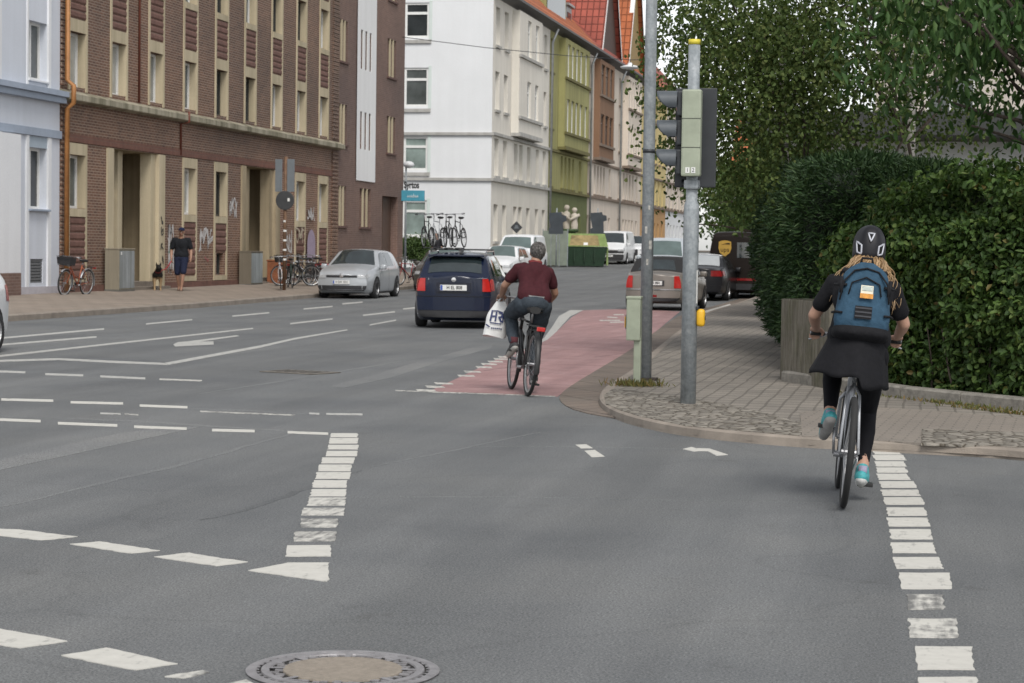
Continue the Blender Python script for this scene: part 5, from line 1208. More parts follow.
# stone edging wall along the hedge
ew=thing('stone_edging','low weathered stone edging along the foot of the leafy beech hedge','edging',(0,0,0))
el=pts([(781,381.5),(820,387),(860,392.5),(900,398.5),(960,405),(1024,411.5),(1090,418),(1150,424)],HP); rows=[]
mb=MB()
for i,(a,b) in enumerate(zip(el,el[1:])):
    t=(b-a).normalized(); n=Vector((-t.y,t.x,0)); n=n if n.y>0 else -n
    a=a+t*.008; b=b-t*.008; h=.125
    mb.add([a+Vector((0,0,-.05)),b+Vector((0,0,-.05)),b+Vector((0,0,h-.02)),a+Vector((0,0,h-.02)),a+n*.02+Vector((0,0,h)),b+n*.02+Vector((0,0,h)),a+n*.16+Vector((0,0,h)),b+n*.16+Vector((0,0,h)),a+n*.17+Vector((0,0,-.05)),b+n*.17+Vector((0,0,-.05))],
        [(0,1,2,3),(3,2,5,4),(4,5,7,6),(6,7,9,8),(0,3,4,6,8),(1,9,7,5,2)])
mb.build('edging_stones',M_GRANITE,ew)
# ---- beech hedge: follows the edging
hd=thing('beech_hedge','tall leafy green beech hedge behind the stone edging on the right','hedge',(0,0,0))
front=[Vector((p.x,p.y,0))+Vector((.24,.33,0))+Vector((.18,.34,0))*(1 if i<2 else 0) for i,p in enumerate(el)]
front=front[1:]; front[0]=front[0].lerp(front[1],.05)
fr=resample(front,200); f_np=np.array([tuple(p) for p in fr]); td=np.gradient(f_np,axis=0); td/=np.linalg.norm(td,axis=1,keepdims=True); nf=np.stack([td[:,1],-td[:,0],np.zeros(len(td))],1)
nf*=np.where(nf[:,1:2]>0,-1,1)
def hedge_top(s): return 1.86+.46*np.sin(np.clip(s*2.6,0,1)*math.pi/2)+.07*np.sin(s*17)+.05*np.sin(s*41+1)-.16*np.clip((s-.45)*3,0,1)
n=34000
s=rng.random(n); idx=np.minimum((s*199).astype(int),198); fz=rng.random(n)**.9
top=hedge_top(s); z=.16+fz*(top-.16)
base=f_np[idx]+ (f_np[idx+1]-f_np[idx])*rng.random((n,1)); nn=nf[idx]
bul=np.array([mnoise.noise(Vector((p[0]*1.5,p[1]*1.5,q*1.5)))*.26+mnoise.noise(Vector((p[0]*4,p[1]*4,q*5)))*.15 for p,q in zip(base,z)])
depth=(rng.random(n)**1.3)*.42
lower=-.14*np.clip((.45-z)/.45,0,1); rnd_top=-.75*np.clip((z-(top-.75))/.75,0,1)**2
P=base+nn*(bul+lower+rnd_top-depth+.12)[:,None]; P[:,2]=z+bul*.3
# top cap leaves
k=7000; s2=rng.random(k); i2=np.minimum((s2*199).astype(int),198); b2=f_np[i2]-nf[i2]*(rng.random((k,1))*1.3-.05); b2[:,2]=hedge_top(s2)+rng.normal(size=k)*.09
P=np.vstack([P,b2]); N=np.vstack([nn*.8+rnd(n,.5)+np.array([0,0,.75]),np.tile([0,0,1.],(k,1))+rnd(k,.6)])
# rounded left end
e=6000; th=rng.random(e)*math.pi*.9+math.pi*.55; zz=.2+rng.random(e)*1.72; rr=.55-.30*np.clip((zz-1.35)/.6,0,1)**2+rng.normal(size=e)*.08-(rng.random(e)**2)*.3
c0=f_np[2]+np.array([.12,.58,0]); pe=np.stack([c0[0]+np.cos(th)*rr*1.0,c0[1]+np.sin(th)*rr*1.0,zz],1); ne=np.stack([np.cos(th),np.sin(th),np.full(e,.3)],1)+rnd(e,.5)
P=np.vstack([P,pe]); N=np.vstack([N,ne]); M=len(P)
A=rnd(M,.75)+np.array([0,0,-.35])+N*.15
leaf_obj('foliage',P,A,N,rng.uniform(.045,.10,M),rng.uniform(.032,.060,M),M_BEECH,hd)
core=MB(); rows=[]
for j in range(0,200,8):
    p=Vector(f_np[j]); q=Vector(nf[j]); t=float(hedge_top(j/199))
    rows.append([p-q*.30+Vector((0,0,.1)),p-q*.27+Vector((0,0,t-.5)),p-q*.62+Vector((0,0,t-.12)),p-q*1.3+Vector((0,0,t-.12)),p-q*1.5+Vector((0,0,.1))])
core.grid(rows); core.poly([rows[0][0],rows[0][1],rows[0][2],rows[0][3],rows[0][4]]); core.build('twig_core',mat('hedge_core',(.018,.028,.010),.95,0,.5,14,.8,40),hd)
# twiggy stems at the foot
mb=MB()
for j in range(6,198,7):
    p=Vector(f_np[j])-Vector(nf[j])*random.uniform(.02,.2); mb.tube([p+Vector((0,0,.08)),p+Vector((random.uniform(-.08,.08),random.uniform(-.05,.05),.35)),p+Vector((random.uniform(-.2,.2),0,.8))],[.014,.011,.006],5)
mb.build('stem',M_BARK,hd)
# ---- yew: dark bulging evergreen shrubs along the pavement
def yew(label,cx,cy,rx,ry,h,n,seed):
    rg=np.random.default_rng(seed); y=thing('yew_shrub',label,'evergreen',(cx,cy,.08),0,'dark yews beside the pavement')
    th=rg.random(n)*2*math.pi; fz=rg.random(n)
    prof=np.interp(fz,[0,.08,.3,.6,.85,.95,1],[.70,.86,1,1.0,.95,.80,.25])
    bl=np.array([mnoise.noise(Vector((math.cos(a)*1.6+seed,math.sin(a)*1.6,q*3.2)))*.22+mnoise.noise(Vector((math.cos(a)*5+seed,math.sin(a)*5,q*9)))*.13 for a,q in zip(th,fz)])
    r=prof*(1+bl)-(rg.random(n)**1.8)*.22
    P=np.stack([np.cos(th)*r*rx,np.sin(th)*r*ry,.1+fz*h+bl*.15],1); N=np.stack([np.cos(th),np.sin(th),np.interp(fz,[0,.8,1],[-.1,.3,1])],1)
    D=N+rg.normal(size=(n,3))*.55+np.array([0,0,-.15])
    leaf_obj('foliage',P,D,np.cross(D,rg.normal(size=(n,3))),rg.uniform(.07,.15,n),rg.uniform(.014,.03,n),M_YEW,y,.1)
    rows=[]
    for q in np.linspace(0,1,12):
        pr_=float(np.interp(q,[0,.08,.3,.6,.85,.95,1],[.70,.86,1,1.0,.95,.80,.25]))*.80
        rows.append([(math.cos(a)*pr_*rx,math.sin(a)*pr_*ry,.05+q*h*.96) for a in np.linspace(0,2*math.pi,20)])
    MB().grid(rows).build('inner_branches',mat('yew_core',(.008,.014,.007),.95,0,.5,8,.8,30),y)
    MB().tube([(0,0,0),(0,0,h*.5)],[.09,.05],8).build('stem',M_BARK,y); return y
yew('dark green yew at the corner behind the ribbed concrete planter',-.80,26.6,.98,1.3,2.62,26000,11)
yew('dark green yew bulging over the pavement, second from the corner',-1.18,29.6,1.05,1.6,2.75,22000,12)
yew('dark green yew farthest from the corner, beside the pavement',-1.72,34,.95,2.2,2.75,16000,13)
yew('dark green yew rising behind the left end of the beech hedge',-.05,25.9,.8,1.0,2.5,15000,14)
# ---- trees
def limb(mb,a,b,r0,r1,seed,wob=.12,n=7):
    rd=random.Random(seed); a=Vector(a);b=Vector(b); ps=[];rs=[]
    for i in range(n+1):
        t=i/n; ps.append(a.lerp(b,t)+Vector((rd.uniform(-1,1),rd.uniform(-1,1),rd.uniform(-.5,.5)))*wob*math.sin(t*math.pi)*(b-a).length*.35); rs.append(r0+(r1-r0)*t)
    mb.tube(ps,rs,7); return ps
def birch(label,base,crown_c,crown_r,h,nstr,npl,seed,trunk_top,lean,fork=None,leaf=(.048,.082),bark=None,rb=.09,hang=(.9,2.4)):
    rg=np.random.default_rng(seed); t=thing('birch_tree',label,'tree',base)
    tk=MB(); ps=[Vector((0,0,-.1)),Vector((lean[0]*.2,lean[1]*.2,trunk_top*.25)),Vector((lean[0]*.5,lean[1]*.5,trunk_top*.6)),Vector((lean[0],lean[1],trunk_top))]
    ps=smooth_poly(ps,2); m_=len(ps); tk.tube(ps,[rb*(1-.72*i/(m_-1)) for i in range(m_)],10); trunk=tk.build('trunk',bark or M_BIRCHBARK,t,True)
    C=np.array(crown_c)-np.array(base); Rr=np.array(crown_r)
    br=MB(); 
    for k in range(16):
        i=int(m_*random.Random(seed+k).uniform(.35,.98)); p=ps[min(i,m_-1)]
        d=rg.normal(size=3); d/=np.linalg.norm(d); e=C+d*Rr*.75; e[2]=max(e[2],p.z+.3)
        limb(br,p,e,.035,.008,seed*31+k,.2)
    br.build('branch',M_BARK,t,True)
    if fork:
        fb=MB()
        for a,b,r0,r1 in fork: limb(fb,Vector(a)-Vector(base),Vector(b)-Vector(base),r0,r1,seed+77,.12,8)
        fb.build('branch',M_BARK,t,True)
    # hanging twigs
    d=rg.normal(size=(nstr,3)); d/=np.linalg.norm(d,axis=1,keepdims=True); rad=rg.random((nstr,1))**.45
    st=C+d*Rr*rad; st[:,2]=np.where(d[:,2]<-.2,st[:,2]+rg.random(nstr)*Rr[2]*.7,st[:,2])
    # clumping
    keep=np.array([mnoise.noise(Vector((p[0]*.75+seed,p[1]*.75,p[2]*.6)))> -.10 for p in st]); st=st[keep]; ns=len(st)
    ln=rg.uniform(hang[0],hang[1],ns); out=(st-C); out[:,2]=0; out/=np.maximum(.1,np.linalg.norm(out,axis=1,keepdims=True))
    tt=rg.random((ns,npl)); P=st[:,None,:]+out[:,None,:]*(np.sqrt(tt)*.45)[:,:,None]; P[:,:,2]-=(tt**1.4)*ln[:,None]
    P=(P+rg.normal(size=P.shape)*.075).reshape(-1,3); P=P[P[:,2]>1.85]; M=len(P)
    A=rg.normal(size=(M,3))*.7+np.array([0,0,-.8]); N=rg.normal(size=(M,3))
    leaf_obj('crown',P,A,N,rg.uniform(leaf[0],leaf[1],M),rg.uniform(leaf[0]*.75,leaf[1]*.75,M),M_BIRCH,t); return t
random.seed(11)
birch('slender birch with loose hanging twigs leaning over the traffic signal',(-2.0,31.2,.1),(-2.15,30.6,4.6),(1.95,2.1,2.3),8,1380,22,21,6.2,(-.3,-.3))
birch('white barked birch behind the beech hedge with a dark forked branch',(-.25,30.0,.1),(-.75,30.0,5.0),(1.75,1.9,2.2),8,1050,22,22,6.5,(-.05,.3),
   fork=[(PY(905,135,29.8),PY(868,70,29.6),.05,.03),(PY(868,70,29.6),PY(862,20,29.5),.03,.018),(PY(880,85,29.7),PY(835,80,29.5),.025,.012),(PY(905,130,29.8),PY(935,95,29.7),.02,.01)],rb=.125)
def leafy(name,label,base,crowns,m,nl,leafL,leafW,seed,trunk_h,tr,droop=-.5,clump=.30,limbs=12,per=26,group=None,cat='tree',thr=-.12):
    rg=np.random.default_rng(seed); t=thing(name,label,cat,base,0,group); b=np.array(base)
    tk=MB(); ps=smooth_poly([Vector((0,0,-.1)),Vector((.05,.05,trunk_h*.5)),Vector((0,.1,trunk_h))],1); tk.tube(ps,[tr*(1-.6*i/(len(ps)-1)) for i in range(len(ps))],10); tk.build('trunk',M_BARK,t,True)
    br=MB(); Ps=[];Ns=[]
    tot=sum(c[3]*c[4]*c[5] for c in crowns)
    for c in crowns:
        C=np.array(c[:3])-b; Rr=np.array(c[3:6]); n=max(4,int(nl*c[3]*c[4]*c[5]/tot/per))
        d=rg.normal(size=(n,3)); d/=np.linalg.norm(d,axis=1,keepdims=True); q=C+d*Rr*(rg.random((n,1))**.38)
        q=np.array([p for p in q if mnoise.noise(Vector((p[0]*.9+seed,p[1]*.9,p[2]*.9)))>thr])
        n=len(q); pp=(q[:,None,:]+rg.normal(size=(n,per,3))*clump*np.array([1,1,.6])).reshape(-1,3); Ps.append(pp); Ns.append(((pp-C)/Rr))
        for k in range(limbs):
            e=C+rg.normal(size=3)*Rr*.45; limb(br,(0,.05,trunk_h*random.uniform(.55,.98)),e,tr*.35,.012,seed*7+k,.18)
    br.build('branch',M_BARK,t,True)
    P=np.vstack(Ps); N=np.vstack(Ns)*.5+np.array([0,0,.8])+rg.normal(size=P.shape)*.55; M=len(P); A=rg.normal(size=(M,3))*.7+np.array([0,0,droop])
    leaf_obj('crown',P,A,N,rg.uniform(leafL[0],leafL[1],M),rg.uniform(leafW[0],leafW[1],M),m,t); return t
leafy('cherry_tree','cherry tree with large drooping dark leaves hanging over the hedge at top right',(2.6,22.2,.1),[(.35,22.0,4.35,1.55,1.6,1.5),(1.7,21.8,4.6,1.7,1.8,1.7),(1.0,22.2,3.2,.75,.8,.65),(3.3,22,4.8,2,2,1.8)],M_CHERRY,15000,(.10,.17),(.038,.06),31,2.6,.13,-1.1,.22,10,26)
# street trees and bushes far down the street
ft=[(-8.6,86,3.1,2.6,3.2,1.9),(-8.9,98,3.6,2.8,3.6,2.2),(-9.5,112,4.2,3.0,4,2.6),(-11.5,128,4.4,3.4,4,2.8),(-14,150,5.0,3.6,4,3.4),(-16,172,5.5,4,5,4),(-5.3,70,4.4,2.0,2.4,1.7)]
lb=['light green street tree far off behind the black van','green street tree of the far row, second past the black van','round green street tree in the middle of the far row','dense green street tree left of the distant lamp mast','green street tree closing the view beyond the parked cars','tall green tree at the far end of the street','green tree overhanging the pavement just past the dark yews']
for k,(x,y,z,rx,ry,rz) in enumerate(ft):
    xx=x+3.2 if k<6 else x+2
    leafy('street_tree',lb[k],(xx if k<6 else x+1.5,y,road_z(y)),[(x+1.5,y,z+road_z(y),rx,ry,rz),(x+3,y+1,z+1+road_z(y),rx*.8,ry*.8,rz*.8)],M_FAR,6500,(.13,.24),(.10,.16),50+k,z-.4,.16,-.3,.4,8,24,'trees far down the right side of the street',thr=-.3)
leafy('garden_tree','low dense green garden tree behind the slender birch and the dark yews',(-1.5,41,.1),[(-2.6,41,2.9,1.6,2.2,1.2)],M_FARD,7000,(.08,.14),(.06,.10),71,3.0,.16,-.5,.38,10,26,thr=-.2)
leafy('garden_tree','dark green garden tree at the right behind the drooping cherry leaves',(3.4,33,.1),[(3.0,33,5.8,2.0,2.2,1.3),(1.6,34,6.6,2.2,2.2,1.5)],M_FARD,12000,(.07,.12),(.05,.085),72,3.0,.16,-.5,.36,10,26,thr=-.2)
# ---- buildings behind the trees on the right
M_FASCIA=mat('dark_roof_fascia',(.035,.037,.035),.6,.1,.2,3)
rb_=thing('flat_roofed_building','white low building with a dark overhanging flat roof behind the birches','building',(-3.0,46,.1))
o=[(1.0+1.9*i,2.4+1.9*i,.9,3.2) for i in range(9)]
wall([(0.7,1.75,2.85,3.75)]+[(2.2+2.1*i,3.7+2.1*i,1.0,2.5) for i in range(8)],-.2,22,-.1,3.95,.12).build('wall',M_WHITE,rb_)
window(rb_,.7,1.75,2.85,3.75,.1,M_WFRAME,M_GL_GREEN,'v',.06)
for i in range(8): window(rb_,2.2+2.1*i,3.7+2.1*i,1.0,2.5,.1,M_WFRAME,M_GL_DARK,'v',.06)
mb=MB(); mb.bbox(-1.0,23,-1.4,9,4.0,4.52,.02); mb.build('roof',M_FASCIA,rb_)
MB().quad((-.2,0,-.1),(-.2,8,-.1),(-.2,8,3.95),(-.2,0,3.95)).build('side_wall',M_WHITE,rb_)
tb=thing('pale_apartment_block','tall pale pinkish apartment block standing behind the flat roofed building','apartment block',(-1.6,62,.3))
op=[(1.5+3*i,2.9+3*i,2+3*k,3.5+3*k) for i in range(6) for k in range(4)]
wall(op,0,20,-.3,14,.15).build('wall',plaster('pinkish_plaster',(.50,.45,.40),.05,.08),tb)
for a,b,c,d in op: window(tb,a,b,c,d,.13,M_WFRAME,M_GL_GREY,'v',.07)
MB().quad((0,0,-.3),(0,10,-.3),(0,10,14),(0,0,14)).build('side_wall',MATS['pinkish_plaster'],tb)
MB().box(-.3,20.3,-.4,10.3,14.0,14.3).build('roof',M_FASCIA,tb)
oh=thing('orange_roofed_house','distant house with a steep orange tiled roof and white gable window','house',(-6.8,112,.7))
MB().box(-3.6,4,0,9,-.5,4.2).build('wall',M_CREAM,oh)
mb=MB(); mb.add([(-3.9,-.4,4.1),(4.3,-.4,4.1),(4.3,4.5,8.4),(-3.9,4.5,8.4),(-3.9,9.4,4.1),(4.3,9.4,4.1)],[(0,1,2,3),(3,2,5,4)]); rf=mb.build('roof',mat('orange_tiles_far',(.42,.12,.045),.7,0,.25,3,.6,12),oh)
MB().box(-.6,.7,.5,3,5.0,6.4).build('dormer',M_WFRAME,rf)
MB().box(-.35,.45,.46,.495,5.2,6.1).build('dormer_window',M_GL_DARK,rf)
# ================================================================== VEHICLES
M_RUBBER=mat('tyre_rubber',(.022,.022,.023),.8,0,.15,12,.3,60); M_ALLOY=mat('alloy_rim',(.42,.42,.43),.35,.6,.08,8); M_BLACKPL=mat('black_plastic',(.022,.022,.024),.55,0,.15,12); M_ARCH=mat('wheel_arch_liner',(.008,.008,.008),.9,0,0)
M_CGLASS=mat('car_glass',(.020,.028,.030),.03,0,.5,1.5,0,60,1.0); M_CGLASS_L=mat('car_glass_pale',(.10,.135,.13),.05,0,.25,1.2,0,60,.7); M_LIGHTGL=mat('headlamp_glass',(.42,.43,.44),.12,.1,.15,9,0,60,.7); M_RED=mat('red_lamp_glass',(.42,.018,.014),.15,0,.15,9,0,60,.6); M_REDD=mat('dark_red_lamp_glass',(.20,.012,.012),.15,0,.15,9); M_CHROME=mat('chrome',(.55,.55,.56),.15,.9,0); M_PLATE=mat('plate_white',(.68,.68,.66),.4,0,.04,5); M_PLATEB=mat('plate_blue',(.03,.08,.35),.4,0,.05,5); M_INK=mat('plate_ink',(.02,.02,.022),.5,0,0)
def paint(name,c,metal=.0,rough=.32): return mat(name,c,rough,metal,.05,2.0,0,60,.4,.30)
def catmull(p,t):
    n=len(p)-1; i=min(int(t),n-1); f=t-i
    P0=p[max(i-1,0)];P1=p[i];P2=p[i+1];P3=p[min(i+2,n)]
    return tuple(.5*((2*b)+(c-a)*f+(2*a-5*b+4*c-d)*f*f+(3*b-a-3*c+d)*f**3) for a,b,c,d in zip(P0,P1,P2,P3))
def lerp_tab(tab,x):
    if x<=tab[0][0]: return tab[0][1]
    for (a,b),(c,d) in zip(tab,tab[1:]):
        if x<=c: return b+(d-b)*(x-a)/(c-a)
    return tab[-1][1]
class Car:
    """car standing on the origin, front towards +Y"""
    def __init__(s,L,W,top,belt,zs=.19,taper=.13,tumble=.40,bulge=(.10,.08),crown=.035,endz=.0):
        s.L=L;s.hw=W/2;s.top=top;s.beltz=belt;s.zs=zs;s.taper=taper;s.tumble=tumble;s.bulge=bulge;s.crown=crown
    def topz(s,y):
        return (lerp_tab(s.top,y-.05)+2*lerp_tab(s.top,y)+lerp_tab(s.top,y+.05))/4 if abs(y)<s.L/2-.06 else lerp_tab(s.top,y)
    def wid(s,y):
        a=.50*s.L/2; d=max(0,abs(y)-a)/(s.L/2-a); return s.hw*(1-s.taper*d**2.4)
    def sec(s,y):
        T=s.topz(y); W=s.wid(y); B=min(lerp_tab(s.beltz,y),T-.05); h=T-B
        end=max(0,(abs(y)-(s.L/2-.22))/.22); zs=s.zs+.07*end
        wr=W-.05-s.tumble*h
        p=[(W-.13,zs),(W-.03,zs+.08),(W,zs+.5*(B-zs)),(W-.008,B-.14),(W-.045,B),(W-.045+(wr-W+.045)*.80,B+h*.80),(wr-.06,T-.012),(wr*.5,T+s.crown*.75),(0,T+s.crown)]
        return p
    def S(s,y,v,off=0.0):
        sg=-1 if v>8 else 1
        if v>8: v=16-v
        def raw(yy,vv):
            x,z=catmull(s.sec(yy),max(0,min(8,vv))); return Vector((x,yy,z))
        p=raw(y,v)
        if off:
            e=.02; dv=raw(y,min(8,v+.05))-raw(y,max(0,v-.05)); dy=raw(min(s.L/2,y+e),v)-raw(max(-s.L/2,y-e),v)
            n=dy.cross(dv); n.normalize()
            if n.x<0 and v<6: n=-n
            if n.z<0 and v>=6: n=-n
            p+=n*off
        if sg<0: p.x=-p.x
        return p
    def endp(s,front,v,sx,off=0.0):
        y0=s.L/2 if front else -s.L/2; b=s.bulge[0] if front else s.bulge[1]
        x,z=catmull(s.sec(y0),max(0,min(8,v)));
        y=y0+(b*(1-abs(sx)**2.6)+off)*(1 if front else -1); return Vector((x*sx,y,z))
    def v_at(s,y,z,hi=5.2):
        lo=0.0
        for _ in range(30):
            m=(lo+hi)/2
            if catmull(s.sec(y),m)[1]<z: lo=m
            else: hi=m
        return lo
    def body(s,m,root,ny=64):
        mb=MB(); rows=[]; ylist=sorted(set([-s.L/2+s.L*i/ny for i in range(ny+1)]))
        for y in ylist: rows.append([s.S(y,.35*k) if .35*k<=8 else None for k in range(0,23)]+[s.S(y,8)])
        rows=[[s.S(y,8*k/26) for k in range(27)]+[s.S(y,8+8*k/26) for k in range(1,27)] for y in ylist]
        mb.grid(rows)
        for fr in (True,False):
            mb.grid([[s.endp(fr,8*k/26,1-2*j/14) for j in range(15)] for k in range(27)])
        r0=[r[0] for r in rows]; r1=[r[-1] for r in rows]; mb.grid([r0,r1])
        o=mb.build('body',m,root); autosmooth(o,50); return o
    def side_patch(s,name,ya,yb,v0,v1,off,m,parent,slant0=0.0,slant1=0.0,side=1,ny=10,nv=6):
        rows=[]
        for k in range(nv+1):
            f=k/nv; v=v0+(v1-v0)*f; a=ya+slant0*f; b=yb+slant1*f
            r=[s.S(a+(b-a)*j/ny,v,off) for j in range(ny+1)]
            if side<0: r=[Vector((-p.x,p.y,p.z)) for p in r]
            rows.append(r)
        return MB().grid(rows).build(name,m,parent,True)
    def top_patch(s,name,ya,yb,va,vb,off,m,parent,ny=8,nv=14):
        # va, vb: how far towards the sides at start and end (6..8)
        rows=[]
        for j in range(ny+1):
            y=ya+(yb-ya)*j/ny; vv=va+(vb-va)*j/ny; rows.append([s.S(y,vv+(16-2*vv)*k/nv,off) for k in range(nv+1)])
        return MB().grid(rows).build(name,m,parent,True)
    def end_patch(s,name,front,x0,x1,z0,z1,off,m,parent,nx=8,nz_=5,xs=None):
        y0=s.L/2 if front else -s.L/2; mb=MB()
        def P(x,z,o):
            v=s.v_at(y0,z); hwd=max(.05,catmull(s.sec(y0),v)[0]); return s.endp(front,v,max(-1,min(1,x/hwd)),o)
        rows=[[P(x0+(x1-x0)*i/nx,z0+(z1-z0)*k/nz_,off) for i in range(nx+1)] for k in range(nz_+1)]
        mb.grid(rows)
        # rim so that the patch has thickness
        rim=[(x0+(x1-x0)*i/nx,z0) for i in range(nx+1)]+[(x1,z0+(z1-z0)*k/nz_) for k in range(nz_+1)]+[(x0+(x1-x0)*i/nx,z1) for i in range(nx,-1,-1)]+[(x0,z0+(z1-z0)*k/nz_) for k in range(nz_,-1,-1)]
        mb.grid([[P(x,z,off) for x,z in rim],[P(x,z,-.02) for x,z in rim]])
        return mb.build(name,m,parent)
def wheel(root,x,y,r,wd,rimm=None,sp=5):
    side=1 if x>0 else -1; w_=bpy.data.objects.new('wheel',None); COL.objects.link(w_); w_.parent=root; w_.location=(x,y,r); w_.empty_display_size=.1
    MB().lathe([(r*.66,-wd/2),(r*.93,-wd/2),(r,-wd/2+.03),(r,wd/2-.03),(r*.93,wd/2),(r*.66,wd/2),(r*.66,-wd/2)],'x',n=28).build('tyre',M_RUBBER,w_,True)
    mb=MB(); e=wd/2*side; mb.lathe([(r*.67,e-.006*side),(r*.62,e-.004*side),(r*.60,e-.03*side)],'x',n=28); mb.lathe([(r*.14,e-.03*side),(.001,e-.022*side)],'x',n=14)
    for k in range(sp):
        a=2*math.pi*k/sp; c,s_=math.cos(a),math.sin(a); t=r*.085
        mb.add([(e-.028*side,r*.10*c-t*s_,r*.10*s_+t*c),(e-.028*side,r*.10*c+t*s_,r*.10*s_-t*c),(e-.014*side,r*.62*c+t*1.3*s_,r*.62*s_-t*1.3*c),(e-.014*side,r*.62*c-t*1.3*s_,r*.62*s_+t*1.3*c)],[(0,1,2,3)])
    mb.build('rim',rimm or M_ALLOY,w_)
    MB().lathe([(r*.62,e-.05*side),(.001,e-.05*side)],'x',n=24).build('brake_backing',M_ARCH,w_)
    return w_
def arch(car,root,yw,r,side):
    rows=[]; 
    for k in range(5):
        rr=r*(k/4)
        row=[]
        for j in range(25):
            a=2*math.pi*j/24; y=yw+rr*math.cos(a); z=max(car.zs+.02,r*.86+rr*math.sin(a)); v=car.v_at(y,z,4.0); p=car.S(y,v,.006); row.append(Vector((side*p.x,p.y,p.z)))
        rows.append(row)
    return MB().grid(rows).build('wheel_arch',M_ARCH,root,True)
def plate(root,parent,txt,x,y,z,front,tilt=0.0,w_=.52,h=.11):
    g=1 if front else -1
    p=MB().bbox(-w_/2,w_/2,-.008,.008,-h/2,h/2,.004).build('number_plate',M_PLATE,parent); p.location=(x,y,z); p.rotation_euler=(tilt,0,R(180) if front else 0)
    MB().box(-w_/2+.006,-w_/2+.048,-.0095,-.0082,-h/2+.006,h/2-.006).build('blue_band',M_PLATEB,p)
    text('plate_lettering',txt,h*.86,M_INK,p,(.02,-.0095,0),(R(90),0,0),.0006,'CENTER',.86,.002); return p
def mirror(root,car,y,z,m,side):
    v=car.v_at(y,z,4.2); p=car.S(y,v); x=side*(p.x+.10)
    b=MB().bbox(min(x-.09*1,x+.09),max(x-.09,x+.09),y-.06,y+.09,z+.0,z+.15,.035).build('mirror',m,root,True); MB().tube([(side*(p.x-.03),y+.02,z+.02),(x,y+.02,z+.05)],.022,6).build('mirror_arm',M_BLACKPL,b); return b
def build_car(name,label,cat,loc,rz,car,bm_,wb,wr,win,front,rear,glassm=None,rimm=None,mirrors=True,mirror_m=None,arches=True,group=None,handles=True,ww=.20,sill=True,lowglass=None):
    root=thing(name,label,cat,loc,rz,group); car_b=car.body(bm_,root)
    yf,yr=wb
    for y in (yf,yr):
        for sd_ in(1,-1):
            if arches: arch(car,root,y,wr*1.17,sd_)
            wheel(root,sd_*(car.wid(y)-ww/2+.012),y,wr,ww,rimm)
    g=glassm or M_CGLASS
    for (ya,yb,s0,s1) in win['side']:
        for sd_ in (1,-1): car.side_patch('side_window',ya,yb,4.12,5.25,.006,g,root,s0,s1,sd_)
    for key,nm in (('wind','windscreen'),('rear','rear_window')):
        if key in win: ya,yb,va,vb=win[key]; car.top_patch(nm,ya,yb,va,vb,.007,win.get(key+'_m',g),root)
    if sill:
        for sd_ in (1,-1): car.side_patch('side_skirt',yr+wr*1.2,yf-wr*1.2,.1,.9,.006,M_BLACKPL,root,0,0,sd_)
    if mirrors:
        ym=win['side'][-1][1]-.10
        for sd_ in(1,-1): mirror(root,car,ym,lerp_tab(car.beltz,ym)-.02,mirror_m or bm_,sd_)
    for (ya,yb,s0,s1) in (win['side'][:2] if len(win['side'])>1 and arches else []):
        for sd_ in (1,-1): car.side_patch('door_seam',yb+.025,yb+.040,.95,4.10,.005,M_ARCH,root,0,0,sd_,1,10)
    if handles:
        for (ya,yb,s0,s1) in win['side'][:2]:
            for sd_ in (1,-1): car.side_patch('door_handle',ya+.10,ya+.28,3.25,3.45,.025,bm_,root,0,0,sd_,4,2)
    return root
def lamps(root,car,front,x0,x1,z0,z1,m,off=.012,wrap=0.0,nm=None,vz=None):
    for sd_ in (1,-1):
        a,b=sorted((sd_*x0,sd_*x1)); l=car.end_patch(nm or ('headlight' if front else 'tail_light'),front,a,b,z0,z1,off,m,root)
        if wrap:
            y0=car.L/2 if front else -car.L/2; ya,yb=(y0-wrap,y0-.01) if front else (y0+.01,y0+wrap)
            car.side_patch('lamp_side',ya,yb,car.v_at((ya+yb)/2,z0+.02,4.3),car.v_at((ya+yb)/2,z1-.01,4.3),.008,m,l,0,0,sd_,5,4)
# ---- profile tables (y from rear to front, z of the centre line)
def hatch(L,W,h=1.48,rear_top=.98,rake=.55,hood=.93,nose=.70,belt=(.90,.96),ws=(.55,1.25),zs=.15,tumble=.40,**k):
    r=-L/2; f=L/2
    top=[(r,rear_top),(r+.05,rear_top+.03),(r+rake,h-.07),(r+rake+.35,h-.015),(r+L*.48,h),(f-ws[1]-.62,h-.03),(f-ws[1],hood+.06) if False else (f-ws[1]+.02,hood+.05),(f-.35,hood-.08),(f-.08,nose+.08),(f,nose)]
    return Car(L,W,top,[(r,belt[1]),(0,(belt[0]+belt[1])/2+.01),(f-ws[1],belt[0]),(f,nose)],zs,tumble=tumble,**k)
# dark blue estate driving away
M_NAVY=paint('navy_car_paint',(.004,.009,.028),.0,.25)
c=hatch(4.24,1.66,1.47,1.0,.42,.98,.74,(.93,1.0),(.5,1.12)); p0=(gnd(417,326.5)+gnd(482,327.5))/2
SK=Vector((p0.x-.0,p0.y+1.35,0))
SKRZ=R(7.0)
sk=build_car('estate_car','dark blue estate car driving away with bicycles on its roof rack','car',SK,SKRZ,c,M_NAVY,(1.25,-1.22),.305,{'side':[(-1.78,-1.12,.25,.02),(-1.06,-.18,.02,.0),(-.10,.88,.0,-.45)],'wind':(.28,.98,6.35,6.15),'rear':(-1.73,-2.03,6.25,6.35)},None,None)
lamps(sk,c,False,.56,.80,.73,.98,M_RED,.02,.22)
c.end_patch('bumper',False,-.80,.80,.36,.62,.055,M_NAVY,sk); c.end_patch('bumper_skirt',False,-.70,.70,.22,.36,.045,M_BLACKPL,sk)
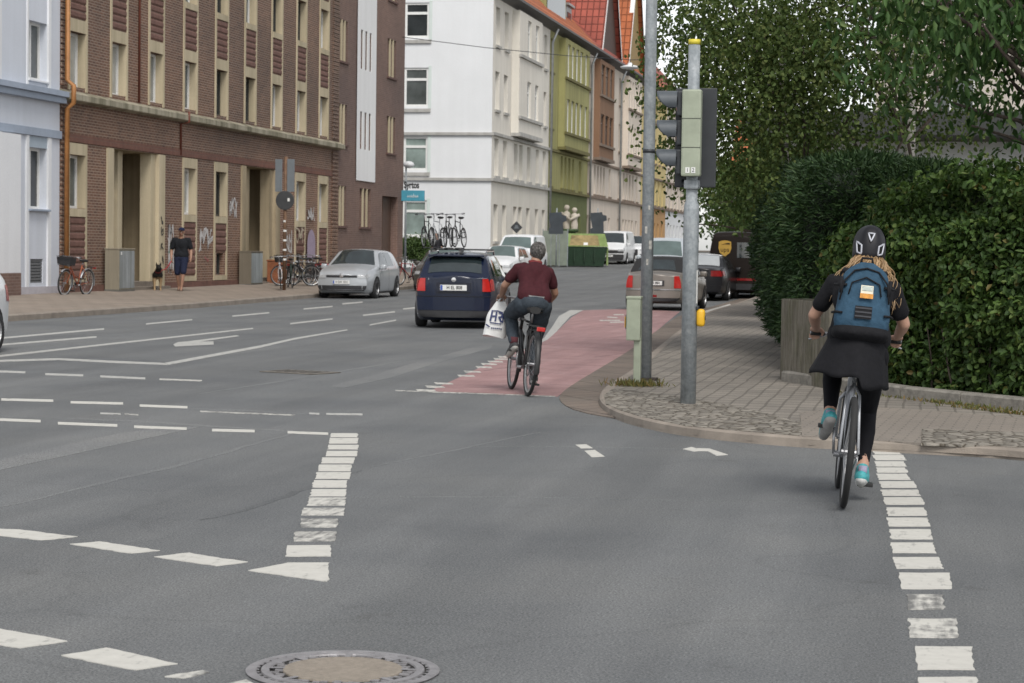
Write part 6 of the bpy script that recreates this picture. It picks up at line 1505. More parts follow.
c.end_patch('hatch_seam',False,-.76,.76,.622,.634,.056,M_ARCH,sk); c.end_patch('plate_lip',False,-.34,.34,.895,.912,.02,M_NAVY,sk); lamps(sk,c,False,.60,.72,.77,.82,M_LIGHTGL,.0135,0,'reversing_lamp')
pl=plate(sk,sk,'H EL 808',0,-2.245,.80,False); MB().box(-.33,.33,-2.236,-2.20,.72,.89).build('plate_recess',mat('navy_recess',(.006,.008,.02),.4,0,0),sk)
MB().lathe([(.001,-.01),(.045,-.008),(.05,0)],'y',(0,-2.21,.955),16).build('emblem',M_CHROME,sk)
text('model_lettering','Fabia',.055,M_CHROME,sk,(-.45,-2.165,.965),(R(84),0,R(-4)),.002); text('model_lettering','TDI',.05,M_CHROME,sk,(.45,-2.165,.965),(R(84),0,R(4)),.002)
MB().tube([(-.30,-1.86,1.12),(.12,-1.93,1.06)],.012,6).build('wiper',M_BLACKPL,sk)
for sd_ in (1,-1): MB().tube([(sd_*.56,-1.55,1.44),(sd_*.565,-1.45,1.505),(sd_*.57,.05,1.515),(sd_*.565,.2,1.45)],.018,8).build('roof_rail',M_CHROME,sk)
mb=MB(); mb.bbox(-.56,.56,-1.86,-1.66,1.405,1.44,.012); mb.build('roof_spoiler',M_NAVY,sk)
for y in (-1.05,-.2): MB().tube([(-.60,y,1.545),(.60,y,1.545)],.016,8).build('roof_bar',M_BLACKPL,sk)
# silver hatchback parked on the left, facing us
M_SILVER=paint('silver_car_paint',(.44,.46,.48),.35,.3)
c=hatch(4.2,1.76,1.47,1.0,.5,.96,.72,(.90,.97),(.5,1.25))
q=gnd(377,298.5); gloc=Vector((q.x-.87,q.y+1.15,road_z(q.y)))
gf=build_car('hatchback_car','silver hatchback parked at the kerb facing us beside the brick houses','car',gloc,R(180+1),c,M_SILVER,(1.28,-1.28),.315,{'side':[(-1.05,-.25,.10,.0),(-.18,.85,.0,-.48)],'wind':(.18,.88,6.35,6.1),'rear':(-1.7,-2.0,6.3,6.4)},None,None)
lamps(gf,c,True,.50,.84,.62,.76,M_LIGHTGL,.015,.3)
c.end_patch('grille',True,-.48,.48,.64,.71,.012,M_BLACKPL,gf); c.end_patch('lower_grille',True,-.62,.62,.28,.40,.012,M_BLACKPL,gf); lamps(gf,c,True,.64,.80,.28,.40,M_BLACKPL,.012,0,'fog_lamp_recess')
plate(gf,gf,'H DH 1521',0,2.225,.50,True); MB().lathe([(.001,.012),(.06,.01),(.07,0)],'y',(0,2.205,.70),16).build('emblem',M_CHROME,gf)
c.end_patch('bumper_lip',True,-.80,.80,.235,.27,.03,M_BLACKPL,gf)
# brown-grey car parked behind it
c=hatch(4.1,1.72,1.50,1.0,.5,.98,.72,(.92,1.0),(.5,1.15)); q=gnd(408,291.5)
dk=build_car('hatchback_car','dark grey brown car parked beyond the silver hatchback under the blue sign','car',(q.x+.75,q.y+2.6,road_z(q.y)),R(182),c,paint('grey_brown_paint',(.075,.068,.06),.3),(1.25,-1.25),.31,{'side':[(-1.05,-.25,.10,.0),(-.18,.85,.0,-.48)],'wind':(.18,.88,6.35,6.1),'rear':(-1.7,-2.0,6.3,6.4)},None,None,M_CGLASS_L)
lamps(dk,c,True,.48,.80,.60,.78,M_LIGHTGL,.015,.3); c.end_patch('grille',True,-.45,.45,.56,.72,.012,M_BLACKPL,dk); plate(dk,dk,'H KS 417',0,2.17,.45,True)
# white hatch, white van behind the blue estate
M_WHITEP=paint('white_car_paint',(.70,.71,.72),0,.35)
c=hatch(4.0,1.70,1.48,1.0,.5,.98,.72,(.92,1.0),(.5,1.15)); q=gnd(503,283)
wc=build_car('hatchback_car','white hatchback coming towards us between the blue estate and the white van','car',(q.x-.2,q.y+1.2,road_z(q.y)),R(178),c,M_WHITEP,(1.22,-1.22),.31,{'side':[(-1.0,-.25,.10,.0),(-.18,.80,.0,-.48)],'wind':(.15,.84,6.35,6.1),'rear':(-1.6,-1.9,6.3,6.4)},None,None,M_CGLASS_L)
lamps(wc,c,True,.46,.80,.60,.80,M_LIGHTGL,.015,.3); c.end_patch('grille',True,-.42,.42,.58,.70,.012,M_BLACKPL,wc); c.end_patch('lower_grille',True,-.6,.6,.26,.42,.012,M_BLACKPL,wc); plate(wc,wc,'H LM 52',0,2.12,.48,True)
def vanprof(L,W,h,hood,nose,belt,ws,zs=.18,**k):
    r=-L/2;f=L/2
    return Car(L,W,[(r,h-.14),(r+.08,h-.03),(r+.6,h),(f-ws[1]-.85,h-.02),(f-ws[1]-.55,h-.10),(f-ws[0],hood+.06),(f-.25,hood-.12),(f-.06,nose+.06),(f,nose)],[(r,belt),(f-ws[0]-.1,belt-.02),(f,nose)],zs,tumble=.16,taper=.07,**k)
def vanwin(L,ws): f=L/2; return {'side':[(f-ws[0]-1.25,f-ws[0]-.25,.0,-.42)],'wind':(f-ws[1]-.50,f-ws[0]-.06,6.3,6.1)}
c=vanprof(4.6,1.82,1.88,1.12,.86,1.12,(.75,.9)); q=gnd(528,281)
wv=build_car('small_van','white delivery van facing us, parked behind the white hatchback and the green skip','van',(q.x-1.5,q.y+6,road_z(q.y+4)),R(180),c,M_WHITEP,(1.4,-1.4),.33,vanwin(4.6,(.75,.9)),None,None,M_CGLASS_L)
lamps(wv,c,True,.52,.84,.72,.92,M_LIGHTGL,.015,.3); c.end_patch('grille',True,-.46,.46,.62,.84,.012,M_BLACKPL,wv); plate(wv,wv,'H VT 310',0,2.42,.5,True)
# far left side: white van with dark nose and white SUV
c=vanprof(5.0,1.92,1.98,1.15,.90,1.15,(.7,.9)); q=gnd(606,277.5)
tv=build_car('transporter_van','white transporter van with a dark grille facing us behind the green skip','van',(q.x+.15,q.y+2.5,road_z(q.y)),R(180),c,M_WHITEP,(1.55,-1.5),.34,vanwin(5.0,(.7,.9)),None,None)
lamps(tv,c,True,.56,.90,.78,.95,M_LIGHTGL,.015,.3); c.end_patch('grille',True,-.88,.88,.66,.84,.014,M_BLACKPL,tv); c.end_patch('bumper',True,-.92,.92,.26,.60,.05,M_BLACKPL,tv); plate(tv,tv,'H TR 77',0,2.66,.5,True)
c=hatch(4.6,1.9,1.66,1.15,.5,1.08,.86,(1.05,1.13),(.5,1.25),zs=.22); q=gnd(626,277)
au=build_car('sport_utility_car','white sport utility car with a dark grille facing us beside the transporter van','car',(q.x+.25,q.y+2.3,road_z(q.y)),R(181),c,M_WHITEP,(1.38,-1.40),.36,{'side':[(-1.05,-.25,.10,.0),(-.18,.95,.0,-.50)],'wind':(.30,1.02,6.35,6.1),'rear':(-1.8,-2.1,6.3,6.4)},None,None)
lamps(au,c,True,.55,.90,.80,.92,M_LIGHTGL,.015,.35); c.end_patch('grille',True,-.42,.42,.48,.88,.014,M_BLACKPL,au); lamps(au,c,True,.55,.86,.42,.56,M_BLACKPL,.012,0,'air_intake'); plate(au,au,'H QA 5',0,2.43,.60,True,0,.46)
# mini convertible (right kerb)
M_BRONZE=paint('bronze_silver_paint',(.24,.215,.19),.45,.35); M_SOFT=mat('black_soft_top',(.016,.016,.017),.85,0,.2,20,.3,90)
L=3.75; r_=-L/2; f_=L/2
c=Car(L,1.68,[(r_,.93),(r_+.06,.955),(r_+.30,.985),(r_+.36,1.02),(r_+.78,1.36),(r_+1.1,1.405),(r_+1.9,1.40),(f_-1.42,1.36),(f_-1.02,1.0),(f_-.35,.92),(f_-.06,.76),(f_,.66)],[(r_,.92),(0,.95),(f_,.80)],.18,tumble=.34,taper=.12,bulge=(.1,.10))
q=(gnd(628.5,309)+gnd(681.5,311))/2
mi=build_car('convertible_car','bronze silver convertible with a black soft top parked behind the two grey poles','car',(q.x+.16,q.y+1.35,0),R(-4.0),c,M_BRONZE,(1.15,-1.15),.30,{'side':[(-1.05,-.40,.30,.05),(-.34,.62,.03,-.36)],'wind':(.20,.80,6.35,6.15),'rear':(-1.16,-1.47,6.75,6.55)},None,None)
c.top_patch('soft_top',-1.52,.42,5.55,5.45,.005,M_SOFT,mi,24,18)
lamps(mi,c,False,.56,.74,.60,.92,M_RED,.018,.0); c.end_patch('chrome_strip',False,-.82,.82,.545,.575,.02,M_CHROME,mi); c.end_patch('rear_bumper',False,-.80,.80,.34,.52,.06,M_BRONZE,mi); c.end_patch('bumper_skirt',False,-.72,.72,.23,.34,.05,M_BLACKPL,mi); c.end_patch('fog_lamp',False,-.12,.12,.36,.42,.066,M_REDD,mi)
plate(mi,mi,'H CR 884',0,-2.0,.73,False,0,.50); c.end_patch('plate_recess',False,-.30,.30,.655,.80,.012,M_BLACKPL,mi)
# dark saloon with pale rear window
L=4.4; r_=-L/2; f_=L/2
c=Car(L,1.78,[(r_,.98),(r_+.10,1.02),(r_+.42,1.04),(r_+1.0,1.36),(r_+1.4,1.43),(r_+2.1,1.42),(f_-1.75,1.38),(f_-1.12,1.0),(f_-.35,.92),(f_-.06,.76),(f_,.66)],[(r_,.95),(0,.96),(f_,.80)],.19,tumble=.42)
q=gnd(722,301)
bs_=build_car('saloon_car','black saloon car with a white roof and red lights parked ahead of the bronze convertible','car',(q.x-.68,q.y+1.6,road_z(q.y)+.02),R(-1),c,paint('black_car_paint',(.010,.010,.012),.2),(1.28,-1.30),.31,{'side':[(-1.05,-.25,.20,.0),(-.18,.85,.0,-.48)],'wind':(.10,.90,6.35,6.1),'rear':(-1.05,-1.72,6.25,6.3),'rear_m':mat('painted_sky_glare_glass',(.36,.38,.39),.1,.0,.1,2)},None,None)  # sky glare on the rear window is painted in as a pale glass colour
c.top_patch('roof_panel',-.95,.0,6.0,6.0,.006,M_WHITEP,bs_)
lamps(bs_,c,False,.42,.84,.76,.94,M_REDD,.018,.28); plate(bs_,bs_,'H NB 620',0,-2.29,.62,False); c.end_patch('bumper',False,-.82,.82,.28,.48,.05,MATS['black_car_paint'],bs_)
# pale vans/cars beyond the convertible
c=vanprof(4.7,1.86,1.92,1.10,.86,1.12,(.75,.95)); 
pv=build_car('people_carrier','pale silver blue people carrier seen over the soft top of the bronze convertible','van',(-10.2,82,road_z(80)),R(180),c,paint('pale_blue_silver_paint',(.50,.54,.57),.2),(1.4,-1.4),.33,vanwin(4.7,(.75,.95)),None,None,M_CGLASS_L)
lamps(pv,c,True,.52,.86,.72,.92,M_LIGHTGL,.015,.3); c.end_patch('grille',True,-.46,.46,.62,.84,.012,M_BLACKPL,pv); plate(pv,pv,'H PC 19',0,2.48,.5,True)
c=vanprof(4.7,1.86,1.95,1.10,.86,1.12,(.75,.95))
pv2=build_car('people_carrier','pale blue van parked just beyond the black saloon and left of the black van','van',(-7.0,77.5,road_z(77)),R(0),c,MATS['pale_blue_silver_paint'],(1.4,-1.4),.33,vanwin(4.7,(.75,.95)),None,None,M_CGLASS_L)
c.end_patch('rear_window',False,-.68,.68,1.2,1.66,.01,M_CGLASS_L,pv2); lamps(pv2,c,False,.70,.84,.9,1.5,M_RED,.012); plate(pv2,pv2,'H BV 940',0,-2.44,.75,False)
# black brown parcel van
M_BROWNV=mat('dark_brown_van_paint',(.012,.008,.006),.5,0,.1,3,0,60,.2)
c=vanprof(5.4,1.95,2.18,1.2,.92,1.2,(.8,1.0)); q=gnd(728,292)
uv=build_car('parcel_van','black brown parcel van with a yellow shield parked beside the dark yews','van',(-6.05,70.2,road_z(68)),R(-3),c,M_BROWNV,(1.7,-1.6),.34,vanwin(5.4,(.8,1.0)),None,None)
c.end_patch('rear_bumper',False,-.9,.9,.30,.50,.06,M_BLACKPL,uv); c.end_patch('red_reflector_strip',False,-.85,.85,.60,.68,.012,M_REDD,uv); lamps(uv,c,False,.83,.93,1.0,1.9,M_REDD,.014)
c.end_patch('rear_window',False,.1,.72,1.35,1.85,.01,M_CGLASS,uv)
sh=MB(); out=[(-.26,.26),(-.13,.31),(0,.325),(.13,.31),(.26,.26),(.27,-.02),(.21,-.20),(0,-.36),(-.21,-.20),(-.27,-.02)]
sh.prism([(x,z) for x,z in out],'y',-.012,.012); so_=sh.build('yellow_shield',mat('shield_yellow',(.40,.24,.035),.5,0,.1,8),uv); so_.location=(-.30,-2.795,1.66); so_.scale=(.78,1,.78)
MB().prism([(-.17,.14),(.12,.22),(.22,.20),(.20,.15),(.0,.16)],'y',-.018,-.013).build('shield_arc',M_BROWNV,so_); text('shield_lettering','ups',.27,M_BROWNV,so_,(0,-.014,-.07),(R(90),0,0),.003)
# white car cut by the left edge
c=hatch(3.65,1.62,1.46,1.0,.48,.95,.74,(.92,.98),(.5,1.1)); q=gnd(0,352)
lc=build_car('hatchback_car','white small hatchback cut off by the left edge of the photo','car',(-13.57,25.68,0),R(180+3),c,M_WHITEP,(1.05,-1.12),.30,{'side':[(-.9,-.2,.12,.0),(-.13,.75,.0,-.45)],'wind':(.12,.78,6.35,6.1),'rear':(-1.42,-1.70,6.3,6.4)},None,None)
lamps(lc,c,False,.52,.76,.70,.96,M_RED,.018,.2)
# green skip
M_SKIP=plaster('faded_green_steel',(.20,.27,.095),.18,.3,.6); M_SKIPD=mat('dark_green_steel',(.012,.035,.016),.6,.1,.25,3); M_RUSTY=mat('rusty_faded_panel',(.25,.19,.085),.8,0,.45,2.5,.3,20)
q=gnd(584,278.5); skp=thing('skip_container','green steel skip with a faded rusty lid standing at the kerb by the green house','skip',(q.x,q.y,road_z(q.y)),R(10)); skp.scale=(1.12,1,1.0)
Lk=1.28
mb=MB(); mb.add([(-1.0,-.0,.05),(.95,-.0,.05),(1.12,-.12,1.12),(-1.15,-.12,1.12),(-1.0,1.9,.05),(.95,1.9,.05),(1.12,2.0,1.12),(-1.15,2.0,1.12)],[(0,1,2,3),(1,5,6,2),(5,4,7,6),(4,0,3,7),(0,4,5,1)]); mb.build('body',M_SKIPD,skp)
mb=MB(); mb.add([(-1.22,-.16,1.13),(1.17,-.16,1.13),(1.0,.55,1.85),(-1.05,.55,1.85),(1.0,1.5,1.85),(-1.05,1.5,1.85),(1.17,2.05,1.13),(-1.22,2.05,1.13)],[(0,1,2,3),(3,2,4,5),(5,4,6,7),(1,6,4,2),(0,3,5,7)]); lid=mb.build('lid',M_SKIP,skp)
MB().add([(-.75,-.118,1.19),(.75,-.118,1.19),(.65,.44,1.755),(-.65,.44,1.755)],[(0,1,2,3)]).build('rusty_panel',M_RUSTY,lid)
MB().add([(-.05,-.10,1.21),(.16,-.10,1.21),(.16,.28,1.59),(-.02,.28,1.59)],[(0,1,2,3)]).build('white_sticker',M_PLATE,lid)
for x in (-1.1,1.1): mb=MB(); mb.prism([(.1,.1),(.45,1.1),(1.5,1.1),(1.8,.1),(1.6,.1),(1.3,.9),(.6,.9),(.3,.1)],'x',x*1.0,x*1.04+(.04 if x>0 else -.04)); mb.build('side_frame',M_SKIP,skp)
for x in (-.5,0,.5): MB().box(x-.03,x+.03,-.15,-.06,.3,1.0).build('rib',M_SKIPD,skp)
# ================================================================== STREET FURNITURE
def galv():
    m,nt,b,tc=nodes_mat('galvanised_steel',.5,.5); o=tc.outputs['Object']; b.inputs['Metallic'].default_value=.0
    c=ramp(nt,nz(nt,o,9,6,.7),[(.3,(.20,.225,.24)),(.5,(.27,.295,.31)),(.72,(.36,.38,.39))])
    s=ramp(nt,nz(nt,mapping(nt,o,(3,3,.6)),4,5,.7),[(.35,(.82,.82,.82)),(.6,(1.06,1.06,1.06))])
    v=nt.nodes.new('ShaderNodeTexVoronoi'); v.inputs['Scale'].default_value=45; nt.links.new(o,v.inputs['Vector']); sp=nt.nodes.new('ShaderNodeSeparateXYZ'); nt.links.new(v.outputs['Color'],sp.inputs[0])
    f=ramp(nt,sp.outputs[0],[(0,(.90,.90,.90)),(1,(1.10,1.10,1.10))])
    nt.links.new(mul(nt,mul(nt,c,s),f),b.inputs['Base Color']); return m
M_GALV=galv(); M_GREYGREEN=mat('grey_green_enamel',(.30,.33,.25),.5,0,.12,5); M_DKGREY=mat('dark_signal_plastic',(.025,.028,.032),.5,0,.15,10); M_YEL=mat('signal_yellow',(.70,.40,.02),.45,0,.08,10); M_YCAP=mat('yellow_cap',(.62,.52,.05),.5,0,.08,10)
# tall lamp post
b=gnd(645.2,380,HP); lp=thing('lamp_post','tall thick galvanised lamp post nearest the red cycle lane, running out of the top','lamp post',b)
lean=Vector((.012,0,8.0))
MB().tube([Vector((0,0,0)),Vector((.0,0,4)),Vector((.0,0,8.5))],[.071,.067,.055],24).build('mast',M_GALV,lp,True)
MB().lathe([(.074,-.02),(.074,.02)],'z',(0,0,2.62),24,True).build('clamp_band',M_DKGREY,lp,True)
MB().bbox(-.10,.14,-.10,.10,-.01,.03,.008).build('base_plate',mat('rusty_dark_iron',(.035,.028,.024),.8,.2,.3,14),lp)
MB().tube([(0,0,8.5),(-.1,-.2,8.75),(-.6,-1.0,8.95)],[.05,.04,.03],10).build('arm',M_GALV,lp,True)
MB().bbox(-.85,-.5,-1.35,-.8,8.88,9.02,.04).build('lamp_head',MATS['white_car_paint'],lp)
for k,(z,a,w_,h) in enumerate(((1.50,-1.2,.5,.10),(1.68,-1.9,.4,.08),(1.32,-1.6,.35,.07),(1.95,-1.4,.3,.05))):
    rows=[[(.0715*math.cos(a+w_*i/5),.0715*math.sin(a+w_*i/5),z+h*j) for i in range(6)] for j in (0,1)]; MB().grid(rows).build('sticker_remains',mat('old_sticker',(.36,.35,.32),.8,0,.4,30),lp,fix=False)
# signal post
b=gnd(688,404,HP); sg=thing('traffic_signal','traffic signal with three dark hoods on a thick stepped galvanised post with yellow cap','traffic signal',b)
MB().tube([(0,0,-.02),(0,0,1.86),(0,0,1.93),(0,0,1.97),(0,0,3.47)],[.076,.076,.072,.056,.056],24).build('post',M_GALV,sg,True)
MB().tube([(0,0,3.47),(0,0,3.52),(0,0,3.525)],[.058,.058,.01],24).build('cap',M_YCAP,sg,True)
bx=.055; hz=2.20
h=MB().bbox(bx-.145,bx+.04,-.18,-.05,hz,hz+.83,.018).build('signal_box',M_GREYGREEN,sg)
mb=MB()
for k in (1,2): mb.box(bx-.146,bx+.041,-.183,-.179,hz+.276*k-.003,hz+.276*k+.003)
mb.build('seam',mat('dark_seam',(.05,.055,.045),.7,0,0),h)
mb=MB()
for k in range(6): mb.lathe([(.001,-.004),(.009,-.003),(.009,0)],'x',(bx-.146,-.115,hz+.07+.14*k),8)
mb.build('screw_row',M_DKGREY,h)
MB().box(bx-.10,bx-.06,-.1835,-.1805,hz+.03,hz+.085).build('label',M_PLATE,h); MB().box(bx-.045,bx-.005,-.1835,-.1805,hz+.03,hz+.085).build('label',M_PLATE,h)
text('post_number','1',.05,M_INK,h,(bx-.08,-.185,hz+.057),(R(90),0,0),.0005); text('post_number','2',.05,M_INK,h,(bx-.025,-.185,hz+.057),(R(90),0,0),.0005)
MB().bbox(bx-.235,bx+.165,.075,.10,hz-.10,hz+.86,.01).build('backboard',M_DKGREY,sg)
for k in range(3):
    zc=hz+.70-.28*k; q=MB(); q.bbox(bx-.20,bx-.147,-.12,.07,zc-.12,zc+.12,.015); lens=q.build('lens_housing',M_DKGREY,sg)
    # hood: open half tube pointing to the street side, cut obliquely at the front
    rows=[]
    for i in range(9):
        t=i/8; x=bx-.20-.20*t; row=[]
        for j in range(17):
            a=math.pi*(-.18+1.36*j/16); cut=max(0,1-max(0,math.sin(a))); xx=bx-.20-.20*t*math.sqrt(max(.05,1-((1-math.sin(a))/1.72)**2))
            row.append(Vector((xx,-.03+.105*math.cos(a),zc+.02+.105*math.sin(a)-.05*t*0)))
        rows.append(row)
    inn=[[Vector((p.x,-.03+(p.y+.03)*.93,zc+.02+(p.z-zc-.02)*.93)) for p in r] for r in rows[::-1]]
    MB().grid(rows+inn).build('hood',mat('grey_black_hood',(.075,.085,.095),.42,0,.15,8),lens,True)
    MB().lathe([(.001,-.02),(.06,-.015),(.095,.0)],'x',(bx-.20,-.03,zc),20).build('lens',[M_REDD,mat('dark_amber_lens',(.14,.06,.01),.2,0,0),mat('dark_green_lens',(.01,.07,.05),.2,0,0)][k],lens)
MB().bbox(-.07,.07,-.09,.09,2.08,2.17,.02).build('bracket',M_GALV,sg); MB().tube([(-.10,.09,2.17),(-.10,.0,2.13),(0,0,2.12)],.018,8).build('bracket_arm',M_DKGREY,sg)
# yellow push box and white strip on the post
y=MB().bbox(.070,.150,-.055,.045,.755,.925,.030).build('push_box',M_YEL,sg,True); MB().bbox(.066,.092,-.060,.050,.915,.955,.012).build('push_box_hood',M_DKGREY,y); MB().lathe([(.001,.004),(.022,.003),(.024,-.004)],'x',(.152,-.005,.84),14).build('button',M_DKGREY,y)
MB().grid([[(.0765*math.cos(a),.0765*math.sin(a),z) for a in (-.55,-.4,-.2)] for z in (.98,1.30)]).build('white_strip_sticker',M_PLATE,sg,fix=False)
# request-button pillar
b=gnd(637.5,386,HP); rp=thing('request_pillar','low grey green request pillar with a box on top beside the tall lamp post','request pillar',b)
MB().bbox(-.045,.035,-.04,.04,-.02,.55,.012).build('pillar',M_GREYGREEN,rp); q=MB().bbox(-.125,.03,-.085,.065,.50,.965,.014).build('box',M_GREYGREEN,rp)
MB().bbox(-.130,.036,-.092,.072,.955,.985,.008).build('box_lid',M_GREYGREEN,q); MB().bbox(-.140,-.124,-.04,.03,.62,.78,.006).build('button_panel',M_DKGREY,q); MB().bbox(-.150,-.139,-.03,.02,.64,.76,.004).build('yellow_plate',M_YEL,q)
# weeds at the foot of the posts
M_WEED=leaf_mat('weed_leaf',[(0,(.09,.11,.03)),(.5,(.14,.14,.05)),(1,(.20,.12,.05))],.7,.2)
wd_=thing('weed_tuft','tuft of weeds growing round the feet of the pillar and lamp post','weeds',gnd(640,386,HP)); wd_['kind']='stuff'
n=420; P=np.stack([rng.normal(size=n)*.13-.02,rng.normal(size=n)*.10-.03,np.zeros(n)],1); A=np.stack([rng.normal(size=n)*.5,rng.normal(size=n)*.5,np.ones(n)],1)
leaf_obj('blades',P,A,rnd(n),rng.uniform(.03,.11,n),rng.uniform(.006,.014,n),M_WEED,wd_)
for k,(u,v,n,sx) in enumerate(((960,404,200,.5),(1000,411,200,.4),(860,393,60,.2))):
    t_=thing('weed_tuft',['weeds along the foot of the stone edging near the middle of the hedge','weeds along the stone edging close to the right border','single small weed at the stone edging just right of the woman cyclist'][k],'weeds',gnd(u,v+1.5,HP)); t_['kind']='stuff'; d=(el[4]-el[3]).normalized()
    s_=rng.normal(size=n)*sx; P=np.stack([d.x*s_,d.y*s_-.03+rng.normal(size=n)*.02,np.zeros(n)],1); A=np.stack([rng.normal(size=n)*.6,rng.normal(size=n)*.6,np.ones(n)],1); leaf_obj('blades',P,A,rnd(n),rng.uniform(.02,.06,n),rng.uniform(.008,.02,n),M_WEED,t_)
# ribbed planter
b=(gnd(781,379.5,HP)+gnd(829,389,HP))/2; dirv=(gnd(829,389,HP)-gnd(781,379.5,HP)); wpl=dirv.length
def wood():
    m,nt,b_,tc=nodes_mat('weathered_planter',.9,.2); o=tc.outputs['Object']
    c=ramp(nt,nz(nt,mapping(nt,o,(9,9,1.2)),2.2,6,.7),[(.28,(.085,.078,.062)),(.5,(.165,.15,.122)),(.75,(.25,.23,.19))]); g=ramp(nt,nz(nt,o,1.8,5,.7),[(.45,(1,1,1)),(.7,(.62,.68,.50))]); nt.links.new(mul(nt,c,g),b_.inputs['Base Color']); bump(nt,b_,nz(nt,mapping(nt,o,(30,30,3)),2,4,.6),.5,.01); return m
M_PLANT=wood()
pl_=thing('ribbed_planter','weathered grey ribbed concrete planter standing at the left end of the beech hedge','planter',b,math.atan2(dirv.y,dirv.x))
nr=11; out=[]
for k in range(nr):
    x0=-wpl/2+wpl*k/nr; x1=x0+wpl/nr; out+=[(x0+.002,.0),(x0+.012,-.016),(x1-.012,-.016),(x1-.002,.0)]
out+=[(wpl/2,.03)]
for k in range(5): y0=.03+.085*k; out+=[(wpl/2,y0),(wpl/2+.014,y0+.015),(wpl/2+.014,y0+.07),(wpl/2,y0+.083)]
out+=[(wpl/2,.47),(-wpl/2,.47)]
MB().prism(out,'z',-.02,.945).build('ribbed_wall',M_PLANT,pl_); MB().prism([(-wpl/2+.03,.03),(wpl/2-.03,.03),(wpl/2-.03,.44),(-wpl/2+.03,.44)],'z',.9,.95).build('soil',M_SOIL,pl_)
# left side: sign post with two rectangular and one round sign seen from behind
b=gnd(284,289,.21); sp=thing('sign_post','rusty sign post with two tall grey plates and a dark round sign seen from behind','sign post',b)
kk=31.3
MB().tube([(0,0,-.05),(.03,0,4.15)],.055,10).build('post',mat('rust_brown_post',(.15,.085,.05),.7,.1,.35,4),sp,True)
M_SIGNB=mat('grey_sign_back',(.17,.19,.205),.5,.3,.12,3); M_SIGND=mat('dark_sign_back',(.045,.047,.05),.6,.1,.2,4)
for x0,x1 in ((-.30,-.07),(.09,.33)): MB().bbox(x0,x1,-.075,-.055,3.05,4.07,.008).build('sign_plate',M_SIGNB,sp)
MB().lathe([(.001,-.012),(.285,-.012),(.30,-.008),(.30,.008),(.285,.012),(.001,.012)],'y',(.03,-.08,2.78),28).build('round_sign',M_SIGND,sp)
MB().box(.12,.19,-.098,-.093,2.75,2.85).build('sticker',M_PLATE,sp); mb=MB(); 
for k in range(5): mb.tube([(.01,0,.9+.3*k),(.012,0,.96+.3*k)],.058,10)
mb.build('sticker_band',M_PLATE,sp)
# cabinets
def cabinet(label,u0,u1,u2,h,m,m2,det):
    X=XF+.52; yc=PX(u1,285,X).y; L=max(.5,PX(u2,285,X).y-yc); y0=yc; D=.42; c=thing('utility_cabinet',label,'cabinet',(X,y0,.235))
    MB().bbox(-D,0,0,L,-.02,h,.012).build('housing',m,c); MB().bbox(-D-.015,.015,-.012,L+.012,h+.001,h+.04,.01).build('lid',m,c)
    for a,b in ((.03,L/2-.006),(L/2+.006,L-.03)): MB().box(.001,.009,a,b,.10,h-.03).build('door',m2,c)
    MB().box(-D-.006,.006,-.006,L+.006,-.03,.07).build('base',mat('cabinet_base',(.12,.115,.10),.85,0,.2,8),c)
    if det: MB().box(.0095,.013,.10,.18,h-.14,h-.06).build('sticker',M_PLATE,c)
    return c
M_CAB1=plaster('beige_grey_cabinet',(.27,.24,.185),.12,.25); M_CAB2=plaster('zinc_grey_cabinet',(.30,.32,.33),.25,.45,.6); M_CAB3=plaster('olive_brown_cabinet',(.18,.155,.12),.12,.25); M_CAB4=plaster('streaked_grey_cabinet',(.31,.34,.35),.3,.4,.6)
cabinet('beige grey utility cabinet with streaked zinc doors in front of the first entrance',106,119,134.5,1.17,M_CAB1,M_CAB2,True)
cabinet('olive brown utility cabinet with pale streaked doors in front of the second entrance',239.5,251,262.5,1.12,M_CAB3,M_CAB4,False)
rb2=thing('grit_bin','rust orange bin standing right of the pale grey cabinet','bin',(XF+.45,67.9,.24)); MB().bbox(-.3,.3,-.35,.35,-.02,.80,.03).build('bin_body',mat('rust_orange_bin',(.22,.075,.03),.7,0,.3,5),rb2); MB().bbox(-.32,.32,-.37,.37,.80,.86,.02).build('lid',MATS['rust_orange_bin'],rb2)
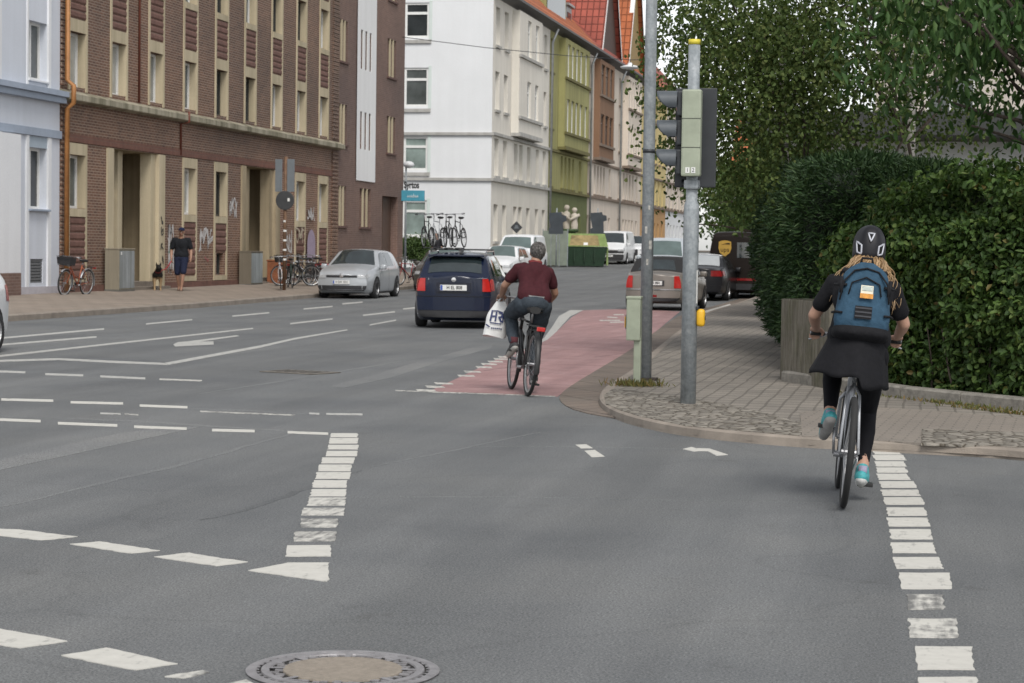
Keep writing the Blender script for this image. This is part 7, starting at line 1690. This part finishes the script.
# ---- bicycles
M_BTYRE=mat('bicycle_tyre',(.018,.018,.018),.8,0,.1,20); M_RIM=mat('bicycle_rim',(.36,.36,.36),.35,.7,0); M_STEEL=mat('bicycle_steel',(.33,.33,.34),.35,.7,.1,20); M_SADDLE=mat('saddle_black',(.014,.014,.014),.6,0,.1,20)
def bicycle(name,label,loc,rot,frame_m,tyre_m=None,rim_m=None,fenders=None,rack=True,basket=False,group=None,step=False,wr=.345,crank=0.0,red_light=True,lamp=True,bar_w=.29,spokes=14,fat=.018,scale=1.0,bag=None,chain_guard=True):
    t=thing(name,label,'bicycle',loc,0,group,rot); t.scale=(scale,)*3; tm=tyre_m or M_BTYRE; rm=rim_m or M_RIM
    wb=.53
    for y in (-wb,wb):
        w_=bpy.data.objects.new('wheel',None); COL.objects.link(w_); w_.parent=t; w_.location=(0,y,wr); w_.empty_display_size=.1
        MB().tube([(0,(wr-fat)*math.cos(2*math.pi*k/40),(wr-fat)*math.sin(2*math.pi*k/40)) for k in range(40)],fat,8,closed=True).build('tyre',tm,w_,True)
        q=wr-2*fat; MB().lathe([(q,-.011),(q-.022,-.009),(q-.022,.009),(q,.011)],'x',n=40).build('rim',rm,w_,True)
        mb=MB(); mb.tube([(-.045,0,0),(.045,0,0)],.018,8)
        for k in range(spokes*2):
            a=2*math.pi*k/(spokes*2); sx=.03 if k%2 else -.03; mb.tube([(sx,.02*math.cos(a+.8),.02*math.sin(a+.8)),(0,(q-.015)*math.cos(a),(q-.015)*math.sin(a))],.0014,4,False)
        mb.build('spokes',M_STEEL,w_)
    bb=Vector((0,-.09,.285)); st=Vector((0,-.235,.80)); hd_t=Vector((0,.315,.82)); hd_b=Vector((0,.36,.66)); ra=Vector((0,-wb,wr)); fa=Vector((0,wb,wr))
    mb=MB(); mb.tube([bb,st],.015,8); mb.tube([hd_t,hd_b],.019,8); mb.tube([bb,hd_b-Vector((0,0,-.03))],.018,8)
    if step: mb.tube([hd_t-Vector((0,0,.06)),Vector((0,.12,.52)),Vector((0,-.12,.46))],.016,8)
    else: mb.tube([st-Vector((0,0,.03)),hd_t-Vector((0,0,.02))],.015,8)
    for sx in(1,-1): mb.tube([bb+Vector((sx*.03,-.03,0)),ra+Vector((sx*.058,0,0))],.010,6); mb.tube([st-Vector((0,0,.05)),st+Vector((sx*.04,-.05,-.12)),ra+Vector((sx*.058,0,0))],.009,6)
    fr2=mb.build('frame',frame_m,t,True)
    mb=MB(); 
    for sx in(1,-1): mb.tube([hd_b+Vector((sx*.02,.004,-.01)),hd_b+Vector((sx*.05,.02,-.05)),fa+Vector((sx*.052,0,0))],.012,6)
    mb.tube([hd_b,hd_b+Vector((0,.005,-.03))],.02,8); mb.build('fork',frame_m,t,True)
    mb=MB(); mb.tube([hd_t,hd_t+Vector((0,-.03,.15)),hd_t+Vector((0,.03,.20))],.014,8); hc_=hd_t+Vector((0,.03,.20)); hb=[hc_+Vector((-bar_w,-.06,.0)),hc_+Vector((-bar_w*.72,.0,.0)),hc_+Vector((-.06,.025,0)),hc_+Vector((.06,.025,0)),hc_+Vector((bar_w*.72,.0,0)),hc_+Vector((bar_w,-.06,0))]; mb.tube(hb,.012,8); hbo=mb.build('handlebar',M_STEEL,t,True)
    for sx,e in ((1,hb[-1]),(-1,hb[0])):
        MB().tube([e,e+Vector((-sx*.085,.045,0))],.017,8).build('grip',M_SADDLE,hbo,True); MB().tube([e+Vector((-sx*.10,.06,-.01)),e+Vector((-sx*.05,.075,-.03)),e+Vector((sx*.01,.03,-.045))],.006,5).build('brake_lever',M_STEEL,hbo,True)
    MB().tube([st-Vector((0,0,.02)),st+Vector((0,-.035,.10))],.013,8).build('seat_post',M_STEEL,t,True)
    c_=st+Vector((0,-.03,.125)); rows=[]
    for i in range(11):
        u_=i/10; y_=-.14+.28*u_; w2=.078*(1-u_)**.8+.020 if u_>.08 else .06+.03*u_/.08; rows.append([(c_.x+w2*math.cos(a),c_.y+y_,c_.z+.028*math.sin(a)-(.02*(1-u_) if math.sin(a)<0 else 0)) for a in [2*math.pi*k/14 for k in range(15)]])
    MB().grid(rows).poly(rows[0][:-1]).poly(rows[-1][:-1]).build('saddle',M_SADDLE,t,True)
    mb=MB(); mb.tube([(-.075,bb.y,bb.z),(.075,bb.y,bb.z)],.018,8); mb.lathe([(.075,.045),(.095,.045),(.095,.05),(.075,.05)],'x',(0,bb.y,bb.z),24); ck=mb.build('crankset',M_STEEL,t,True)
    for sx in(1,-1):
        e=bb+Vector((sx*.09,-.17*math.sin(crank)*sx*-1*-1,-.17*math.cos(crank)*sx)); MB().tube([bb+Vector((sx*.075,0,0)),e],.010,6).build('crank_arm',M_STEEL,ck,True); MB().bbox(min(e.x,e.x+sx*.10),max(e.x,e.x+sx*.10),e.y-.045,e.y+.045,e.z-.012,e.z+.012,.005).build('pedal',M_SADDLE,ck)
    if chain_guard: MB().bbox(.05,.062,-.56,.0,.27,.35,.01).build('chain_guard',M_SADDLE,t)
    mb=MB(); mb.tube([bb+Vector((.052,.0,.09)),ra+Vector((.052,0,.03))],.005,5); mb.tube([bb+Vector((.052,.0,-.09)),ra+Vector((.052,0,-.03))],.005,5); mb.build('chain',M_STEEL,t)
    if fenders:
        for y,a0,a1 in ((-wb,.35,math.pi+.25),(wb,.9,math.pi+.35)):
            rows=[]
            for k in range(19):
                a=a0+(a1-a0)*k/18; row=[]
                for j in range(7): b_=math.pi*j/6; row.append((.028*math.cos(b_),y+(wr+.012+.014*math.sin(b_))*math.cos(a),wr+(wr+.012+.014*math.sin(b_))*math.sin(a)))
                rows.append(row)
            MB().grid(rows).build('mudguard',fenders,t,True,fix=False)
    if rack:
        mb=MB()
        for sx in(1,-1): mb.tube([(sx*.05,-.28,.755),(sx*.06,-.80,.745),(0,-.83,.745)],.007,6); mb.tube([(sx*.06,-.62,.745),(sx*.06,-wb,wr)],.006,6); 
        for k in range(4): mb.tube([(-.055,-.36-.12*k,.752),(.055,-.36-.12*k,.752)],.006,6)
        rk=mb.build('rack',M_SADDLE,t,True)
        if red_light: MB().bbox(-.045,.045,-.865,-.835,.705,.75,.008).build('tail_light',M_RED,t)
    if lamp: MB().lathe([(.001,.04),(.03,.038),(.036,.0),(.02,-.03)],'y',(0,.42,.80),12).build('headlight',M_LIGHTGL,t,True)
    if basket:
        mb=MB(); 
        for k in range(6):
            z=.80+.045*k; s_=.15+.03*k/5; mb.tube([(-s_-.03,.42,z),(s_+.03,.42,z),(s_+.03,.42+2*s_*.8,z),(-s_-.03,.42+2*s_*.8,z)],.005,5,closed=True)
        for k in range(14):
            a=2*math.pi*k/14; cx2=.17*max(-1,min(1,1.5*math.cos(a))); cy2=.54+.12*max(-1,min(1,1.5*math.sin(a))); mb.tube([(cx2,cy2,.80),(cx2*1.2,.54+(cy2-.54)*1.2,1.03)],.004,4)
        mb.poly([(-.17,.42,.80),(.17,.42,.80),(.17,.66,.80),(-.17,.66,.80)]); mb.grid([[(-.185,.415,.82),(.185,.415,.82),(.185,.675,.82),(-.185,.675,.82),(-.185,.415,.82)],[(-.205,.405,1.0),(.205,.405,1.0),(.205,.69,1.0),(-.205,.69,1.0),(-.205,.405,1.0)]])
        mb.build('basket',mat('dark_basket_wire',(.025,.025,.027),.7,0,.2,20),t)
    if bag: 
        for sx in(1,-1): MB().bbox(sx*.14-.07,sx*.14+.07,-.80,-.45,.36,.74,.04).build('pannier',bag,t,True)
    return t
M_BK_BLACK=mat('black_frame_paint',(.012,.012,.013),.35,0,.1,8); M_BK_SILV=mat('silver_frame_paint',(.40,.41,.43),.35,.4,.08,8); M_BK_OR=mat('orange_red_frame_paint',(.34,.085,.035),.4,0,.1,8); M_BK_RED=mat('red_frame_paint',(.25,.02,.02),.4,0,.1,8); M_BK_WHITE=mat('white_frame_paint',(.62,.62,.62),.4,0,.05,8); M_BK_DG=mat('dark_green_frame_paint',(.02,.04,.03),.4,0,.1,8); M_BK_BLUE=mat('violet_blue_frame_paint',(.10,.11,.28),.35,.2,.3,5)
M_PANN=mat('red_pannier_cloth',(.36,.035,.03),.75,0,.15,12)
bicycle('bicycle','black and silver bicycle ridden by the woman with the backpack',W0,(0,WLEAN,WRZ),M_BK_SILV,fenders=None,rack=False,wr=.345,fat=.021,lamp=False,bar_w=.29,chain_guard=False)
bicycle('bicycle','dark bicycle with rack and red tail light ridden by the grey haired man',M0,(0,MLEAN,MRZ),M_BK_BLACK,fenders=mat('black_mudguard',(.02,.02,.021),.5,0,.1,10),wr=.345,fat=.02,bar_w=.30)
b=gnd(62.5,296,.20); bicycle('bicycle','orange red bicycle with a dark front basket leaning by the rusty downpipe',b+Vector((.16,.42,0)),(0,R(-5),R(172)),M_BK_OR,fenders=M_BK_SILV,basket=True,step=True)
row=[(281,289,R(180+18),M_BK_WHITE,'white fronted bicycle at the kerb end of the parked row, below the sign post',False,None),(290,287.5,R(205),M_BK_DG,'dark green bicycle second in the parked row, behind the white fronted one',False,None),(296,286,R(120),M_BK_BLACK,'black bicycle third in the parked row by the graffiti wall',True,None),(302,285.5,R(165),M_BK_BLACK,'black bicycle in the middle of the parked row below the lilac graffiti',False,None),(308,285,R(100),M_BK_SILV,'grey bicycle fifth in the parked row, left of the red bag',False,None),(314,285,R(175),M_BK_BLACK,'bicycle carrying red bags at the far end of the parked row',False,M_PANN)]
for k,(u,v,rz,fm,lb_,bk,bag) in enumerate(row):
    p=gnd(u,v,.21); p.x=max(p.x,XF+.8) if k else p.x; bicycle('bicycle',lb_,p,(0,R(-4 if k%2 else 4),rz),fm,fenders=M_BK_BLACK if k else M_BK_SILV,basket=bk,step=k%2==1,group='bicycles parked along the brick block',bag=bag,spokes=8)
for k,(u,v,lb_,fm) in enumerate(((404.5,287,'dark red bicycle leaning at the corner behind the grey brown car',M_BK_RED),)):
    p=gnd(u,v,.15); bicycle('bicycle',lb_,Vector((p.x-.6,p.y+3,p.z)),(0,R(4),R(150)),fm,fenders=M_BK_BLACK,spokes=8)
# children's bicycles on the roof rack of the blue estate
for k,(x,y,rz,fm,lb_) in enumerate(((-.70,-.62,R(20),M_BK_BLACK,'small black bicycle at the left edge of the estate car roof rack'),(-.50,-.56,R(-12),M_BK_SILV,'small silver bicycle second from left on the roof rack'),(-.28,-.66,R(16),M_BK_BLACK,'small dark bicycle third from left on the roof rack'),(-.06,-.60,R(-10),M_BK_BLACK,'small black bicycle at the right edge of the estate car roof rack'))):
    cz,sz=math.cos(SKRZ),math.sin(SKRZ); p=SK+Vector(((x)*cz-y*sz,(x)*sz+y*cz,1.585)); bicycle('child_bicycle',lb_,p,(0,R((-3,3,-2,4)[k]),SKRZ+rz+(math.pi if k%2 else 0)),fm,scale=.66,spokes=7,rack=False,wr=.31,bar_w=.30,lamp=False,group='bicycles carried on the estate car roof',fenders=None,chain_guard=False)
mb=MB()
for x in (-.70,-.50,-.28,-.06): mb.bbox(x-.03,x+.03,-1.25,.02,1.562,1.582,.006)
rt=mb.build('rack_tray',M_BLACKPL,sk)
MB().tube([(.08,-1.72,1.46),(.08,-1.45,1.50),(.09,-1.3,1.56)],.03,6).build('rack_foot',M_BLACKPL,sk)
# ---- far signs, statue, shrub, lamps
def spost(name,label,u,v0,v1,Y,plates,h0=.1,m=None,cat='sign'):
    q=PY(u,v1,Y); t=thing(name,label,cat,(q.x,Y,road_z(Y)+.1)); 
    MB().tube([(0,0,0),(0,0,PY(u,v0,Y).z-t.location.z)],.035,8).build('post',m or M_GALV,t,True); return t,q
t,q=spost('priority_sign','small dark diamond shaped sign on a thin grey post before the white corner house',516,234,275,100,None)
zc=PY(516,227.5,100).z-t.location.z
MB().prism([(-.30,zc),(-.24,zc+.07),(-.06,zc+.26),(0,zc+.31),(.06,zc+.26),(.30,zc),(0,zc-.30)],'y',-.05,-.036).build('sign_plate',M_SIGND,t); MB().prism([(-.12,zc-.05),(.12,zc-.05),(.05,zc+.12),(-.05,zc+.12)],'y',-.058,-.0505).build('pale_bracket',M_SIGNB,t)
for u,Y,lb_ in ((556,108,'dark stepped sign plates on a grey post left of the statue'),(597,118,'dark stepped sign plates on a grey post right of the statue')):
    t,q=spost('direction_sign',lb_,u,208,268,Y,None)
    z1=PY(u,213,Y).z-t.location.z; z0=PY(u,234,Y).z-t.location.z; 
    MB().prism([(-.40,z1),(.25,z1+.05),(.30,z1-.1),(.52,z1-.15),(.55,z1-.42),(.35,z1-.5),(.38,z0),(-.42,z0),(-.42,z0+.3),(-.30,z0+.35),(-.42,z1-.3)],'y',-.06,-.04).build('sign_plate',mat('slate_sign_back',(.055,.065,.075),.5,.2,.15,3),t)
q=PY(570,262,120); st_=thing('statue','pair of pale figures on a dark green pillar in front of the green house','statue',(q.x,120,road_z(120)+.1)); zt=PY(570,229,120).z-st_.location.z; zf=PY(570,204,120).z-st_.location.z
MB().lathe([(.40,0),(.40,.15),(.30,.2),(.30,zt-.2),(.48,zt-.15),(.48,zt)],'z',n=20,cap=True).build('pillar',mat('bottle_green_column',(.035,.07,.02),.6,0,.15,4),st_,True)
M_STAT=plaster('pale_stone_figure',(.52,.47,.40),.15,.3)
for sx,hh in ((-.24,zf-.05),(.23,zf-.2)):
    H_=hh-zt; MB().lathe([(.19,0),(.22,H_*.2),(.16,H_*.42),(.24,H_*.62),(.15,H_*.70),(.08,H_*.74),(.07,H_*.77),(.15,H_*.82),(.17,H_*.90),(.11,H_*.98),(.001,H_)],'z',(sx,0,zt),14).build('figure',M_STAT,st_,True)
    MB().tube([(sx-.3*(1 if sx<0 else -1),-.05,zt+H_*.66),(sx*.3,-.32,zt+H_*.45),(0,-.3,zt+H_*.38)],[.09,.08,.06],8).build('arm',M_STAT,st_,True)
# grey green hoarding by the skip
q0,q1=PY(548,270,110),PY(562,270,110); hb_=thing('hoarding','grey green fence panels standing between the white corner house and the skip','fence',((q0.x+q1.x)/2,110.5,road_z(110)+.1)); ww=(q1.x-q0.x)
M_HOARD=mat('grey_green_panel',(.20,.23,.19),.7,0,.2,2)
for k in range(3): x0=-ww/2-.4+k*(ww+.6)/3; MB().bbox(x0+.02,x0+(ww+.6)/3-.02,-.03,.03,.0,1.9,.01).build('panel',M_HOARD,hb_)
for k in range(4): x0=-ww/2-.4+k*(ww+.6)/3; MB().tube([(x0,0,-.05),(x0,0,2.0)],.03,6).build('fence_post',M_GALV,hb_)
# blue shop sign, lamp on thin mast, shrub in front of the white house
q=PY(412,195.5,86.5); sgn=thing('shop_sign','turquoise blue shop sign with dark lettering above it near the corner','sign',(q.x,86.5,q.z)); a0=PY(401.5,195,86.5).x-q.x; a1=PY(424.5,195,86.5).x-q.x
MB().bbox(a0,a1,-.06,.06,-.24,.22,.015).build('sign_panel',mat('turquoise_sign',(.06,.28,.38),.5,0,.15,3),sgn)
text('sign_lettering','Syrtos',.40,M_INK,sgn,(-.02,-.02,.44),(R(90),0,0),.02,'CENTER',.66,.014)
mb=MB(); rd=random.Random(4); x=a0+.28
while x<a1-.25: h_=rd.choice((.10,.10,.16)); mb.tube([(x,-.066,-.08),(x+.03,-.066,-.08+h_),(x+.055,-.066,-.08)],.014,4); x+=.085
mb.build('white_script',M_PLATE,sgn)
MB().box(a0-.3,a0,-.03,.03,.10,.15).build('bracket',M_DKGREY,sgn); MB().box(a0-.3,a0,-.03,.03,-.18,-.13).build('bracket',M_DKGREY,sgn); MB().tube([(a0-.12,0,-.3),(a0-.12,0,.4)],.02,6).build('bracket_rod',M_DKGREY,sgn)
q=PY(405,262,92); lm=thing('street_lamp','thin grey street lamp with a small white ball head beside the turquoise sign','street lamp',(q.x,92,road_z(92)+.12)); zt=PY(405,165,92).z-lm.location.z
MB().tube([(0,0,0),(0,0,zt)],[.06,.04],10).build('mast',M_GALV,lm,True); MB().ico((.12,0,zt+.02),.22,2,(1.2,1,.75)).build('lamp_head',M_WHITEP,lm,True)
sb=leafy('shrub','small round green shrub below the ground floor window of the white house',(PY(416,262,101).x,101,road_z(101)),[(PY(416,262,101).x,101,1.0+road_z(101),.95,.8,.62)],M_FAR,5000,(.07,.12),(.05,.09),91,.5,.05,-.2,.2,4,24,None,'shrub',-.6)
# hanging lamp on a wire across the street
LY=93.0; A_=PX(402.5,37,XF+.02); hl=PY(630,66,LY); hw_=thing('hanging_lamp','white street lamp hanging from a thin wire across the street','street lamp',hl)
MB().lathe([(.001,.16),(.08,.15),(.12,.05),(.42,-.02),(.44,-.06),(.36,-.12),(.001,-.16)],'z',n=20).build('lamp_head',MATS['white_car_paint'],hw_,True)
E_=Vector((-1.0,97,hl.z+.75)); mid=hl+Vector((0,0,.28))
MB().tube([A_-hl,A_.lerp(mid,.35)-hl-Vector((0,0,.10)),A_.lerp(mid,.7)-hl-Vector((0,0,.10)),mid-hl,mid.lerp(E_,.5)-hl,E_-hl],.016,5).build('wire',M_DKGREY,hw_,True); MB().tube([(0,0,.14),(0,0,.29)],.02,6).build('hanger',M_DKGREY,hw_)
for u,Y,v0 in ((735,95,196),(729,110,228)):
    q=PY(u,v0,Y); lm=thing('lamp_mast',['slim pale lamp mast standing far off right of the signal post','short pale post far off beside the slim lamp mast'][0 if Y==95 else 1],'lamp mast',(q.x,Y,road_z(Y))); MB().tube([(0,0,0),(0,0,q.z-road_z(Y))],[.08,.05],8).build('mast',M_WFRAME,lm,True); MB().bbox(-.1,.1,-.35,.1,q.z-road_z(Y)-.02,q.z-road_z(Y)+.08,.03).build('lamp_head',M_WFRAME,lm)
# ---- turn lettering into plain meshes
dg=bpy.context.evaluated_depsgraph_get()
for o in [o for o in scene.objects if o.type=='FONT']:
    me=bpy.data.meshes.new_from_object(o.evaluated_get(dg)); n=bpy.data.objects.new(o.name,me); COL.objects.link(n); n.parent=o.parent; n.location=o.location; n.rotation_euler=o.rotation_euler; n.scale=o.scale
    nm=o.name; bpy.data.objects.remove(o); n.name=nm
